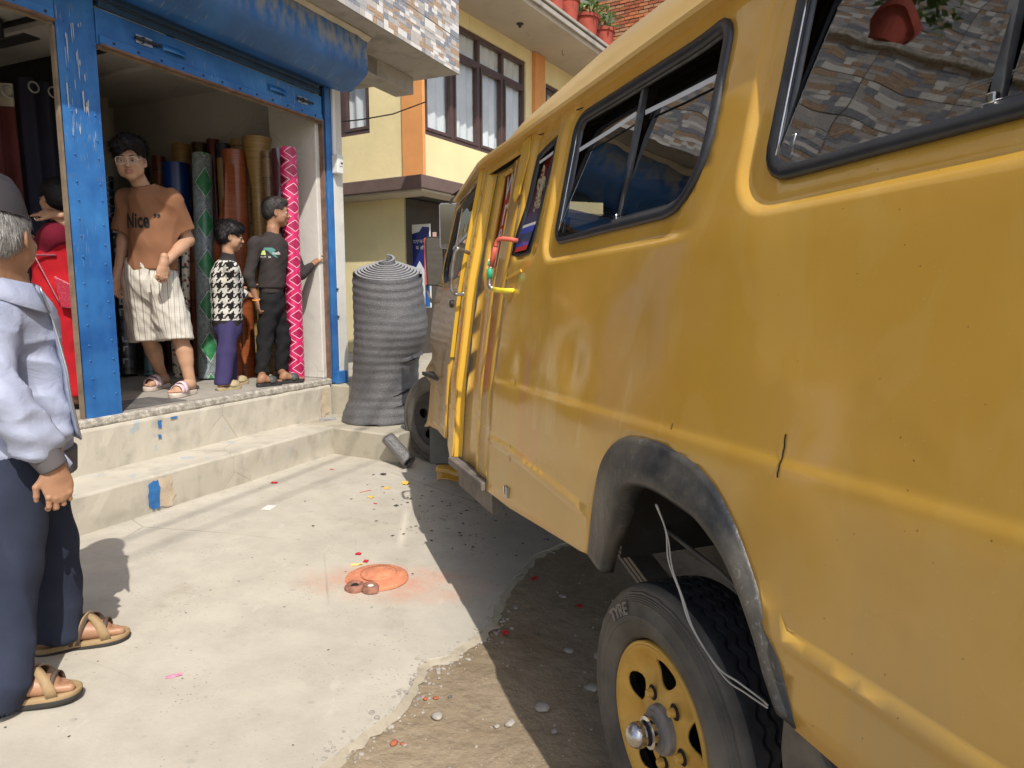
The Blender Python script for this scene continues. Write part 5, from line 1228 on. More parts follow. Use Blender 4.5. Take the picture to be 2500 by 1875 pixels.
# ---- rear wheel
HUBC = Vector(B(1.318, -.805, -.965)); 
def wheel(c, axis, fwd, R, parent, name='wheel', detail=True):
    ax = axis.normalized(); u = fwd.normalized(); u = (u-ax*u.dot(ax)).normalized(); v = ax.cross(u)
    def P(r, a, x): return tuple(c+ax*x+u*(r*math.cos(a))+v*(r*math.sin(a)))
    w = bpy.data.objects.new(name, None); C.objects.link(w); w.parent = parent; ORG[w.name] = c.copy(); w.location = c-ORG[parent.name]
    N = 180; W = .19
    side_ = [(.60, -.035), (.615, -.012), (.64, .0), (.70, .010), (.74, .0105), (.745, .0125), (.78, .012), (.785, .010), (.86, .003), (.865, .005), (.875, .0045), (.88, .002), (.89, .0035), (.895, .001), (.905, .0022), (.91, -.001), (.92, .0), (.925, -.004), (.938, -.004), (.942, -.009), (.955, -.010), (.972, -.016), (.985, -.024)]
    tr = [(.995, -.030, 0), (1.0, -.045, 0), (1.0, -.058, 1), (.975, -.060, 1), (.975, -.066, 1), (1.0, -.068, 1), (1.004, -.085, 1), (.978, -.087, 1), (.978, -.093, 1), (1.004, -.095, 1), (1.004, -.112, 1), (.978, -.114, 1), (.978, -.120, 1), (1.004, -.122, 1), (1.0, -.140, 1), (.975, -.142, 1), (.975, -.148, 1), (1.0, -.150, 0), (.99, -.175, 0), (.9, -.2, 0), (.6, -.18, 0)]
    V = []; fm = []
    for i in range(N):
        a = 2*pi*i/N; zg = .0045*(1 if (i//2) % 2 else -1)
        for r, x in side_: rr = R*r*(1+(.006 if (i//3) % 2 and r > .93 else 0)); V.append(P(rr, a, x))
        for r, x, z in tr: V.append(P(R*r, a, x+zg*z))
    n = len(side_)+len(tr)
    F = [[i*n+j, ((i+1) % N)*n+j, ((i+1) % N)*n+j+1, i*n+j+1] for i in range(N) for j in range(n-1)]
    fm = [0 if j < len(side_) else 1 for i in range(N) for j in range(n-1)]
    SW = simple('dusty_sidewall', (.115, .105, .09), .75, .5, 5, .35, 60, detail=7); TRD = simple('tread_rubber', (.022, .023, .027), .6, .4, 30, .5, 70)
    part('tyre', (V, F), [SW, TRD], w, fm=fm, auto=True)
    part('bead_gap', lathe([(R*.60, -.02), (R*.56, -.05)], c, 40, ax, u), BLACK, w)
    # rim disc with five oval openings
    YR = simple('rim_yellow', (.60, .36, .07), .45, .2, 9, .1) if detail else simple('front_rim_dark', (.05, .045, .04), .8, .3, 9, .3); Rr = R*.575  # front rim coloured near black so its disc stays hidden
    def dish(x, y):
        r = math.hypot(x, y)/Rr; a = math.atan2(y, x); z = -.012+.0
        if r > .93: z = -.018+.012*(r-.93)/.07
        elif r > .45: z = -.018-.030*math.sin((r-.45)/.48*pi)*(.55+.45*math.cos(5*(a-.35)))-.012*(1-(r-.45)/.48)
        else: z = -.030+.014*(1-r/.45)
        return z
    circ = [(Rr*math.cos(2*pi*k/60), Rr*math.sin(2*pi*k/60)) for k in range(60)]; holes = []
    for k in range(5):
        a0 = .35+2*pi*(k+.5)/5; H_ = []
        for q in range(18):
            b = 2*pi*q/18; rr = Rr*(.69+.18*math.cos(b)*(1-.2*math.sin(b))); aa = a0+.27*math.sin(b); H_.append((rr*math.cos(aa), rr*math.sin(aa)))
        holes.append(H_)
    V, F, V2 = sheet(circ, holes, .010, lambda x, y: P(math.hypot(x, y), math.atan2(y, x), dish(x, y)-.0))
    o = part('rim', (V, F), YR, w, smooth=True); o.modifiers.new('s', 'SOLIDIFY').thickness = -.005
    part('rim_lip', lathe([(Rr*.985, -.008), (Rr*1.02, -.001), (Rr*1.045, -.006), (Rr*1.04, -.03)], c, 60, ax, u), YR, w, smooth=True)
    part('brake_drum', lathe([(Rr*.95, -.075), (0, -.075)], c, 30, ax, u), BLACK, w)
    part('hub', lathe([(Rr*.30, -.022), (Rr*.29, -.006), (Rr*.24, .0), (Rr*.235, .004), (0, .004)], c, 30, ax, u), simple('hub_grey', (.20, .19, .18), .6, .3, 20, .3), w, auto=True)
    if detail:
        part('hub_stem', lathe([(Rr*.17, .0), (Rr*.17, .014), (Rr*.19, .016), (Rr*.19, .022), (Rr*.15, .024)], c, 24, ax, u), CHR, w, auto=True)
        part('hub_ball', lathe([(0.029*math.sin(t), .046-.029*math.cos(t)) for t in np.linspace(.35, pi, 14)], c, 24, ax, u), simple('dull_chrome', (.6, .6, .6), .3, .15, 20, .5, 60, 1), w, smooth=True)
    for k in range(5):
        a = .35+2*pi*k/5; q = Vector(P(Rr*.42, a, -.022))
        part('lug_nut', lathe([(.011, -.005), (.011, .010), (.008, .017), (0, .019)], q, 8, ax, u), YR, w, auto=True); part('lug_seat', lathe([(.019, .0), (.014, .004), (.012, .004)], q, 14, ax, u), BLACK, w)
    return w, P
def textgeo(s, size, ext=.002, off=0):
    cu = bpy.data.curves.new('t', 'FONT'); cu.body = s; cu.size = size; cu.offset = off; cu.extrude = ext; cu.resolution_u = 4
    o = bpy.data.objects.new('t', cu); C.objects.link(o); dg = bpy.context.evaluated_depsgraph_get(); me = bpy.data.meshes.new_from_object(o.evaluated_get(dg))
    V = [tuple(v.co) for v in me.vertices]; F = [list(p.vertices) for p in me.polygons]; bpy.data.objects.remove(o); bpy.data.curves.remove(cu); bpy.data.meshes.remove(me); return V, F
wh, PW = wheel(HUBC, BN, BD, .330, bus)
V, F = textgeo('TYRE', .042, .0015, .0012)
# letters follow the sidewall, reading clockwise when seen from outside
V = [PW(.330*.79+y, -math.radians(44)-x/(.330*.83), .012+z) for x, y, z in V]
part('sidewall_lettering', (V, F), simple('raised_rubber', (.20, .185, .165), .7, .2, 20), wh)
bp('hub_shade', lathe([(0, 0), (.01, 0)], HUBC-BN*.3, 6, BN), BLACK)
# front wheel, steered left
FWC = Vector((-.558, 4.86, .315)); an = math.radians(33); ax = (BN*math.cos(an)-BD*math.sin(an)); ax.z = 0
wf, PF = wheel(FWC, ax, BD, .328, bus, 'wheel', False)
# ---- cab
cabo = [(3.075, -.575), (3.085, -.1), (3.09, .3), (3.10, .655), (4.02, .655), (4.06, .62), (4.28, .30), (4.47, .08), (4.50, -.05), (4.50, -.235), (4.56, -.30), (4.40, -.36), (4.34, -.50), (4.42, -.71), (4.38, -.735), (4.0, -.665), (3.45, -.60)]
cabw = [(3.15, .165), (3.95, .165), (4.13, .23), (4.18, .30), (3.99, .595), (3.17, .595)]
def cside(L, h):
    w = wb(L, h)
    if h < -.235: w += .008
    c = sm((L-4.1)/.4)*sm((-.2-h)/.15); w += -.05*c+.05*c*math.sin(h*16+L*6)+.02*c*nz(L*9, h*9)      # crumpled wing
    w -= .012*sm((L-3.3)/.3)*math.exp(-((h+.27)/.05)**2)
    w += .004*nz(L*3, h*3, 11)
    return w
V, F, V2 = sheet(cabo, [cabw], .05, lambda L, h: B(L, cside(L, h), h), [[(3.09, -.228), (4.49, -.232)], [(3.09, -.242), (4.49, -.246)], [(3.2, -.43), (4.33, -.47)]])
o = bp('cab_door', (V, F), YP, smooth=True, uv=V2); o.modifiers.new('s', 'SOLIDIFY').thickness = .012
P = densify(cabw, .08); n = len(P); V = []
for d_, hg in ((.012, .0), (.010, .010), (-.012, .010), (-.016, -.012)): V += [B(x, wb(x, y)+hg, y) for x, y in offs(P, d_)]
bp('cab_window_seal', (V, [[k*n+i, k*n+(i+1) % n, (k+1)*n+(i+1) % n, (k+1)*n+i] for k in range(3) for i in range(n)]), RUB, smooth=True)
V, F, V2 = sheet(cabw, [], .2, lambda L, h: B(L, wb(L, h)-.006, h)); bp('cab_window_pane', (V, F), glassmat('cab_glass', (.08, .085, .09), .05, .03), smooth=True)
bp('quarter_bar', bbx(3.70, 3.725, -.0, .012, .0, .0) if False else ([B(L+dl, wb(L, h)+.008, h) for L, h in ((3.62, .17), (3.72, .59)) for dl in (-.012, .014)], [[0, 1, 3, 2]]), YP)
bp('rain_visor', ([B(L, wb(L, .58)+o_, h) for L, o_, h in ((3.10, .004, .60), (3.10, .05, .545), (3.25, .004, .615), (3.25, .05, .555), (3.9, .004, .635), (3.9, .035, .59))], [[0, 1, 3, 2], [2, 3, 5, 4]]), simple('smoke_visor', (.07, .08, .09), .3))
wstripe_ = [(3.18, .385), (3.60, .375), (3.95, .37)]
V = []
for L, h in wstripe_:
    for s in (-1, 1): V.append(B(L, wb(L, h)-.002, h+s*.008))
bp('window_stripe', (V, [[0, 1, 3, 2], [2, 3, 5, 4]]), STRIPE)
# seam and bright return edges facing the rear (sunlight put into their yellow)
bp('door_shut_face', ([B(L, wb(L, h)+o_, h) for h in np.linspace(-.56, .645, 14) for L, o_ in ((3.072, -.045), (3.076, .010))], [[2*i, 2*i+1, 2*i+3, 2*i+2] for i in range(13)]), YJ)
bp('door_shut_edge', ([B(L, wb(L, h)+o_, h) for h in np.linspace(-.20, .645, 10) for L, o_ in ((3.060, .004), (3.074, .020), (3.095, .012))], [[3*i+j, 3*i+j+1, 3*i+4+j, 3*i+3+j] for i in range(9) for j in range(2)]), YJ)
# entrance jamb: a face turned to the rear, then rubber, then the folded door
V = []; hh = np.linspace(-.63, .594, 20)
for h in hh:
    for L, o_ in ((2.935, .006), (2.925, .002), (2.912, -.020), (2.850, -.036), (2.86, -.16)): V.append(B(L+.004*nz(h*4, 3), wb(2.9, h)+o_, h))
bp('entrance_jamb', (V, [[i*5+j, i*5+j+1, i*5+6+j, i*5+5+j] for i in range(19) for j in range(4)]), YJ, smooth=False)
V = []
for h in hh:
    for L, o_ in ((2.858, -.016), (2.836, -.010), (2.828, -.03), (2.853, -.055)): V.append(B(L+.003*nz(h*30, 2), wb(2.9, h)+o_, h))
bp('door_rubber', (V, [[i*4+j, i*4+j+1, i*4+5+j, i*4+4+j] for i in range(19) for j in range(3)]), RUB)
def leafw(h, t): return wb(2.6, h)-.030-.02*t
def leaf(L0, L1, h0, h1, holes=(), nm='door_leaf'):
    V, F, V2 = sheet([(L0, h0), (L1, h0), (L1, h1), (L0, h1)], list(holes), .08, lambda L, h: B(L, leafw(h, 0)-.012*sm((L-2.45)/.4)+.01*sm((abs(L-(L0+L1)/2)-(L1-L0)/2+.03)/.03), h))
    o = bp(nm, (V, F), YP, smooth=True, uv=V2); o.modifiers.new('s', 'SOLIDIFY').thickness = .02; return o
sg = [(2.60, .175), (2.785, .175), (2.785, .56), (2.60, .56)]
lf = leaf(2.575, 2.84, -.63, .585, [sg]); leaf(2.43, 2.568, -.63, .585)
SGN = simple('red_sign', hexc('9c3a2a'), .45, .1, 10)
bp('red_window_sign', ([B(a, leafw(b, 0)-.012*sm((a-2.45)/.4)-.004, b) for a, b in sg], [[0, 1, 2, 3]]), SGN, lf)
def onleaf(V, F, x0, h0, rot):
    Q = []
    for x, y, z in V:
        if rot: a, b = -y, -x
        else: a, b = -x, y
        L, h = x0+a, h0+b; Q.append(B(L, leafw(h, 0)-.012*sm((L-2.45)/.4)-.001+z, h))
    return Q, F
for s, sz, x0, h0, rot in (('W', .13, 2.785, .46, False), ('r', .15, 2.75, .355, False), ('e', .10, 2.76, .285, False), ('l', .11, 2.74, .19, False)):
    V, F = textgeo(s, sz, .001); V = [(x*1.0, y*1.25, z) for x, y, z in V]; Vx, F = onleaf(V, F, x0, h0, rot); bp('sign_lettering', (Vx, F), simple('sign_white', (.6, .58, .56), .5), lf)
for h in (-.40, .33): 
    for k in range(3): bp('hinge', cyl(B(2.572, leafw(h, 0)-.006, h-.035+.024*k), B(2.572, leafw(h, 0)-.006, h-.035+.024*k+.021), .010, None, 8), DUSTM, smooth=True)
bp('leaf_kick_rib', prism([(2.63, -.55), (2.86, -.55), (2.85, -.585), (2.64, -.585)], lambda a, b, dd: B(a, leafw(b, 0)-.035+dd, b), 0, .006), YP, bev=.002)
bp('entrance_step', bbx(2.43, 2.94, -.98, -.725, -.665, -.632), DUSTM, bev=.005); bp('step_riser', bbx(2.44, 2.93, -.80, -.77, -.76, -.665), DUSTM)
bp('jamb_foot', prism([(2.92, -.42), (3.055, -.41), (3.05, -.60), (2.97, -.645), (2.93, -.63)], lambda a, b, dd: B(a, wb(a, b)+dd, b), .001, .010), YP, bev=.003)
bp('sill_bracket', join(*[bbx(2.20+.06*k, 2.235+.06*k, -.86, -.79, -.66, -.585) for k in range(4)]), DUSTM)
for k in range(4): bp('sill_clip', bbx(2.165+.012*k, 2.173+.012*k, -.752, -.738, -.625+.004*k, -.590), CHR if k % 2 else DUSTM)
# handles
def grab(path, m, r=.0082): return bp('grab_handle', tube(spl(path, 4), r, 10), m, smooth=True)
GH = simple('worn_bare_steel', (.30, .29, .28), .4, .5, 30, .2, 60, .8)
h1 = [B(3.02, wb(3.0, .27)+.0, .265), B(3.00, -.86+.06, .285), B(2.99, -.80, .278), B(3.00, -.785, .25), B(3.02, -.775, .13), B(3.02, -.78, .095), B(3.02, -.80, .082), B(3.00, -.83, .088)]
grab(h1, GH)
pa = [B(2.36, wb(2.36, .24)+.002, .255), B(2.37, -.80, .262), B(2.39, -.785, .255), B(2.395, -.78, .235)]; pb = [pa[-1], B(2.41, -.775, .20), B(2.42, -.77, .168)]; pc = [pb[-1], B(2.425, -.768, .155), B(2.43, -.766, .105), B(2.425, -.767, .092), B(2.41, -.775, .085)]; pd = [pc[-1], B(2.38, -.79, .080), B(2.35, -.80, .078), B(2.31, -.815, .076)]
hd = grab(pa, simple('red_tape', (.62, .12, .08), .6, .2, 30)); part('tape_band', tube(pb, .0092, 10), simple('red_tape', (.62, .12, .08), .6, .2, 30), hd, smooth=True)
k1 = [B(2.425, -.768, .160), B(2.428, -.767, .125)]; part('bare_bar', tube(pc, .0085, 10), GH, hd, smooth=True); part('tape_band', tube(k1, .0098, 10), simple('green_tape', (.02, .42, .25), .6, .15, 30), hd, smooth=True); part('tape_band', tube([B(2.421, -.769, .182), B(2.425, -.768, .170)], .0100, 10), simple('green_tape', (.02, .42, .25), .6, .15, 30), hd, smooth=True)
part('tape_band', tube(pd, .0092, 10), simple('yellow_tape', (.85, .68, .04), .5, .15, 30), hd, smooth=True)
bp('door_lock_knob', lathe([(.020, -.01), (.020, .018), (.016, .026), (0, .028)], B(3.31, wb(3.31, .045), .045), 16, BN), RUB, auto=True)
# mirrors
def mirror(name, c, L_, w_, face, arm, frame):
    f = Vector(face).normalized(); up = Vector((0, 0, 1)); s = f.cross(up).normalized(); up = s.cross(f); c = Vector(c)
    P_ = rrect(-w_/2, -L_/2, w_/2, L_/2, .02); T = lambda a, b, dd: tuple(c+s*a+up*b+f*dd)
    o = bp(name, prism(P_, T, -.03, .004), frame); bevel(o.data, .004)
    P2_ = rrect(-w_/2+.008, -L_/2+.008, w_/2-.008, L_/2-.008, .014); n = len(P2_); MG = simple('mirror_glass', (.26, .28, .30), .02, .02, 5, 0, 10, 1)
    part('mirror_glass', ([T(a, b, .006) for a, b in P2_], [list(range(n))]), MG, o); 
    part('mirror_arm', tube(arm, .009, 8), DUSTM, o, smooth=True); return o
c1 = Vector((-0.499, 4.550, 1.417)); c2 = Vector((-0.396, 4.500, 1.636))
o1 = mirror('wing_mirror', c1, .315, .118, (-.02, -1, -.10), [tuple(c1+Vector((-.055, .05, -.02))), tuple(c1+Vector((-.06, .05, -.19))), tuple(Vector((-0.535, 4.600, 1.161))), B(4.42, wb(4.42, .05), .05)], simple('mirror_frame_black', (.03, .03, .03), .4))
part('red_edge', tube([tuple(c1+Vector((-.064, .015, .15))), tuple(c1+Vector((-.064, .015, -.15)))], .007, 8), simple('red_tape', (.62, .12, .08), .6), o1)
part('clamp', box((-.012, -.01, .155), (.012, .01, .185), lambda a, b, c_: tuple(c1+Vector((a, b, c_)))), simple('peach_plastic', (.6, .38, .3), .6), o1)
tg_ = textgeo('OBJECTS IN MIRROR ARE', .0075, .0002); s_ = Vector((-.02, -1, -.10)).normalized().cross(Vector((0, 0, 1))).normalized()
part('mirror_lettering', ([tuple(c1-s_*(x-.045)*-1*-1+Vector((0, 0, .118+y))+Vector((0, -1, 0))*.010) for x, y, z in tg_[0]], tg_[1]), WHITEP, o1)
o2 = mirror('wing_mirror', c2, .285, .135, (-.05, -1, -.05), [tuple(c2+Vector((0, .02, .14))), tuple(Vector((-0.377, 4.450, 1.797))), tuple(Vector((-0.302, 4.300, 1.816))), B(3.75, wb(3.75, .63)-.02, .65)], simple('mirror_frame_grey', (.25, .25, .26), .4))
# cab front, windscreen and pillars
ws = lambda w: 1
bp('windscreen', ([B(4.05, -1.1, .62), B(4.05, -2.4, .62), B(4.40, -2.35, .12), B(4.40, -1.15, .12)], [[0, 1, 2, 3]]), glassmat('screen_glass', (.5, .52, .52), .08, .02))
bp('cab_front', ([B(4.42, -1.06, .10), B(4.42, -2.45, .10), B(4.50, -2.45, -.62), B(4.50, -1.08, -.62), B(4.38, -1.03, .10), B(4.46, -1.02, -.55)], [[0, 1, 2, 3], [4, 0, 3, 5]]), YP)
bp('front_pillar', tube([B(4.03, wb(4.03, .62)-.01, .64), B(4.28, wb(4.28, .3)-.02, .30), B(4.42, wb(4.42, .1)-.02, .10)], .026, 8), YP, smooth=True)
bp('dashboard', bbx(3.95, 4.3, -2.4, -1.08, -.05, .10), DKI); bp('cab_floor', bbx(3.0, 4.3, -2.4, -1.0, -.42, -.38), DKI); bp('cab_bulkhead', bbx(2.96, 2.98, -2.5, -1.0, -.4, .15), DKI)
bp('front_mud_flap', prism(rrect(-.115, -.26, .115, .0, .02), lambda a, b, dd: tuple(Vector((Vector((-0.423, 4.450, 0.366))))+Vector((1, .12, 0)).normalized()*a+Vector((0, 0, 1))*b+Vector((.1, -1, 0))*dd), 0, .008), simple('grey_flap', (.13, .135, .13), .6, .2, 8))
bp('inner_wing', tube([FWC+Vector((.10, .02, 0))+Vector((.0, .36*math.cos(a), .36*math.sin(a)+.02)) for a in np.linspace(.4, 2.8, 10)], .02, 6), BLACK)
# torn curled yellow bumper piece lying under the cab
fp = Vector(Vector((-0.389, 4.420, 0.058))); fp.z = .0
V = []; n1, n2 = 14, 12
for j in range(n2+1):
    for i in range(n1+1):
        a = -1.2+3.9*i/n1; r = .055+.006*nz(i*.5, j*.6); x = -.11+.24*j/n2; V.append((fp.x+x, fp.y+.05+r*math.cos(a)+.03*x, .062+gz(fp.x, fp.y)+r*math.sin(a)+.01*math.sin(j*.7)))
o = part('bumper_piece', (V, [[j*(n1+1)+i, j*(n1+1)+i+1, (j+1)*(n1+1)+i+1, (j+1)*(n1+1)+i] for j in range(n2) for i in range(n1)]), YP, smooth=True); o.modifiers.new('s', 'SOLIDIFY').thickness = .004
tag(o, 'torn curled yellow bumper piece lying on the ground behind the front wheel', 'bumper piece')
# dashboard clutter etc. omitted: not visible
# ================================================================= people: smooth-union solids turned into one continuous surface
class Fld:
    def __init__(s, lo, hi, h):
        s.lo = np.array(lo, np.float32); s.h = h; s.n = (np.ceil((np.array(hi)-np.array(lo))/h).astype(int)+1)
        s.F = np.full(s.n, 1.0, np.float32); s.ax = [s.lo[i]+h*np.arange(s.n[i], dtype=np.float32) for i in range(3)]
    def sub(s, lo, hi):
        a = [max(0, int((lo[i]-s.lo[i])/s.h)) for i in range(3)]; b = [min(int(s.n[i]), int((hi[i]-s.lo[i])/s.h)+2) for i in range(3)]
        if any(b[i] <= a[i] for i in range(3)): return None, None
        sl = tuple(slice(a[i], b[i]) for i in range(3)); return sl, np.meshgrid(*[s.ax[i][a[i]:b[i]] for i in range(3)], indexing='ij')
    def mix(s, sl, d, k, op='u'):
        F = s.F[sl]
        if op == 'u': hh = np.maximum(k-np.abs(F-d), 0)/k; s.F[sl] = np.minimum(F, d)-hh*hh*k*.25
        elif op == 's': hh = np.maximum(k-np.abs(F+d), 0)/k; s.F[sl] = np.maximum(F, -d)+hh*hh*k*.25
        elif op == 'i': hh = np.maximum(k-np.abs(F-d), 0)/k; s.F[sl] = np.maximum(F, d)+hh*hh*k*.25
    def cone(s, p0, p1, r0, r1, k=.02, ax=None, f=1, op='u'):
        p0 = np.array(p0, float); p1 = np.array(p1, float); R = max(r0, r1)+k+2*s.h
        sl, G = s.sub(np.minimum(p0, p1)-R, np.maximum(p0, p1)+R)
        if sl is None: return s
        d = p1-p0; L2 = max(1e-9, d@d); X_, Y_, Z_ = [G[i]-p0[i] for i in range(3)]; t = np.clip((X_*d[0]+Y_*d[1]+Z_*d[2])/L2, 0, 1)
        X_ -= t*d[0]; Y_ -= t*d[1]; Z_ -= t*d[2]
        if ax is not None:
            q = (X_*ax[0]+Y_*ax[1]+Z_*ax[2])*(f-1); X_ += q*ax[0]; Y_ += q*ax[1]; Z_ += q*ax[2]
        s.mix(sl, np.sqrt(X_*X_+Y_*Y_+Z_*Z_)-(r0+(r1-r0)*t), k, op); return s
    def ell(s, c, r, M=None, k=.02, op='u'):
        c = np.array(c, float); R = max(r)+k+2*s.h; sl, G = s.sub(c-R, c+R)
        if sl is None: return s
        X_, Y_, Z_ = [G[i]-c[i] for i in range(3)]
        if M is not None: M = np.array(M); X_, Y_, Z_ = [X_*M[i][0]+Y_*M[i][1]+Z_*M[i][2] for i in range(3)]
        k0 = np.sqrt((X_/r[0])**2+(Y_/r[1])**2+(Z_/r[2])**2)+1e-6; k1 = np.sqrt((X_/r[0]**2)**2+(Y_/r[1]**2)**2+(Z_/r[2]**2)**2)+1e-6
        s.mix(sl, k0*(k0-1)/k1, k, op); return s
    def cut(s, p, n, k=.004):
        G = np.meshgrid(*s.ax, indexing='ij'); n = np.array(n, float); n /= np.linalg.norm(n); s.mix(tuple(slice(None) for _ in range(3)), sum((G[i]-p[i])*n[i] for i in range(3)), k, 'i'); return s
    def warp(s, fn):
        G = np.meshgrid(*s.ax, indexing='ij'); m = np.abs(s.F) < .03; s.F[m] += fn(G[0][m], G[1][m], G[2][m]).astype(np.float32); return s
    def mesh(s):
        F = s.F; I = F < 0; nx, ny, nz_ = F.shape; cnt = np.zeros((nx-1, ny-1, nz_-1), np.int8)
        for a in (0, 1):
            for b in (0, 1):
                for c in (0, 1): cnt += I[a:nx-1+a, b:ny-1+b, c:nz_-1+c]
        mx = (cnt > 0) & (cnt < 8); ii = np.argwhere(mx); idx = -np.ones(mx.shape, np.int64); idx[mx] = np.arange(len(ii))
        P = np.zeros((len(ii), 3)); W = np.zeros(len(ii)); co = [(a, b, c) for a in (0, 1) for b in (0, 1) for c in (0, 1)]
        for p in co:
            for ax in range(3):
                if p[ax]: continue
                q = list(p); q[ax] = 1; fa = F[ii[:, 0]+p[0], ii[:, 1]+p[1], ii[:, 2]+p[2]]; fb = F[ii[:, 0]+q[0], ii[:, 1]+q[1], ii[:, 2]+q[2]]
                m = (fa < 0) != (fb < 0); t = np.where(m, fa/np.where(m, fa-fb, 1), 0); pos = np.array(p, float)[None].repeat(len(ii), 0); pos[:, ax] += t; P[m] += pos[m]; W[m] += 1
        V = (ii+P/W[:, None])*s.h+s.lo; Q = []
        for ax in range(3):
            sa = [slice(0, n_-1) if i == ax else slice(1, n_-1) for i, n_ in enumerate((nx, ny, nz_))]; sb = list(sa); sb[ax] = slice(1, (nx, ny, nz_)[ax])
            A_ = I[tuple(sa)]; B_ = I[tuple(sb)]; e = np.argwhere(A_ != B_); 
            if not len(e): continue
            fl = A_[tuple(e.T)]; o1, o2 = [(1, 2), (2, 0), (0, 1)][ax]; base = e.copy()
            for i in range(3):
                if i != ax: base[:, i] += 1
            def cell(d1, d2):
                c = base.copy(); c[:, o1] -= d1; c[:, o2] -= d2; return idx[c[:, 0], c[:, 1], c[:, 2]]
            q = np.stack([cell(1, 1), cell(0, 1), cell(0, 0), cell(1, 0)], 1); q[~fl] = q[~fl][:, ::-1]; Q.append(q)
        Q = np.concatenate(Q); Q = Q[(Q >= 0).all(1)]; return V, Q
def relax(V, Q, n=1, lam=.5):
    for _ in range(n):
        S_ = np.zeros_like(V); c = np.zeros(len(V))
        for a, b in ((0, 1), (1, 2), (2, 3), (3, 0)):
            np.add.at(S_, Q[:, a], V[Q[:, b]]); np.add.at(S_, Q[:, b], V[Q[:, a]]); np.add.at(c, Q[:, a], 1); np.add.at(c, Q[:, b], 1)
        V = V*(1-lam)+lam*S_/np.maximum(c, 1)[:, None]
    return V
def solid(name, fld, m, parent, n=1, fmf=None, uvf=None, **k):
    Fs = fld if isinstance(fld, list) else [fld]; gs = []; 
    for f in Fs:
        V, Q = f.mesh(); V = relax(V, Q, n); gs.append((V, Q))
    Vs = []; Qs = []; o_ = 0
    for V, Q in gs: Vs.append(V); Qs.append(Q+o_); o_ += len(V)
    V = np.concatenate(Vs); Q = np.concatenate(Qs); fm = fmf(V[Q].mean(1)) if fmf else None
    uv = uvf(V) if uvf else None
    return part(name, (V, Q), m, parent, smooth=True, fm=fm, uv=uv, **k)
def snoise(seed, f, amp, st=(1, 1, 1)):
    r = np.random.default_rng(seed); K = r.normal(size=(7, 3))*f*np.array(st); ph = r.random(7)*6.28
    return lambda x, y, z: amp*sum(np.sin(x*K[i, 0]+y*K[i, 1]+z*K[i, 2]+ph[i]) for i in range(7))/2.6
def A(*p): return np.array(p, float)
def unit(v): v = np.array(v, float); return v/np.linalg.norm(v)
def basis(f, up=(0, 0, 1)):
    f = unit(f); r = unit(np.cross(f, up)); u = np.cross(r, f); return r, f, u      # right, forward, up
def skinmat(name, c, r=.5):
    m = Mat(name, r, 0, .4); n = m.noise(14, 4); m.col(m.mix(n.step(.3, .7), tuple(v*.88 for v in c), tuple(min(1, v*1.08) for v in c))); m.bump(m.noise(260, 3), .12, .001)
    m.b.inputs['Subsurface Weight'].default_value = .08; m.b.inputs['Subsurface Radius'].default_value = (.01, .004, .002); return m.m
def cloth(name, c, bs=300, var=.1, rough=.9): 
    m = Mat(name, rough, 0, .2); n = m.noise(5, 4); m.col(m.mix(n.step(.3, .7), tuple(v*(1-var) for v in c), tuple(min(1, v*(1+var)) for v in c))); m.bump(m.noise(bs, 2), .25, .001); return m.m
def head(c, f, sc, skin, hair, parent, up=(0, 0, 1), neck=None, hairf=None, hair_k=1., h=.0032, male=1, lips=None, jaw=1.):
    """c: centre of the skull at eye height; returns (field, basis)"""
    r, f, u = basis(f, up); M = [r, f, u]; c = A(*c); P = lambda x, y, z: c+(r*x+f*y+u*z)*sc
    lo = c-.17*sc; hi = c+.17*sc; lo[2] -= .02
    F = Fld(lo, hi, h*sc)
    F.ell(P(0, -.012, .028), (.076*sc, .094*sc, .088*sc), M, .01)
    F.ell(P(0, .022, -.035), (.058*sc*jaw, .066*sc, .078*sc), M, .04*sc); F.ell(P(0, .058, -.092), (.026*sc, .022*sc, .020*sc), M, .03*sc)
    F.ell(P(.048, .03, -.055), (.022*sc*jaw, .035*sc, .035*sc), M, .03*sc); F.ell(P(-.048, .03, -.055), (.022*sc*jaw, .035*sc, .035*sc), M, .03*sc)
    F.ell(P(.040, .066, -.030), (.022*sc, .016*sc, .018*sc), M, .02*sc); F.ell(P(-.040, .066, -.030), (.022*sc, .016*sc, .018*sc), M, .02*sc)
    F.cone(P(-.03, .078, .022), P(.03, .078, .022), .010*sc, .010*sc, .016*sc)   # brow
    for s_ in (-1, 1): F.ell(P(.031*s_, .094, .000), (.019*sc, .013*sc, .012*sc), M, .012*sc, 's')
    F.cone(P(0, .082, .010), P(0, .103, -.030), .0075*sc, .011*sc, .012*sc); 
    for s_ in (-1, 1): F.ell(P(.011*s_, .094, -.034), (.0085*sc, .010*sc, .007*sc), M, .006*sc)
    F.ell(P(0, .086, -.060), (.024*sc, .012*sc, .0065*sc), M, .006*sc); F.ell(P(0, .084, -.071), (.020*sc, .012*sc, .0075*sc), M, .006*sc)
    F.cone(P(-.022, .094, -.0655), P(.022, .094, -.0655), .0016*sc, .0016*sc, .003*sc, op='s')
    for s_ in (-1, 1):
        e = P(.078*s_, -.004, -.012); Me = [unit(r*.75*s_+f*.35+0*u), unit(f*.9-r*.35*s_), u]
        F.ell(e, (.008*sc, .017*sc, .030*sc), Me, .006*sc); F.ell(e+(r*.008*s_+f*.004)*sc, (.006*sc, .009*sc, .018*sc), Me, .005*sc, 's')
    if neck is not None:
        nb, nr = neck; F.cone(P(0, -.022, -.055), nb, .050*sc, nr, .03*sc)
    return F, (r, f, u), P
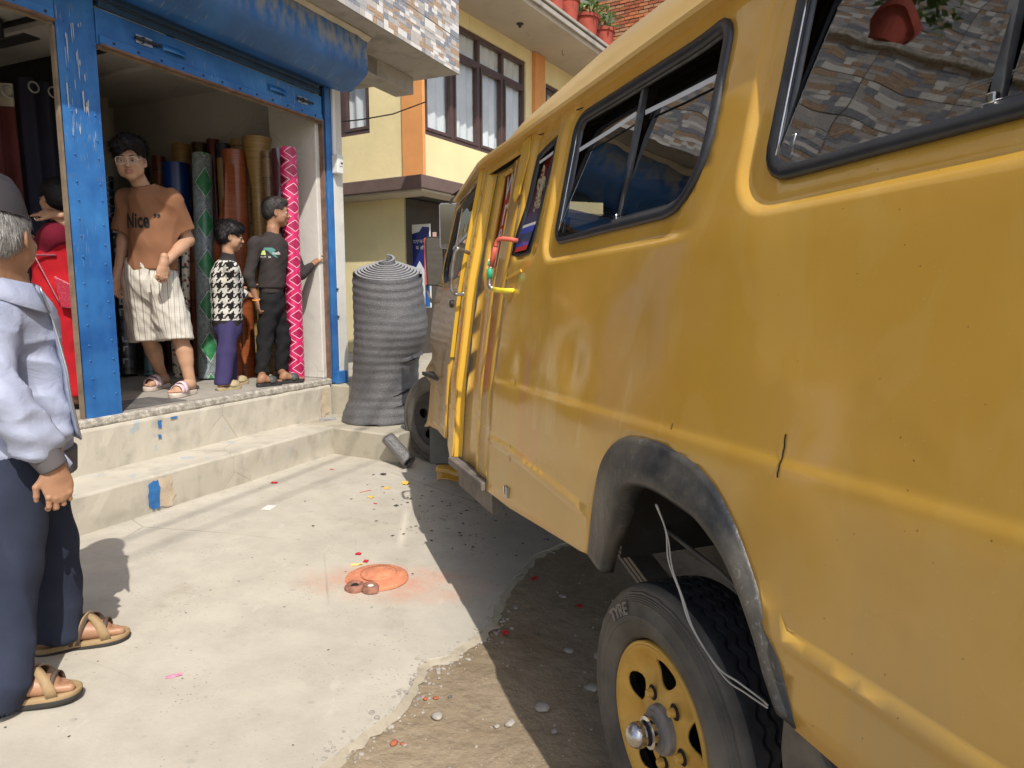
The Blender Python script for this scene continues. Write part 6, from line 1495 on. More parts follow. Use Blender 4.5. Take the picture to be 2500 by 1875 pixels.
def face_bits(P, B3, sc, parent, gaze=(0, 0), glasses=False, brow=(.02, .015, .012), beard=None, skin=None):
    r, f, u = B3; WH = simple('eye_white', (.62, .60, .57), .25, .03, 10, 0); IR = simple('iris_dark', (.02, .012, .008), .15, .1, 10, 0); BW = simple('brow_hair', brow, .9, .2, 30, 0)
    for s_ in (-1, 1):
        e = P(.031*s_, .0765, .000); part('eye', lathe([(.0125*sc*math.sin(t), .0125*sc*math.cos(t)) for t in np.linspace(0, pi*.6, 7)], e-f*.0035*sc, 14, f), WH, parent, smooth=True)
        g = unit(f+r*gaze[0]+u*gaze[1]); part('iris', lathe([(0, .0134*sc), (.0058*sc, .0125*sc)], e-f*.0035*sc, 12, g), IR, parent)
        if skin is not None:
            part('eyelid', tube([P(.031*s_+.0185*t, .0885-.004*t*t-.001, .0068*(1-t*t)-.001) for t in np.linspace(-1, 1, 9)], [.0012*sc+.0026*sc*(1-abs(t)) for t in np.linspace(-1, 1, 9)], 6), skin, parent, smooth=True)
            part('eyelid', tube([P(.031*s_+.0175*t, .0875-.004*t*t, -.0072*(1-t*t)-.001) for t in np.linspace(-1, 1, 9)], [.001*sc+.0018*sc*(1-abs(t)) for t in np.linspace(-1, 1, 9)], 6), skin, parent, smooth=True)
        part('eyebrow', tube([P(s_*(.012+.036*t), .0925-.012*t*t, .021+.007*math.sin(pi*t*.75)) for t in np.linspace(0, 1, 8)], [sc*(.0012+.0022*math.sin(pi*min(1, t*1.1+.15))) for t in np.linspace(0, 1, 8)], 6), BW, parent, smooth=True)
        part('nostril', lathe([(0, .0), (.0028*sc, 0)], P(.0085*s_, .1005, -.0375), 8, unit(f*.5-u)), IR, parent)
    if glasses:
        GM = simple('clear_spectacle_frame', (.55, .42, .36), .2, .1, 10, 0, 10, 0); g = None
        for s_ in (-1, 1):
            Pr = rrect(-.027, -.021, .027, .021, .013, 6); path = [P(.033*s_+a, .107-.12*abs(.033*s_+a)**1.4*1.2, .0+b-.002) for a, b in Pr]
            part('spectacle_rim', tube(path, .0019*sc, 6, closed=True), GM, parent, smooth=True)
            part('spectacle_lens', (path, [list(range(len(path)))]), glassmat('lens_glass', (.92, .93, .93), .0, 0) if 'lens_glass' not in bpy.data.materials else bpy.data.materials['lens_glass'], parent)
            part('spectacle_arm', tube([P(.060*s_, .098, .006), P(.078*s_, .05, .006), P(.083*s_, .0, .0)], .0019*sc, 6), GM, parent, smooth=True)
        part('spectacle_bridge', tube([P(-.007, .107, .004), P(0, .110, .007), P(.007, .107, .004)], .0019*sc, 6), GM, parent, smooth=True)
def strands(name, pts, dirs, L_, w, mats, parent, seed=1, jit=.25, curl=.3, lift=.25, nrm=None):
    r = np.random.default_rng(seed); n = len(pts); V = []; F = []; fm = []
    for i in range(n):
        d = dirs[i]+r.normal(size=3)*jit; nn = nrm[i]; d = d-nn*(d@nn); d = unit(d); l = L_*(.6+.8*r.random()); s_ = np.cross(d, nn)*w*(.6+.8*r.random()); p = pts[i]
        a = p+nn*.0005; b = p+d*l*.5+nn*(lift*l*.5); c_ = p+d*l+nn*(lift*l*.35)+r.normal(size=3)*curl*l*.12
        k = len(V); V += [a-s_*.5, a+s_*.5, b+s_*.4, b-s_*.4, c_]; F += [[k, k+1, k+2, k+3], [k+3, k+2, k+4]]; m = int(r.integers(len(mats))); fm += [m, m]
    return part(name, (V, F), mats, parent, fm=fm)
def hairsolid(F, m, parent, n=1, name='hair', sw=None, L_=.03, w=.0012, mats=None, count=1800, dirf=None, lift=.25, jit=.25, keep=None, seed=2):
    V, Q = F.mesh(); V = relax(V, Q, n); o = part(name, (V, Q), m, parent, smooth=True)
    if count:
        c = V[Q].mean(1); nn = np.cross(V[Q[:, 2]]-V[Q[:, 0]], V[Q[:, 3]]-V[Q[:, 1]]); nn /= np.maximum(1e-9, np.linalg.norm(nn, axis=1))[:, None]
        r = np.random.default_rng(seed); ok = np.arange(len(c)) if keep is None else np.where(keep(c))[0]; s_ = r.choice(ok, min(count, len(ok)), replace=len(ok) < count)
        D = np.array([dirf(p) for p in c[s_]]); strands('hair_strands', c[s_], D, L_, w, mats, o, seed, nrm=nn[s_], lift=lift, jit=jit)
    return o
def hand(w, d, palm, thumb, L_=.17, curl=.5, spread=.12, skin=None, parent=None, h=.0022, wr=.024, curls=None, forearm=None, tcurl=.4):
    """w wrist point, d direction of the hand, palm: normal out of the palm, thumb: side (+-1 along d x palm)"""
    d = unit(d); pn = unit(np.array(palm)-d*(np.array(palm)@d)); s_ = np.cross(d, pn)*thumb; w = A(*w); pts = [w+d*L_*1.15, w-d*.06, w+d*L_*.6+s_*L_*.5, w-s_*L_*.4+pn*L_*.6, w+pn*L_*.5+d*L_*.5, w-pn*L_*.3]
    lo = np.min(pts, 0)-.02; hi = np.max(pts, 0)+.02; F = Fld(lo, hi, h); k = L_/.18
    pc = w+d*L_*.30; F.ell(pc, (.046*k, .060*k, .017*k), [s_, d, pn], .012*k); F.cone(w-d*.05, w+d*.02*k, wr, wr*.92, .02, pn, 1.2)
    F.ell(w+d*L_*.17+s_*.026*k+pn*.006, (.017*k, .034*k, .015*k), [s_, d, pn], .012*k)
    kn = L_*.52; fl = (.225, .265, .245, .19)
    for i, (off, ln, rr) in enumerate(zip((.030, .010, -.011, -.030), fl, (.0088, .0092, .0088, .0078))):
        cu = (curls[i] if curls else curl); b = w+d*(kn*(1-.05*abs(i-1)))+s_*off*k; dd = unit(d+s_*(spread*(1.5-i)*.35)); ang = cu*.35; p = b-d*.02*k; q = b
        for j, fr in enumerate((.45, .30, .25)):
            v = dd*math.cos(ang)+pn*math.sin(ang); q2 = q+v*ln*L_*fr*1.9*.9; F.cone(q, q2, rr*k*(1-.08*j), rr*k*(.95-.10*j), .0035*k); q = q2; ang += cu*(1.1 if j == 0 else .8)
        F.ell(b-pn*.004*k, (.009*k, .010*k, .009*k), None, .006*k)
    tb = w+d*L_*.12+s_*.030*k+pn*.004; v = unit(d*.75+s_*.75+pn*.15*tcurl*2); q = tb+v*L_*.22; F.cone(tb, q, .013*k, .0105*k, .010*k); v2 = unit(d*1.0+s_*(.35-.6*tcurl)+pn*.5*tcurl); q2 = q+v2*L_*.17; F.cone(q, q2, .0100*k, .0088*k, .004*k); q3 = q2+unit(v2+pn*.3*tcurl)*L_*.09; F.cone(q2, q3, .0088*k, .0072*k, .004*k)
    if forearm is not None: F.cone(w-d*.01, w+unit(forearm-w)*.075, wr, wr*1.1, .015, pn, 1.15)
    return F
def foot(heel, toe, r, h=.003, L_=None, ankle=None, ar=.034, side_=1):
    heel = A(*heel); toe = A(*toe); f = unit((toe-heel)*A(1, 1, 0)); L_ = np.linalg.norm(toe-heel); s_ = np.cross(f, A(0, 0, 1))*side_; k = L_/.25; P = lambda x, y, z: heel+f*(x*L_)+s_*(y*k)+A(0, 0, z*k)
    lo = np.minimum(heel, toe)-.07*k; hi = np.maximum(heel, toe)+.07*k; hi[2] = heel[2]+.16*k; F = Fld(lo, hi, h)
    F.ell(P(.12, 0, .032), (.030*k, .034*k, .034*k), [s_, f, A(0, 0, 1)], .01); F.cone(P(.14, 0, .034), P(.70, .004, .024), .031*k, .036*k, .02*k, A(0, 0, 1), 1.5)
    F.cone(P(.25, 0, .06), P(.68, .01, .03), .026*k, .022*k, .03*k)
    for i, (y, x, rr) in enumerate(((.030, 1.0, .0125), (.011, .985, .0095), (-.006, .95, .009), (-.021, .905, .0085), (-.034, .855, .008))):
        F.cone(P(.72-.02*i, y*.95, .018), P(x-.05, y, .013), rr*k*.95, rr*k, .006*k)
    if ankle is not None: F.cone(P(.20, 0, .06), ankle, .034*k, ar, .03*k)
    return F, f, s_, P, k
def tee(F, sh, warp=None): return F
# ---------------------------------------------------------------- sandals
def sole(P, k, th, m, parent, name='sole', wide=1.0, lift=0):
    out = [(-.04, .0), (.0, .026), (.15, .034), (.4, .032), (.62, .042), (.8, .048), (.95, .042), (1.04, .022), (1.06, .0), (1.02, -.022), (.9, -.042), (.7, -.046), (.45, -.036), (.15, -.034), (.0, -.026)]
    n = len(out); ctr = []
    for t in np.linspace(0, 1, 60, endpoint=False):
        i = int(t*n); q = t*n-i; a, b, c, d_ = [np.array(out[(i+j-1) % n]) for j in range(4)]; ctr.append(tuple(.5*((2*b)+(-a+c)*q+(2*a-5*b+4*c-d_)*q*q+(-a+3*b-3*c+d_)*q**3)))
    V = []; F = []; m2 = len(ctr)
    for z, s_ in ((-th, .97), (-th*.5, 1.0), (0, 1.0), (.004, .97)): V += [tuple(P(.5+(x-.5)*s_, y*wide*s_, z/k)) for x, y in ctr]
    for j in range(3): F += [[j*m2+i, j*m2+(i+1) % m2, (j+1)*m2+(i+1) % m2, (j+1)*m2+i] for i in range(m2)]
    F += [list(range(m2))[::-1], [3*m2+i for i in range(m2)]]
    return part(name, (V, F), m, parent, auto=True)
def strap(P, x0, x1, hgt, m, parent, name='strap', skew=0, n=14, wd=.047, x0b=None, x1b=None, th=.004):
    V = []; 
    for i in range(n+1):
        t = i/n; a = pi*t; y = -wd*math.cos(a)*-1; 
        for x, off in ((x0+(0 if x0b is None else (x0b-x0)*t), 0), ((x0+x1)/2, .004), (x1+(0 if x1b is None else (x1b-x1)*t), 0)):
            V.append(tuple(P(x+skew*(t-.5), wd*math.cos(a), .002+hgt*math.sin(a)**.7*(1-(.35*(x-.45) if x > .45 else 0))+off*math.sin(a))))
    o = part(name, (V, [[i*3+j, (i+1)*3+j, (i+1)*3+j+1, i*3+j+1] for i in range(n) for j in range(2)]), m, parent, smooth=True); md = o.modifiers.new('s', 'SOLIDIFY'); md.thickness = th; md.offset = 1; return o
UP = A(0, 0, 1)
HB = [simple('black_hair', (.008, .007, .008), .55, .3, 40, 0, 10, 0, .3), simple('black_hair_sheen', (.014, .012, .013), .5, .3, 40, 0, 10, 0, .35)]
def Sv(v, u, z): return np.array(S(v, u, z))
def uvcyl(c, f, R): 
    f = unit(f); r = np.cross(f, UP)
    def fn(V):
        d = V-c; a = np.arctan2(d@r, d@f); return np.stack([a*R, V[:, 2]], 1)
    return fn
def bodyfold(seed, amp=.006, f=16): return snoise(seed, f, amp, (1.3, 1.3, .7))
# ================================================================= teenager
SK = skinmat('skin_teen', (.50, .29, .18)); fl = .513
te = thing('person', 'teenager in glasses, brown printed T-shirt and striped shorts standing on the shop floor', 'person', (-2.42, 4.75, fl))
fw = unit(A(-.10, -1, 0))     # body faces down the shop towards the street
rt = np.cross(fw, UP)         # his right hand side
pel = A(-2.452, 4.745, 1.34); che = A(-2.425, 4.755, 1.74); nb = A(-2.445, 4.715, 1.90)
Rs = che+rt*-.0; shR = che+rt*.165+UP*.105; shL = che-rt*.15+UP*.095
elL = A(-2.235, 4.86, 1.575); wrL = A(-2.262, 4.555, 1.398)
elR = shR+A(-.03, -.02, -.29); wrR = elR+fw*.06+A(-.02, .0, -.235)
hc = A(-2.468, 4.625, 2.062); hf = unit(A(.30, -1.0, -.14))
Fh, HBs, HP = head(hc, hf, 1.05, SK, HB, te, up=(-.06, .0, 1), neck=(nb, .050), jaw=1.0)
Fb = Fld((-2.80, 4.35, .50), (-2.10, 5.20, 1.99), .0068)
Fb.cone(nb-UP*.04, nb+UP*.02, .046, .044, .03); Fb.cone(pel, che, .12, .12, .08, fw, 1.3)
for s_, sh, el in ((1, shL, elL), (-1, shR, elR)): Fb.cone(che+UP*.09, sh, .06, .055, .05); Fb.cone(sh, el, .047, .041, .03)
Fb.cone(elL, wrL, .041, .026, .02); Fb.cone(elL+(wrL-elL)*.25, elL+(wrL-elL)*.4, .041, .038, .02); Fb.cone(elR, wrR, .040, .026, .02)
kneL = A(-2.39, 4.86, .94); knR = A(-2.50, 4.72, .94); anL = A(-2.275, 4.90, .60); anR = A(-2.515, 5.10, .60)
anR = np.array(S(-4.47, 3.62, .60)); anL = np.array(S(-4.0, 3.46, .60)); kneL = np.array(S(-4.05, 3.44, .93)); knR = np.array(S(-4.30, 3.38, .93))
for kn, an_ in ((kneL, anL), (knR, anR)):
    hp = pel+(rt*.09 if kn is knR else -rt*.09)-UP*.04; Fb.cone(hp, kn, .085, .058, .03); Fb.cone(kn, an_, .054, .036, .02); m_ = kn+(an_-kn)*.35; Fb.cone(m_-unit(fw)*.012, kn+(an_-kn)*.55-fw*.010, .057, .047, .02)
HL = hand(wrL, A(-.12, -.12, -1), A(-.8, .5, 0), 1, .165, 1.25, .05, forearm=elL, curls=(1.3, 1.35, 1.4, 1.4), wr=.026, tcurl=.9)
HR = hand(wrR, A(-.05, -.05, -1), rt*-1+fw*.2, 1, .165, .55, .06, forearm=elR, wr=.026)
ftL = foot(S(-4.015, 3.50, fl+.028), S(-3.955, 3.27, fl+.028), 0, ankle=anL); ftR = foot(S(-4.47, 3.66, fl+.028), S(-4.40, 3.42, fl+.028), 0, ankle=anR, side_=-1)
lipz = simple('lips', (.36, .15, .11), .5, .1, 20, 0)
def fmt(c):
    d = c-hc; r_, f_, u_ = HBs; z = d@u_; y = d@f_; x = d@r_; return ((z < -.0535) & (z > -.079) & (y > .083) & (np.abs(x) < .025)).astype(int)
body = solid('body', [Fb, Fh, HL, HR, ftL[0], ftR[0]], [SK, lipz], te, 1, fmf=fmt)
face_bits(HP, HBs, 1.05, body, gaze=(.15, -.05), glasses=True, skin=SK)
# hair: full, parted, side swept
Hh = Fld(hc-.19, hc+.2, .0045); r_, f_, u_ = HBs; M = [r_, f_, u_]
Hh.ell(HP(0, -.018, .066), (.106, .118, .092), M, .02).ell(HP(.0, .050, .105), (.090, .062, .042), M, .03).ell(HP(-.04, .065, .085), (.045, .04, .032), M, .02).ell(HP(.045, .06, .09), (.04, .04, .03), M, .02).ell(HP(0, -.04, .01), (.086, .075, .07), M, .02)
Hh.ell(HP(0, .105, .0), (.068, .075, .066), M, .012, 's').ell(HP(0, .06, -.09), (.12, .12, .075), M, .01, 's')
for s_ in (-1, 1): Hh.ell(HP(.095*s_, .012, -.022), (.03, .032, .030), M, .01, 's')
Hh.warp(snoise(8, 38, .006, (1, 1, .7))); Hh.warp(snoise(3, 70, .0035, (1, 1, .6))); Hh.warp(snoise(4, 150, .0016))
def hd(p): d = p-hc; return f_*.6+r_*.45*(1 if d@r_ > -.02 else -1)-u_*max(0, .6-(d@u_)*6)
hairsolid(Hh, HB[0], body, 0, L_=.045, w=.0022, mats=HB, count=2600, dirf=hd, lift=.18)
# T-shirt
SH = cloth('brown_cotton', (.25, .118, .062)); 
Ft = Fld((-2.80, 4.35, 1.28), (-2.10, 5.20, 1.99), .0062)
hem = A(-2.438, 4.742, 1.36)
Ft.cone(hem-UP*.06, che-UP*.05, .170, .158, .05, fw, 1.25); Ft.cone(che-UP*.05, che+UP*.06, .158, .132, .06, fw, 1.35); Ft.cone(shL-UP*.01, shR-UP*.01, .062, .062, .06); Ft.cone(nb-UP*.06, nb-UP*.012, .09, .066, .05)
sleeve = []
for sh, el in ((shL, elL), (shR, elR)):
    e2 = sh+(el-sh)*.80; Ft.cone(sh, e2, .066, .082, .05)
r1 = snoise(13, 14, 1, (1.4, 1.4, .7)); Ft.warp(lambda x, y, z: .007*(np.abs(r1(x, y, z))**.7-.5)); n1 = snoise(11, 13, .005, (1.5, 1.5, .55)); n2 = snoise(12, 28, .0022, (1, 1, .8)); Ft.warp(lambda x, y, z: n1(x, y, z)*(1.2-(z-1.3))+n2(x, y, z))
dg = lambda x, y, z: .006*np.sin((x*8-y*9+z*26))*np.exp(-((z-1.55)/.16)**2); Ft.warp(dg)
for sh, el in ((shL, elL), (shR, elR)):
    d_ = unit(el-sh); q = sh+(el-sh)*.72
    # remove sleeve end, hollow the cuff
    G = None; Ft.cone(q+d_*.10, q+d_*.30, .115, .11, .002, op='s'); Ft.cone(q-d_*.02, q+d_*.12, .045, .071, .004, op='s')
Ft.cut(hem+UP*.0, A(.06, -.05, -1), .004); Ft.cone(hem-UP*.1, hem+UP*.01, .125, .125, .006, fw, 1.3, 's'); Ft.cone(nb-UP*.03, nb+UP*.1, .056, .075, .006, op='s')
shirt = solid('t_shirt', Ft, SH, te, 1)
part('collar_band', tube([nb+UP*(-.012)+rt*(.064*math.cos(a))+fw*(.060*math.sin(a)+.004)-UP*(.020*math.sin(a)) for a in np.linspace(0, 2*pi, 28, endpoint=False)], .007, 6, closed=True), SH, shirt, smooth=True)
def project(text, size, origin, xd, yd, nd, me_obj, m, parent, off=0, sx=1, sy=1, name='print', lift=.003, geo=None):
    V, F = geo or textgeo(text, size, 0, off); me = me_obj.data; mw = Matrix.Translation(ORG[me_obj.name]); bvh = BVHTree.FromPolygons([tuple(mw@v.co) for v in me.vertices], [list(p.vertices) for p in me.polygons])
    bm = bmesh.new(); vs = [bm.verts.new((x*sx, y*sy, 0)) for x, y, *_ in V]
    for f in F:
        try: bm.faces.new([vs[i] for i in f])
        except Exception: pass
    bmesh.ops.triangulate(bm, faces=bm.faces[:])
    for _ in range(3): bmesh.ops.subdivide_edges(bm, edges=[e for e in bm.edges if e.calc_length() > size*.12], cuts=1); bmesh.ops.triangulate(bm, faces=bm.faces[:])
    out = []
    for v in bm.verts:
        p = Vector(origin)+Vector(xd)*v.co.x+Vector(yd)*v.co.y; h = bvh.ray_cast(p+Vector(nd)*.25, -Vector(nd)); q = h[0] if h[0] else p
        out.append(tuple(q+Vector(nd)*lift))
    bm.verts.index_update(); F2 = [[v.index for v in f.verts] for f in bm.faces]; bm.free(); return part(name, (out, F2), m, parent)
INK = simple('black_print', (.012, .011, .011), .8, .1, 30, 0)
cn = unit(fw*.9+A(.25, -.5, 0)); xd = unit(np.cross(UP, cn)); 
project('Nice', .118, A(-2.530, 4.55, 1.640), xd, UP, cn, shirt, INK, shirt, off=.0035, sx=.74, sy=1.15)
project('”', .09, A(-2.530, 4.55, 1.665)+xd*.19, xd, UP, cn, shirt, INK, shirt, off=.003)
# shorts
SHM = Mat('striped_cotton', .9, 0, .2); x, y, z = SHM.xyz('UV'); s1 = ((x/.030).fract() < .11); s2 = (((x/.030+.35).fract()) < .06); base = SHM.mix(SHM.noise(8, 4).step(.3, .7), (.58, .55, .47), (.68, .65, .57)); hz_ = ((y/.035).fract() < .05); base = SHM.mix(hz_*.35, base, (.35, .30, .27)); base = SHM.mix(s1*.8, base, (.15, .11, .10)); base = SHM.mix(s2*.5, base, (.25, .19, .17)); SHM.col(base); SHM.bump(SHM.noise(220, 2), .2, .001); SHM = SHM.m
Fs = Fld((-2.80, 4.40, .80), (-2.05, 5.15, 1.45), .0062)
hemL = kneL+UP*-.035; hemR = knR+UP*-.035; Fs.cone(pel+UP*.06, pel-UP*.04, .150, .165, .04, fw, 1.25)
for hm, s_ in ((hemL, -1), (hemR, 1)): Fs.cone(pel+rt*.075*s_-UP*.05, hm-UP*.07, .115, .118, .035, fw, 1.05)
n3 = snoise(21, 20, .0045, (1.3, 1.3, .8)); Fs.warp(n3); r1 = snoise(23, 18, 1, (1.2, 1.2, .9)); Fs.warp(lambda x, y, z: .008*(np.abs(r1(x, y, z))**.7-.5)); Fs.warp(snoise(22, 45, .002)); Fs.cut(kneL*.5+knR*.5-UP*.045, A(.06, -.09, -1), .004)
for hm in (hemL, hemR): Fs.cone(hm-UP*.13, hm+UP*.02, .098, .092, .004, op='s')
def uvs(V):
    R = []; 
    dL = V-kneL; dR = V-knR; useL = (np.abs(dL@rt) < np.abs(dR@rt)); c = np.where(useL[:, None], kneL, knR); d = V-c; a = np.arctan2(d@rt, d@fw); return np.stack([a*.115+useL*.013, V[:, 2]], 1)
shorts = solid('shorts', Fs, SHM, te, 1, uvf=uvs)
part('drawcord_tag', box((-.008, -.002, -.11), (.012, .002, 0), lambda a, b, c_: tuple(A(-2.38, 4.575, 1.33)+xd*a+cn*b+UP*c_)), simple('cream_tape', (.6, .57, .5), .8), shorts)
PNK = simple('pale_pink_rubber', (.66, .50, .52), .45, .08, 10); CRS = simple('cream_rubber', (.60, .52, .44), .5, .1, 10)
for ft in (ftL, ftR):
    _, f, s_, P, k = ft; so_ = sole(P, k, .026, CRS, te, 'sandal'); strap(P, .48, .66, .078, PNK, so_, wd=.050); strap(P, .62, .80, .064, PNK, so_, wd=.050)
# ================================================================= boy in dark sweatshirt reaching to the shutter track
SK2 = skinmat('skin_boy', (.34, .175, .10)); 
b1 = thing('person', 'boy in dark grey sweatshirt and black trousers with one hand on the shutter track', 'person', (-1.86, 5.40, fl))
fw = unit(A(.55, .62, 0)*.55+A(NS[0], NS[1], 0)*.75); rt = np.cross(fw, UP)
pel = A(-1.868, 5.42, 1.14); che = A(-1.850, 5.43, 1.50); nb = A(-1.845, 5.44, 1.655)
shL = A(-1.765, 5.60, 1.59); shR = A(-1.925, 5.285, 1.575)
elF = A(-1.685, 5.60, 1.365); wrF = A(-1.628, 5.735, 1.448); elN = A(-1.965, 5.235, 1.34); wrN = A(-1.935, 5.275, 1.17)
hc = A(-1.822, 5.475, 1.835); hf = unit(A(.93, .34, -.05)); sc = .92
Fh, HBs, HP = head(hc, hf, sc, SK2, HB, b1, neck=(nb, .046), h=.0034)
Fb = Fld((-2.10, 5.05, .50), (-1.50, 6.0, 1.75), .0065)
Fb.cone(nb-UP*.02, nb+UP*.05, .05, .045, .03); Fb.cone(pel, che, .095, .105, .08, fw, 1.25)
for sh, el, wr in ((shL, elF, wrF), (shR, elN, wrN)): Fb.cone(che+UP*.08, sh, .045, .04, .04); Fb.cone(sh, el, .030, .026, .02); Fb.cone(el, wr, .026, .020, .02)
kA = A(-1.905, 5.335, .85); kB = A(-1.815, 5.48, .85); aA = A(-1.915, 5.27, .60); aB = A(-1.835, 5.47, .60)
for hp, kn, an_ in ((pel-rt*-.06, kA, aA), (pel+rt*-.06, kB, aB)): Fb.cone(hp, kn, .050, .040, .03); Fb.cone(kn, an_, .036, .028, .02)
HF = hand(wrF, A(.42, .52, .75), A(.55, .65, -.5), -1, .145, .25, .35, forearm=elF, wr=.020, h=.0021)
HN = hand(wrN, A(.10, .10, -1), A(.5, .4, 0), -1, .145, .7, .06, forearm=elN, wr=.020, h=.0021)
ft1 = foot(S(-3.845, 3.93, fl+.022), S(-3.80, 4.12, fl+.022), 0, ankle=aA, ar=.03); ft2 = foot(S(-3.83, 4.15, fl+.022), S(-3.765, 4.33, fl+.022), 0, ankle=aB, ar=.03)
body = solid('body', [Fb, Fh, HF, HN, ft1[0], ft2[0]], [SK2, lipz], b1, 1); face_bits(HP, HBs, sc, body, skin=SK2)
r_, f_, u_ = HBs; M = [r_, f_, u_]; Hh = Fld(hc-.17, hc+.19, .0042)
Hh.ell(HP(0, -.018, .040), (.0835*sc, .101*sc, .088*sc), M, .02).ell(HP(0, .035, .088), (.066*sc, .055*sc, .034*sc), M, .02).ell(HP(0, -.045, -.01), (.077*sc, .066*sc, .066*sc), M, .02)
Hh.ell(HP(0, .115, .0), (.085*sc, .085*sc, .072*sc), M, .008, 's').ell(HP(0, .07, -.095), (.13*sc, .12*sc, .075*sc), M, .008, 's')
for s_ in (-1, 1): Hh.ell(HP(.09*s_, .035, -.03), (.04*sc, .05*sc, .045*sc), M, .008, 's')
Hh.warp(snoise(5, 90, .0015)); SHORT = [simple('short_dark_hair', (.03, .026, .024), .6, .3, 60, 0), simple('short_brownish_hair', (.075, .058, .045), .6, .3, 60, 0)]
hairsolid(Hh, SHORT[0], body, 0, L_=.014, w=.0012, mats=SHORT, count=2600, dirf=lambda p: u_*.5+f_*.5, lift=.9, jit=.4)
SW = cloth('charcoal_sweatshirt', (.045, .037, .035)); Ft = Fld((-2.12, 5.02, 1.18), (-1.50, 6.0, 1.75), .0058)
Ft.cone(pel+UP*.12, che, .128, .132, .05, fw, 1.3); Ft.cone(che, che+UP*.06, .13, .11, .05, fw, 1.3); Ft.cone(shL, shR, .050, .050, .05); Ft.cone(nb-UP*.06, nb-UP*.014, .075, .056, .04)
for sh, el, wr in ((shL, elF, wrF), (shR, elN, wrN)):
    Ft.cone(sh, el, .047, .043, .03); Ft.cone(el, wr-unit(wr-el)*.02, .042, .031, .02)
n1 = snoise(31, 22, .005, (1.2, 1.2, .9)); Ft.warp(n1); Ft.warp(snoise(32, 55, .0018))
Ft.cut(pel+UP*.115, -UP, .004); Ft.cone(nb-UP*.03, nb+UP*.1, .046, .06, .005, op='s')
sweat = solid('sweatshirt', Ft, SW, b1, 1)
Fc = Fld(pel-.17+UP*.15, pel+.17+UP*.04, .006); Fc.cone(pel+UP*.13, pel+UP*.05, .112, .108, .01, fw, 1.25); Fc.cut(pel+UP*.075, -UP); solid('rib_hem', Fc, SW, sweat, 0)
part('bracelet', tube([wrF-unit(wrF-elF)*-.012+.026*(math.cos(a)*unit(np.cross(wrF-elF, UP))+math.sin(a)*UP*.9) for a in np.linspace(0, 2*pi, 18, endpoint=False)], .004, 6, closed=True), BLACK, body, smooth=True)
part('thread_band', tube([wrN-UP*.004+.0255*A(math.cos(a), math.sin(a), .25*math.sin(a)) for a in np.linspace(0, 2*pi, 18, endpoint=False)], .005, 6, closed=True), simple('orange_thread', (.75, .28, .04), .7), body, smooth=True)
cn = unit(A(.18, -1, .0)+fw*.5); xd = unit(np.cross(UP, cn)); lo = A(-1.845, 5.33, 1.50); LT = simple('print_teal', (.08, .22, .20), .8); LY = simple('print_lime', (.55, .68, .22), .8); LW = simple('print_white', (.6, .6, .56), .8)
def poly2(P): return (P, [list(range(len(P)))])
project('', .05, lo, xd, UP, cn, sweat, LY, sweat, geo=poly2([(-.065, .0), (-.03, .0), (-.035, .035), (-.055, .03)]))
project('', .05, lo, xd, UP, cn, sweat, LT, sweat, geo=poly2([(-.05, .037), (-.04, .055), (.02, .055), (.045, .04), (.03, .022), (.04, .005), (.06, -.022), (.03, -.012), (.002, .012), (-.012, .03), (-.03, .035)]))
project('outh', .032, lo+xd*.018+UP*.006, xd, UP, cn, sweat, LW, sweat, off=.001); project('P I T   SA', .018, lo-xd*.065-UP*.022, xd, UP, cn, sweat, LW, sweat, off=.0006)
TR_ = cloth('black_trousers', (.014, .014, .015)); Fs = Fld((-2.08, 5.10, .57), (-1.62, 5.68, 1.26), .0058)
Fs.cone(pel+UP*.08, pel-UP*.03, .105, .112, .04, fw, 1.2)
for hp, kn, an_ in ((pel+rt*.05, kA, aA), (pel-rt*.05, kB, aB)): Fs.cone(hp, kn, .078, .060, .03); Fs.cone(kn, an_, .060, .046, .02)
Fs.warp(snoise(41, 32, .005, (1, 1, 1.6))); Fs.warp(snoise(42, 70, .002)); Fs.cut(A(0, 0, .605), -UP); solid('trousers', Fs, TR_, b1, 1)
BKR = simple('black_slider_rubber', (.03, .03, .032), .6, .2, 20)
for ft in (ft1, ft2):
    _, f, s_, P, k = ft; so_ = sole(P, k, .020, BKR, b1, 'slider'); st_o = strap(P, .45, .76, .070, simple('grey_slider_strap', (.07, .075, .075), .6), so_, wd=.048)
    V = [tuple(P(.60+a*.16, (.012+b), .002+.070*math.sin(math.acos(max(-1, min(1, (.012+b)/.048))))**.7*(1-.35*max(0, .15+a*.16))+.0125)) for a, b in [(-.9, .016), (-.5, -.002), (.0, -.008), (1.0, .018), (.1, .002), (-.5, .010)]]; part('curved_mark', (V, [[0, 1, 2, 3, 4, 5]]), simple('print_white', (.6, .6, .56), .8), so_)
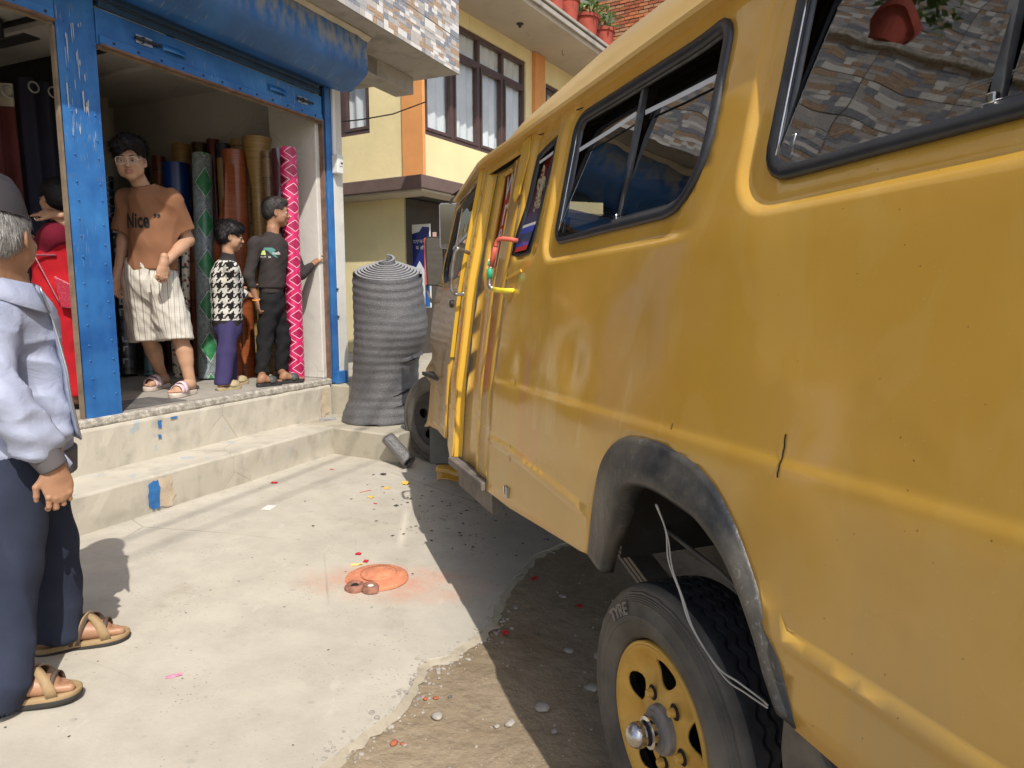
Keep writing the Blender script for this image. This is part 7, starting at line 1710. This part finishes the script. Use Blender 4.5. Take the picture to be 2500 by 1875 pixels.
# ================================================================= small boy in houndstooth sweater
SK3 = skinmat('skin_small_boy', (.42, .235, .14)); b2 = thing('person', 'small boy in black and white houndstooth sweater and purple trousers', 'person', (-2.09, 5.13, fl))
fw = unit(A(.75, .66, 0)); rt = np.cross(fw, UP); pel = A(-2.10, 5.12, 1.00); che = A(-2.095, 5.13, 1.31); nb = A(-2.075, 5.14, 1.47)
shF = che-rt*.115+UP*.085+fw*.02; shN = che+rt*.125+UP*.085; elN = A(-2.050, 5.055, 1.165); wrN = A(-2.005, 5.235, 1.215); elF = shF+A(.06, .0, -.20); wrF = A(-1.985, 5.275, 1.255)
hc = A(-2.062, 5.165, 1.625); hf = unit(A(.88, .40, -.12)); sc = .86
Fh, HBs, HP = head(hc, hf, sc, SK3, HB, b2, neck=(nb, .040), h=.0034)
Fb = Fld((-2.30, 4.90, .50), (-1.82, 5.42, 1.52), .006); Fb.cone(nb-UP*.03, nb+UP*.05, .04, .04, .02); Fb.cone(pel, che, .085, .095, .06, fw, 1.15)
for sh, el, wr in ((shF, elF, wrF), (shN, elN, wrN)): Fb.cone(che+UP*.06, sh, .04, .035, .03); Fb.cone(sh, el, .032, .028, .02); Fb.cone(el, wr, .027, .019, .015)
aN = np.array(S(-3.955, 3.70, .59)); aF = np.array(S(-4.12, 3.93, .59)); kN = aN*.5+(pel+rt*.04)*.5; kN[2] = .79; kF = aF*.5+(pel-rt*.04)*.5; kF[2] = .79
for hp, kn, an_ in ((pel+rt*.045, kN, aN), (pel-rt*.045, kF, aF)): Fb.cone(hp, kn, .055, .04, .02); Fb.cone(kn, an_, .038, .026, .02)
H1 = hand(wrN, A(.55, .80, .10), A(-.3, .25, -.5), -1, .125, .8, .05, forearm=elN, wr=.018, h=.002); H2 = hand(wrF, A(.5, .8, .15), A(.3, -.3, -.4), 1, .125, .7, .05, forearm=elF, wr=.018, h=.002)
ft1 = foot(S(-3.955, 3.66, fl+.02), S(-3.935, 3.84, fl+.02), 0, ankle=aN, ar=.027); ft2 = foot(S(-4.12, 3.90, fl+.02), S(-4.10, 4.08, fl+.02), 0, ankle=aF, ar=.027)
body = solid('body', [Fb, Fh, H1, H2, ft1[0], ft2[0]], [SK3], b2, 1); face_bits(HP, HBs, sc, body, skin=SK3, gaze=(0, -.2))
r_, f_, u_ = HBs; M = [r_, f_, u_]; Hh = Fld(hc-.17, hc+.18, .004)
Hh.ell(HP(0, -.020, .052), (.094*sc, .110*sc, .092*sc), M, .02).ell(HP(0, .050, .078), (.076*sc, .058*sc, .046*sc), M, .02).ell(HP(0, -.05, -.005), (.085*sc, .070*sc, .075*sc), M, .02)
Hh.ell(HP(0, .125, -.01), (.085*sc, .085*sc, .060*sc), M, .008, 's').ell(HP(0, .07, -.100), (.13*sc, .12*sc, .070*sc), M, .008, 's')
for s_ in (-1, 1): Hh.ell(HP(.095*s_, .025, -.03), (.035*sc, .04*sc, .040*sc), M, .008, 's')
Hh.warp(snoise(6, 80, .003)); hairsolid(Hh, HB[0], body, 0, L_=.034, w=.0020, mats=HB, count=2600, dirf=lambda p: f_*(.7 if (p-hc)@f_ > 0 else -.1)-u_*.7*(1 if (p-hc)@u_ < .09 else .1)+r_*.3*np.sign((p-hc)@r_), lift=.25)
HT = Mat('houndstooth_knit', .95, 0, .15); x, y, z = HT.xyz('UV'); q = .0092; i_ = (x/q).floor(); j_ = (y/q).floor(); wa = ((i_.mod(8)) < 3.5); we = ((j_.mod(8)) < 3.5); tw = (((i_+j_).mod(4)) < 1.5); val = tw*wa+(1-tw)*we; HT.col(HT.mix(val, (.60, .58, .52), (.018, .016, .016))); HT.bump(HT.noise(160, 3), .5, .003); HT = HT.m
RIB = cloth('dark_rib_knit', (.035, .030, .030)); Ft = Fld((-2.34, 4.88, .96), (-1.84, 5.42, 1.56), .0055)
Ft.cone(pel+UP*.03, che, .118, .120, .05, fw, 1.12); Ft.cone(che, che+UP*.06, .118, .09, .04, fw, 1.12); Ft.cone(shN, shF, .045, .045, .05)
for sh, el, wr in ((shF, elF, wrF), (shN, elN, wrN)): Ft.cone(sh, el, .047, .042, .03); Ft.cone(el, wr-unit(wr-el)*.01, .041, .031, .02)
Ft.warp(snoise(51, 25, .004)); Ft.warp(snoise(52, 60, .0015)); Ft.cone(pel+UP*.01, pel-UP*.04, .110, .106, .01, fw, 1.12); Ft.cut(pel-UP*.035, -UP); Ft.cone(nb-UP*.05, nb-UP*.01, .066, .055, .02)
def fmh(c): return ((c[:, 2] < pel[2]+.02) | ((np.linalg.norm(c-wrN, axis=1) < .034)) | (np.linalg.norm(c-wrF, axis=1) < .034) | (np.linalg.norm((c-nb)*A(1, 1, .8), axis=1) < .070)).astype(int)
def uvh(V):
    d = V-che; a = np.arctan2(d@rt-0, d@fw+.0); return np.stack([a*.12, V[:, 2]], 1)
sweater = solid('sweater', Ft, [HT, RIB], b2, 1, fmf=fmh, uvf=lambda V: np.stack([np.arctan2((V-che)@(-fw), (V-che)@rt)*.12, V[:, 2]], 1))
Fc = Fld(nb-.09, nb+.09, .005); Fc.cone(nb-UP*.025, nb+UP*.025, .058, .050, .01); Fc.cone(nb, nb+UP*.08, .040, .044, .004, op='s'); Fc.cut(nb+UP*.028, UP+fw*.3); solid('roll_collar', Fc, RIB, sweater, 0)
PUR = cloth('purple_trousers', (.050, .042, .12)); Fs = Fld((-2.32, 4.88, .53), (-1.90, 5.45, 1.06), .0055); Fs.cone(pel+UP*.02, pel-UP*.04, .10, .10, .04, fw, 1.05)
for hp, kn, an_ in ((pel+rt*.04, kN, aN), (pel-rt*.04, kF, aF)): Fs.cone(hp, kn, .074, .062, .03); Fs.cone(kn, an_-UP*.02, .062, .056, .02)
Fs.warp(snoise(61, 26, .005, (1.2, 1.2, .6))); Fs.cut(A(0, 0, .555), -UP); solid('trousers', Fs, PUR, b2, 1)
BEI = simple('beige_clog_rubber', (.42, .34, .20), .7, .12, 12)
for ft in (ft1, ft2):
    _, f, s_, P, k = ft; so_ = sole(P, k, .020, BEI, b2, 'clog', 1.1)
    Fc = Fld(P(.5, 0, 0)-A(.15, .15, .03), P(.5, 0, 0)+A(.15, .15, .1), .004); Mx = [s_, f, UP]; Fc.ell(P(.68, 0, .010), (.056*k, .092*k, .056*k), Mx, .01); Fc.cut(P(0, 0, .0), -UP); Fc.cut(P(.38, 0, .05), -f-UP*.4); Fc.ell(P(.70, 0, .006), (.048*k, .10*k, .046*k), Mx, .004, 's'); Fc.ell(P(1.05, 0, .02), (.035*k, .035*k, .022*k), Mx, .004, 's'); solid('upper', Fc, BEI, so_, 0)
# ================================================================= old man at the left edge
SK4 = skinmat('skin_old_man', (.40, .215, .125), .45); g0 = gz(-1.45, 2.1)
om = thing('person', 'elderly man in dark cap, pale blue jacket and navy trousers standing at the left edge', 'person', (-1.50, 2.12, g0))
fw = unit(A(.93, .40, 0)); rt = np.cross(fw, UP)
hc = A(-1.512, 2.08, 1.378); hf = unit(A(-.06, .99, .0)); sc = 1.0; nb = A(-1.515, 2.10, 1.225)
sh = A(-1.500, 2.00, 1.13); shF = sh-rt*.30; el = A(-1.445, 1.945, .905); wr = A(-1.352, 2.00, .690); pel = A(-1.575, 2.16, .76); che = A(-1.590, 2.15, 1.07)
Fh, HBs, HP = head(hc, hf, sc, SK4, HB, om, neck=(nb, .055), h=.003)
Fh.cone(HP(.0, -.05, -.05), nb-fw*.03, .048, .056, .03)
Fb = Fld((-1.80, 1.80, g0-.02), (-1.20, 2.45, 1.27), .007); Fb.cone(nb-UP*.05, nb+UP*.03, .06, .055, .03); Fb.cone(pel, che, .09, .09, .08)
Fb.cone(sh, el, .036, .034, .03); Fb.cone(el, wr, .032, .026, .02); Fb.cone(che, sh, .06, .05, .04)
toeN = A(-1.352, 2.015, g0+.030); heelN = A(-1.585, 1.905, g0+.030); toeF = A(-1.402, 2.375, g0+.030); heelF = A(-1.63, 2.24, g0+.030); aN = heelN+A(.03, .01, .07); aF = heelF+A(.03, .02, .07)
for hp, an_ in ((pel+rt*.06-UP*.06, aN), (pel-rt*.06-UP*.06, aF)): kn = hp*.5+an_*.5+fw*.03; Fb.cone(hp, kn, .05, .042, .03); Fb.cone(kn, an_, .042, .032, .02)
HW = hand(wr, A(.10, -.05, -1), A(-.35, .0, 0)+rt*-.6, -1, .162, .85, .05, forearm=el, wr=.026, h=.0021, curls=(.7, .95, 1.0, 1.05), tcurl=.5)
ftN = foot(heelN, toeN, 0, ankle=aN); ftF = foot(heelF, toeF, 0, ankle=aF, side_=1)
body = solid('body', [Fb, Fh, HW, ftN[0], ftF[0]], [SK4], om, 1); face_bits(HP, HBs, sc, body, skin=SK4, brow=(.3, .29, .28))
r_, f_, u_ = HBs; M = [r_, f_, u_]; Hh = Fld(hc-.17, hc+.15, .004)
Hh.ell(HP(0, -.020, .022), (.083*sc, .101*sc, .083*sc), M, .02).ell(HP(0, -.048, -.022), (.078*sc, .070*sc, .060*sc), M, .02)
Hh.ell(HP(0, .115, .0), (.14*sc, .09*sc, .2*sc), M, .008, 's').ell(HP(0, .06, -.115), (.14*sc, .13*sc, .075*sc), M, .008, 's')
for s_ in (-1, 1): Hh.ell(HP(.095*s_, .018, -.028), (.036*sc, .034*sc, .045*sc), M, .008, 's')
GH_ = [simple('grey_hair_mid', (.26, .25, .235), .55, .2, 60, 0), simple('grey_hair_light', (.50, .49, .46), .5, .2, 60, 0), simple('grey_hair_dark', (.10, .095, .09), .6, .2, 60, 0)]
Hh.warp(snoise(7, 120, .0012)); hairsolid(Hh, GH_[0], body, 0, L_=.030, w=.0009, mats=GH_+[GH_[1]], count=6500, dirf=lambda p: -u_*.9-r_*.35+f_*.1, lift=.10, jit=.16)
# dhaka style cap, plain dark grey
CAPM = cloth('dark_grey_cap', (.055, .050, .055), 500); V = []; nA, nB = 56, 14
for j in range(nB+1):
    t = j/nB
    for i in range(nA):
        a = 2*pi*i/nA; rx, ry = .083*sc, .099*sc; zz = .045+.118*t; sq = 1-.10*t*t-.10*t*abs(math.sin(a))**3; yy = -.020-.012*t
        tilt = .022*math.cos(a)*t*0
        x = rx*math.cos(a)*sq*(1-.28*t**3); y = yy+ry*math.sin(a)*sq*(1-.05*t)
        fold = .006*math.exp(-((t-.72)/.06)**2)*(1 if math.cos(a) > -.2 else .4)
        V.append(tuple(HP(x/sc*(1+fold*4), y/sc, zz-.016*math.sin(a)+.002*nz(a*2, t*5))))
F = [[j*nA+i, j*nA+(i+1) % nA, (j+1)*nA+(i+1) % nA, (j+1)*nA+i] for j in range(nB) for i in range(nA)]
s0 = len(V); V += [tuple(HP(.0+.052*math.cos(2*pi*i/nA)*.35, -.032+.088*math.sin(2*pi*i/nA)*.85, .150-.022*math.sin(2*pi*i/nA))) for i in range(nA)]; F += [[nB*nA+i, nB*nA+(i+1) % nA, s0+(i+1) % nA, s0+i] for i in range(nA)]+[[s0+i for i in range(nA)]]
cap = part('cap', (V, F), CAPM, om, smooth=True)
part('cap_seam', tube([HP(.0832*math.cos(a)*1.01, -.020+.0995*math.sin(a)*1.01, .050-.016*math.sin(a)) for a in np.linspace(0, 2*pi, 50, endpoint=False)], .0018, 5, closed=True), CAPM, cap, smooth=True)
# jacket
JK = Mat('pale_blue_nylon', .55, 0, .4); n = JK.noise(6, 5, stretch=(1, 1, .6)); JK.col(JK.mix(n.step(.3, .7), (.31, .345, .46), (.37, .405, .52))); JK.bump(JK.noise(9, 5, dist=1.2), .35, .02); JK.bump(JK.noise(28, 4, dist=.8), .25, .006); JK = JK.m
Fj = Fld((-1.86, 1.74, .60), (-1.18, 2.50, 1.32), .0062)
Fj.cone(pel-UP*.04, che, .168, .150, .06, fw, 1.08); Fj.cone(che, che+UP*.05+fw*.01, .150, .11, .06, fw, 1.1); Fj.cone(A(-1.490, 2.13, 1.13), A(-1.412, 2.125, .78), .055, .052, .05); Fj.cone(sh, shF, .066, .066, .07); Fj.cone(nb-UP*.10, nb-UP*.03, .105, .076, .05)
Fj.cone(sh+UP*.0, el, .066, .062, .012); Fj.cone(el, wr-unit(wr-el)*.10, .064, .062, .02); Fj.cone(wr-unit(wr-el)*.11, wr-unit(wr-el)*.085, .066, .050, .02)
n1 = snoise(71, 15, .0065, (1, 1, .8)); n2 = snoise(72, 33, .0030); Fj.warp(n1); Fj.warp(n2); r1 = snoise(73, 17, 1, (1, 1, 1.3)); r2 = snoise(74, 30, 1, (1, 1, .7)); Fj.warp(lambda x, y, z: .011*(np.abs(r1(x, y, z))**.7-.55)+.005*(np.abs(r2(x, y, z))**.7-.5)); Fj.warp(lambda x, y, z: .006*np.sin(z*75+x*16+y*12)*np.exp(-((z-.80)/.09)**2))
Fj.cut(A(0, 0, .705), -UP, .004); Fj.cone(pel-UP*.1, pel+UP*.02, .14, .14, .006, op='s'); Fj.cone(nb-UP*.04, nb+UP*.1, .062, .085, .006, op='s')
jk = solid('jacket', Fj, JK, om, 1)
RBK = cloth('grey_ribbing', (.13, .12, .125), 300); Fc = Fld((-1.80, 1.88, .58), (-1.30, 2.42, .76), .006); Fc.cone(pel-UP*.03, pel-UP*.12, .172, .166, .02, fw, 1.05); Fc.cut(A(0, 0, .712), UP); Fc.cut(A(0, 0, .628), -UP); solid('waistband', Fc, RBK, jk, 0)
du = unit(wr-el); Fc = Fld(wr-.09, wr+.11, .004); Fc.cone(wr-du*.085, wr, .047, .038, .02); Fc.cut(wr-du*.0+UP*.004, du); Fc.cone(wr, wr+du*.05, .026, .03, .004, op='s'); solid('cuff', Fc, RBK, jk, 0)
# collar folded down, zip edge and lining flap
def ribbon(name, P0, P1, m, parent, th=.004, sm_=True):
    n = len(P0); V = [];
    for a, b in zip(P0, P1): V += [tuple(a), tuple(a*.5+b*.5), tuple(b)]
    o = part(name, (V, [[i*3+j, (i+1)*3+j, (i+1)*3+j+1, i*3+j+1] for i in range(n-1) for j in range(2)]), m, parent, smooth=sm_); md = o.modifiers.new('s', 'SOLIDIFY'); md.thickness = th; md.offset = 0; return o
ang = np.linspace(-2.6, 1.15, 26); c0 = nb-UP*.012
ribbon('collar', [c0+rt*(.074*math.cos(a))+fw*(.076*math.sin(a))+UP*(.038-.02*max(0, math.sin(a))) for a in ang], [c0+rt*(.125*math.cos(a))+fw*(.122*math.sin(a))-UP*(.022+.05*max(0, math.sin(a))) for a in ang], JK, jk)
zz = np.linspace(0, 1, 22); Zp = [A(float(np.interp(t, [0, .3, .55, .8, 1], [-1.425, -1.392, -1.358, -1.348, -1.342])), 2.11+.01*math.sin(t*7), 1.225-.47*t) for t in zz]
ribbon('front_flap', Zp, [p+A(-.050, .045, .0) for p in Zp], JK, jk); 
part('zip_teeth', tube([p+A(.002, -.004, 0) for p in Zp], .0035, 6), GREY, jk, smooth=True)
ribbon('hem_tab', [A(-1.375, 2.03, .755), A(-1.345, 2.03, .735), A(-1.318, 2.03, .70)], [A(-1.375, 2.03, .70), A(-1.345, 2.03, .69), A(-1.335, 2.03, .68)], JK, jk)
# sleeve badge
bc = A(-1.478, 1.882, .945); bn = unit(A(.35, -1, .1)); bx = unit(np.cross(UP, bn)); dia = lambda s_: [(0, .062*s_), (.032*s_, .0), (.0, -.062*s_), (-.032*s_, 0)]
for s_, m, lf_ in ((1, simple('badge_cream', (.55, .5, .35), .8), .001), (.82, simple('badge_black', (.02, .02, .02), .8), .0018), (.70, simple('badge_green', (.10, .28, .12), .8, .6, 90), .0026)):
    project('', .03, bc, bx, UP, bn, jk, m, jk, geo=poly2(dia(s_)), name='sleeve_badge', lift=lf_)
for px_, py_, m in ((.0, .018, simple('badge_pink', (.6, .12, .3), .8)), (-.006, -.004, simple('badge_yellow', (.75, .65, .1), .8)), (.006, -.018, simple('badge_blue', (.05, .3, .55), .8))): project('', .03, bc, bx, UP, bn, jk, m, jk, geo=poly2([(px_-.007, py_-.007), (px_+.007, py_-.006), (px_+.005, py_+.008), (px_-.006, py_+.006)]), name='badge_patch', lift=.0034)
# trousers, wide
NV = Mat('navy_trousers', .9, 0, .2); n = NV.noise(5, 4); NV.col(NV.mix(n.step(.3, .7), (.022, .028, .050), (.034, .042, .070))); NV.bump(NV.noise(400, 2), .4, .001); NV = NV.m
Fs = Fld((-1.86, 1.74, g0-.02), (-1.16, 2.50, .72), .0068); Fs.cone(pel-UP*.02, pel-UP*.1, .132, .140, .05, fw, 1.05)
for hp, an_, r1 in ((pel+rt*.07-UP*.08, aN+fw*.022, .100), (pel-rt*.07-UP*.08, aF+fw*.022, .092)):
    kn = hp*.5+an_*.5+fw*.02; Fs.cone(hp, kn, .108, .086, .03); Fs.cone(kn, an_-UP*.02, .086, r1, .03)
n1 = snoise(81, 14, .007, (1.6, 1.6, .35)); Fs.warp(n1); Fs.warp(snoise(82, 30, .003, (1, 1, .8))); r3 = snoise(83, 13, 1, (1.5, 1.5, .35)); Fs.warp(lambda x, y, z: .012*(np.abs(r3(x, y, z))**.7-.5)+.009*np.abs(np.sin(z*26+x*10+y*5))*np.clip((.30-z)/.25, 0, 1))
Fs.cut(A(0, 0, g0+.045), -UP+fw*.12, .004); 
for an_ in (aN+fw*.022, aF+fw*.022): Fs.cone(an_-UP*.12, an_+UP*.05, .075, .07, .006, op='s')
tr_ = solid('trousers', Fs, NV, om, 1)
TAN = simple('tan_sandal', (.36, .25, .13), .7, .15, 20); SBR = simple('brown_strap', (.11, .075, .055), .7, .2, 30); SOB = simple('black_sole', (.03, .028, .026), .7, .2, 20)
for ft in (ftN, ftF):
    _, f, s_, P, k = ft; so_ = sole(P, k, .016, TAN, om, 'sandal'); P2 = lambda x, y, z, P=P: P(x, y, z-.014/1.0); sole(lambda x, y, z, P=P: P(x, y, z)-A(0, 0, .0165), k, .011, SOB, so_, 'outsole', 1.03)
    strap(P, .52, .64, .084, SBR, so_, skew=.34, wd=.050, th=.003); strap(P, .565, .595, .087, TAN, so_, skew=.34, wd=.051, th=.002); strap(P, .54, .66, .082, TAN, so_, skew=-.34, wd=.050, th=.003); strap(P, .76, .82, .058, SBR, so_, skew=.1, wd=.044, th=.002)
# ================================================================= woman in red behind the post
SK5 = skinmat('skin_woman', (.42, .24, .15)); wo = thing('person', 'woman in red sari standing inside the left bay, pointing with ringed hand', 'person', (-2.72, 4.22, fl))
fw = unit(A(-1, .18, 0)); rt = np.cross(fw, UP); pel = A(-2.70, 4.24, 1.22); che = A(-2.70, 4.23, 1.43); nb = A(-2.705, 4.225, 1.60); hc = A(-2.715, 4.225, 1.775); hf = unit(A(-.92, .38, -.05)); sc = .9
Fh, HBs, HP = head(hc, hf, sc, SK5, HB, wo, neck=(nb, .042), h=.0036)
shN = che-rt*.15+UP*.10; shF = che+rt*.15+UP*.10; el = A(-2.555, 4.17, 1.56); wr = A(-2.665, 4.115, 1.665)
shN = A(-2.66, 4.12, 1.53); Fb = Fld((-2.95, 3.98, .50), (-2.42, 4.48, 1.72), .007); Fb.cone(nb-UP*.03, nb+UP*.05, .045, .042, .03); Fb.cone(pel, che, .12, .12, .08); Fb.cone(che+UP*.08, shN, .05, .045, .04); Fb.cone(shN, el, .042, .036, .02); Fb.cone(el, wr, .034, .022, .02)
for s_ in (-1, 1): Fb.cone(pel+rt*.07*s_, A(-2.70, 4.24, .60)+rt*.08*s_, .08, .035, .03)
HW = hand(wr, A(-.95, .15, .12), A(.1, .5, -.7), 1, .150, .5, .1, forearm=el, wr=.021, h=.0023, curls=(.15, .75, .85, .9))
ft1 = foot(A(-2.65, 4.20, fl+.02), A(-2.85, 4.22, fl+.02), 0, ankle=A(-2.68, 4.22, .60)); ft2 = foot(A(-2.68, 4.36, fl+.02), A(-2.88, 4.38, fl+.02), 0, ankle=A(-2.70, 4.36, .60))
body = solid('body', [Fb, Fh, HW, ft1[0], ft2[0]], [SK5], wo, 1); face_bits(HP, HBs, sc, body, skin=SK5)
r_, f_, u_ = HBs; M = [r_, f_, u_]; Hh = Fld(hc-.19, hc+.17, .0055); Hh.ell(HP(0, -.02, .035), (.092*sc, .108*sc, .094*sc), M, .02).ell(HP(0, -.095, -.035), (.055*sc, .05*sc, .06*sc), M, .03).ell(HP(0, -.045, -.02), (.085*sc, .075*sc, .075*sc), M, .02)
Hh.ell(HP(0, .115, -.01), (.09*sc, .08*sc, .085*sc), M, .008, 's').ell(HP(0, .07, -.10), (.13*sc, .12*sc, .075*sc), M, .008, 's')
for s_ in (-1, 1): Hh.ell(HP(.09*s_, .03, -.03), (.035*sc, .045*sc, .04*sc), M, .008, 's')
hairsolid(Hh, HB[0], body, 0, L_=.04, w=.002, mats=HB, count=900, dirf=lambda p: -f_-u_*.6, lift=.1)
REDC = cloth('red_sari', (.42, .012, .02), 60, .25); MARC = cloth('maroon_shawl', (.14, .008, .022), 200)
Ft = Fld((-3.0, 3.94, .56), (-2.38, 4.55, 1.66), .007); Ft.cone(pel-UP*.05, che, .16, .15, .06); Ft.cone(che, che+UP*.08, .15, .11, .05); Ft.cone(A(-2.70, 4.24, .62), pel, .19, .17, .05); Ft.cone(che+UP*.07, shN, .075, .068, .05); Ft.cone(shN, shN*.45+el*.55, .065, .058, .03); Ft.warp(snoise(91, 16, .007, (1.5, 1.5, .4))); Ft.warp(snoise(92, 40, .002)); Ft.cut(A(0, 0, .60), -UP)
sari = solid('sari', Ft, REDC, wo, 1)
Ft = Fld((-3.0, 3.92, 1.22), (-2.40, 4.50, 1.70), .0065); Ft.cone(che-UP*.08, che+UP*.06, .158, .150, .05); Ft.cone(che+UP*.085, shN+A(0, -.0, .01), .085, .078, .05); Ft.cone(nb-UP*.05, nb-UP*.01, .075, .06, .03); Ft.warp(snoise(93, 20, .005)); Ft.cut(A(-2.72, 4.10, 1.42), A(.62, -.25, -1)); shawl = solid('shawl', Ft, MARC, wo, 1)
part('shawl_border', tube([A(-2.84, 4.07, 1.40)+A(.20*t, -.015*math.sin(pi*t), .03+.0*t) for t in np.linspace(0, 1, 10)], .007, 6), simple('shawl_stripe', (.26, .06, .09), .9), shawl, smooth=True)
part('bead_trim', tube([A(-2.745, 4.045, 1.42)+A(.11*t, .01*t, -.26*t) for t in np.linspace(0, 1, 10)], .003, 6), simple('bead_silver', (.4, .2, .22), .4, .5, 200), shawl, smooth=True)
bag = prism([(-.05, .14), (.05, .09), (.09, -.05), (-.02, -.04), (-.03, .02)], lambda a, b, dd: tuple(A(-2.600, 4.055, 1.17)+A(a, dd, b)), -.01, .01); CHK = Mat('beaded_red_white', .6); v_ = CHK.voro(130, rnd=.2); CHK.col(CHK.mix(v_.step(.3, .4), (.62, .45, .48), (.40, .02, .05))); o = part('beaded_tassel', bag, CHK.m, shawl, bev=.006)
for q in (.35, .55): p = wr+unit(A(-.95, .15, .12))*(.115); part('ring', lathe([(.0125, -.003), (.0135, 0), (.0125, .003)], p+A(0, -.004, -.012-.022*(q-.35)/.2), 12, unit(A(-.95, .15, -.4))), simple('silver_ring', (.8, .8, .78), .15, .1, 20, 0, 10, 1), body)
part('earring', lathe([(0, .006), (.006, 0), (0, -.006)], HP(.084, -.01, -.045), 8), simple('gold', (.75, .5, .15), .25, .1, 20, 0, 10, 1), body)
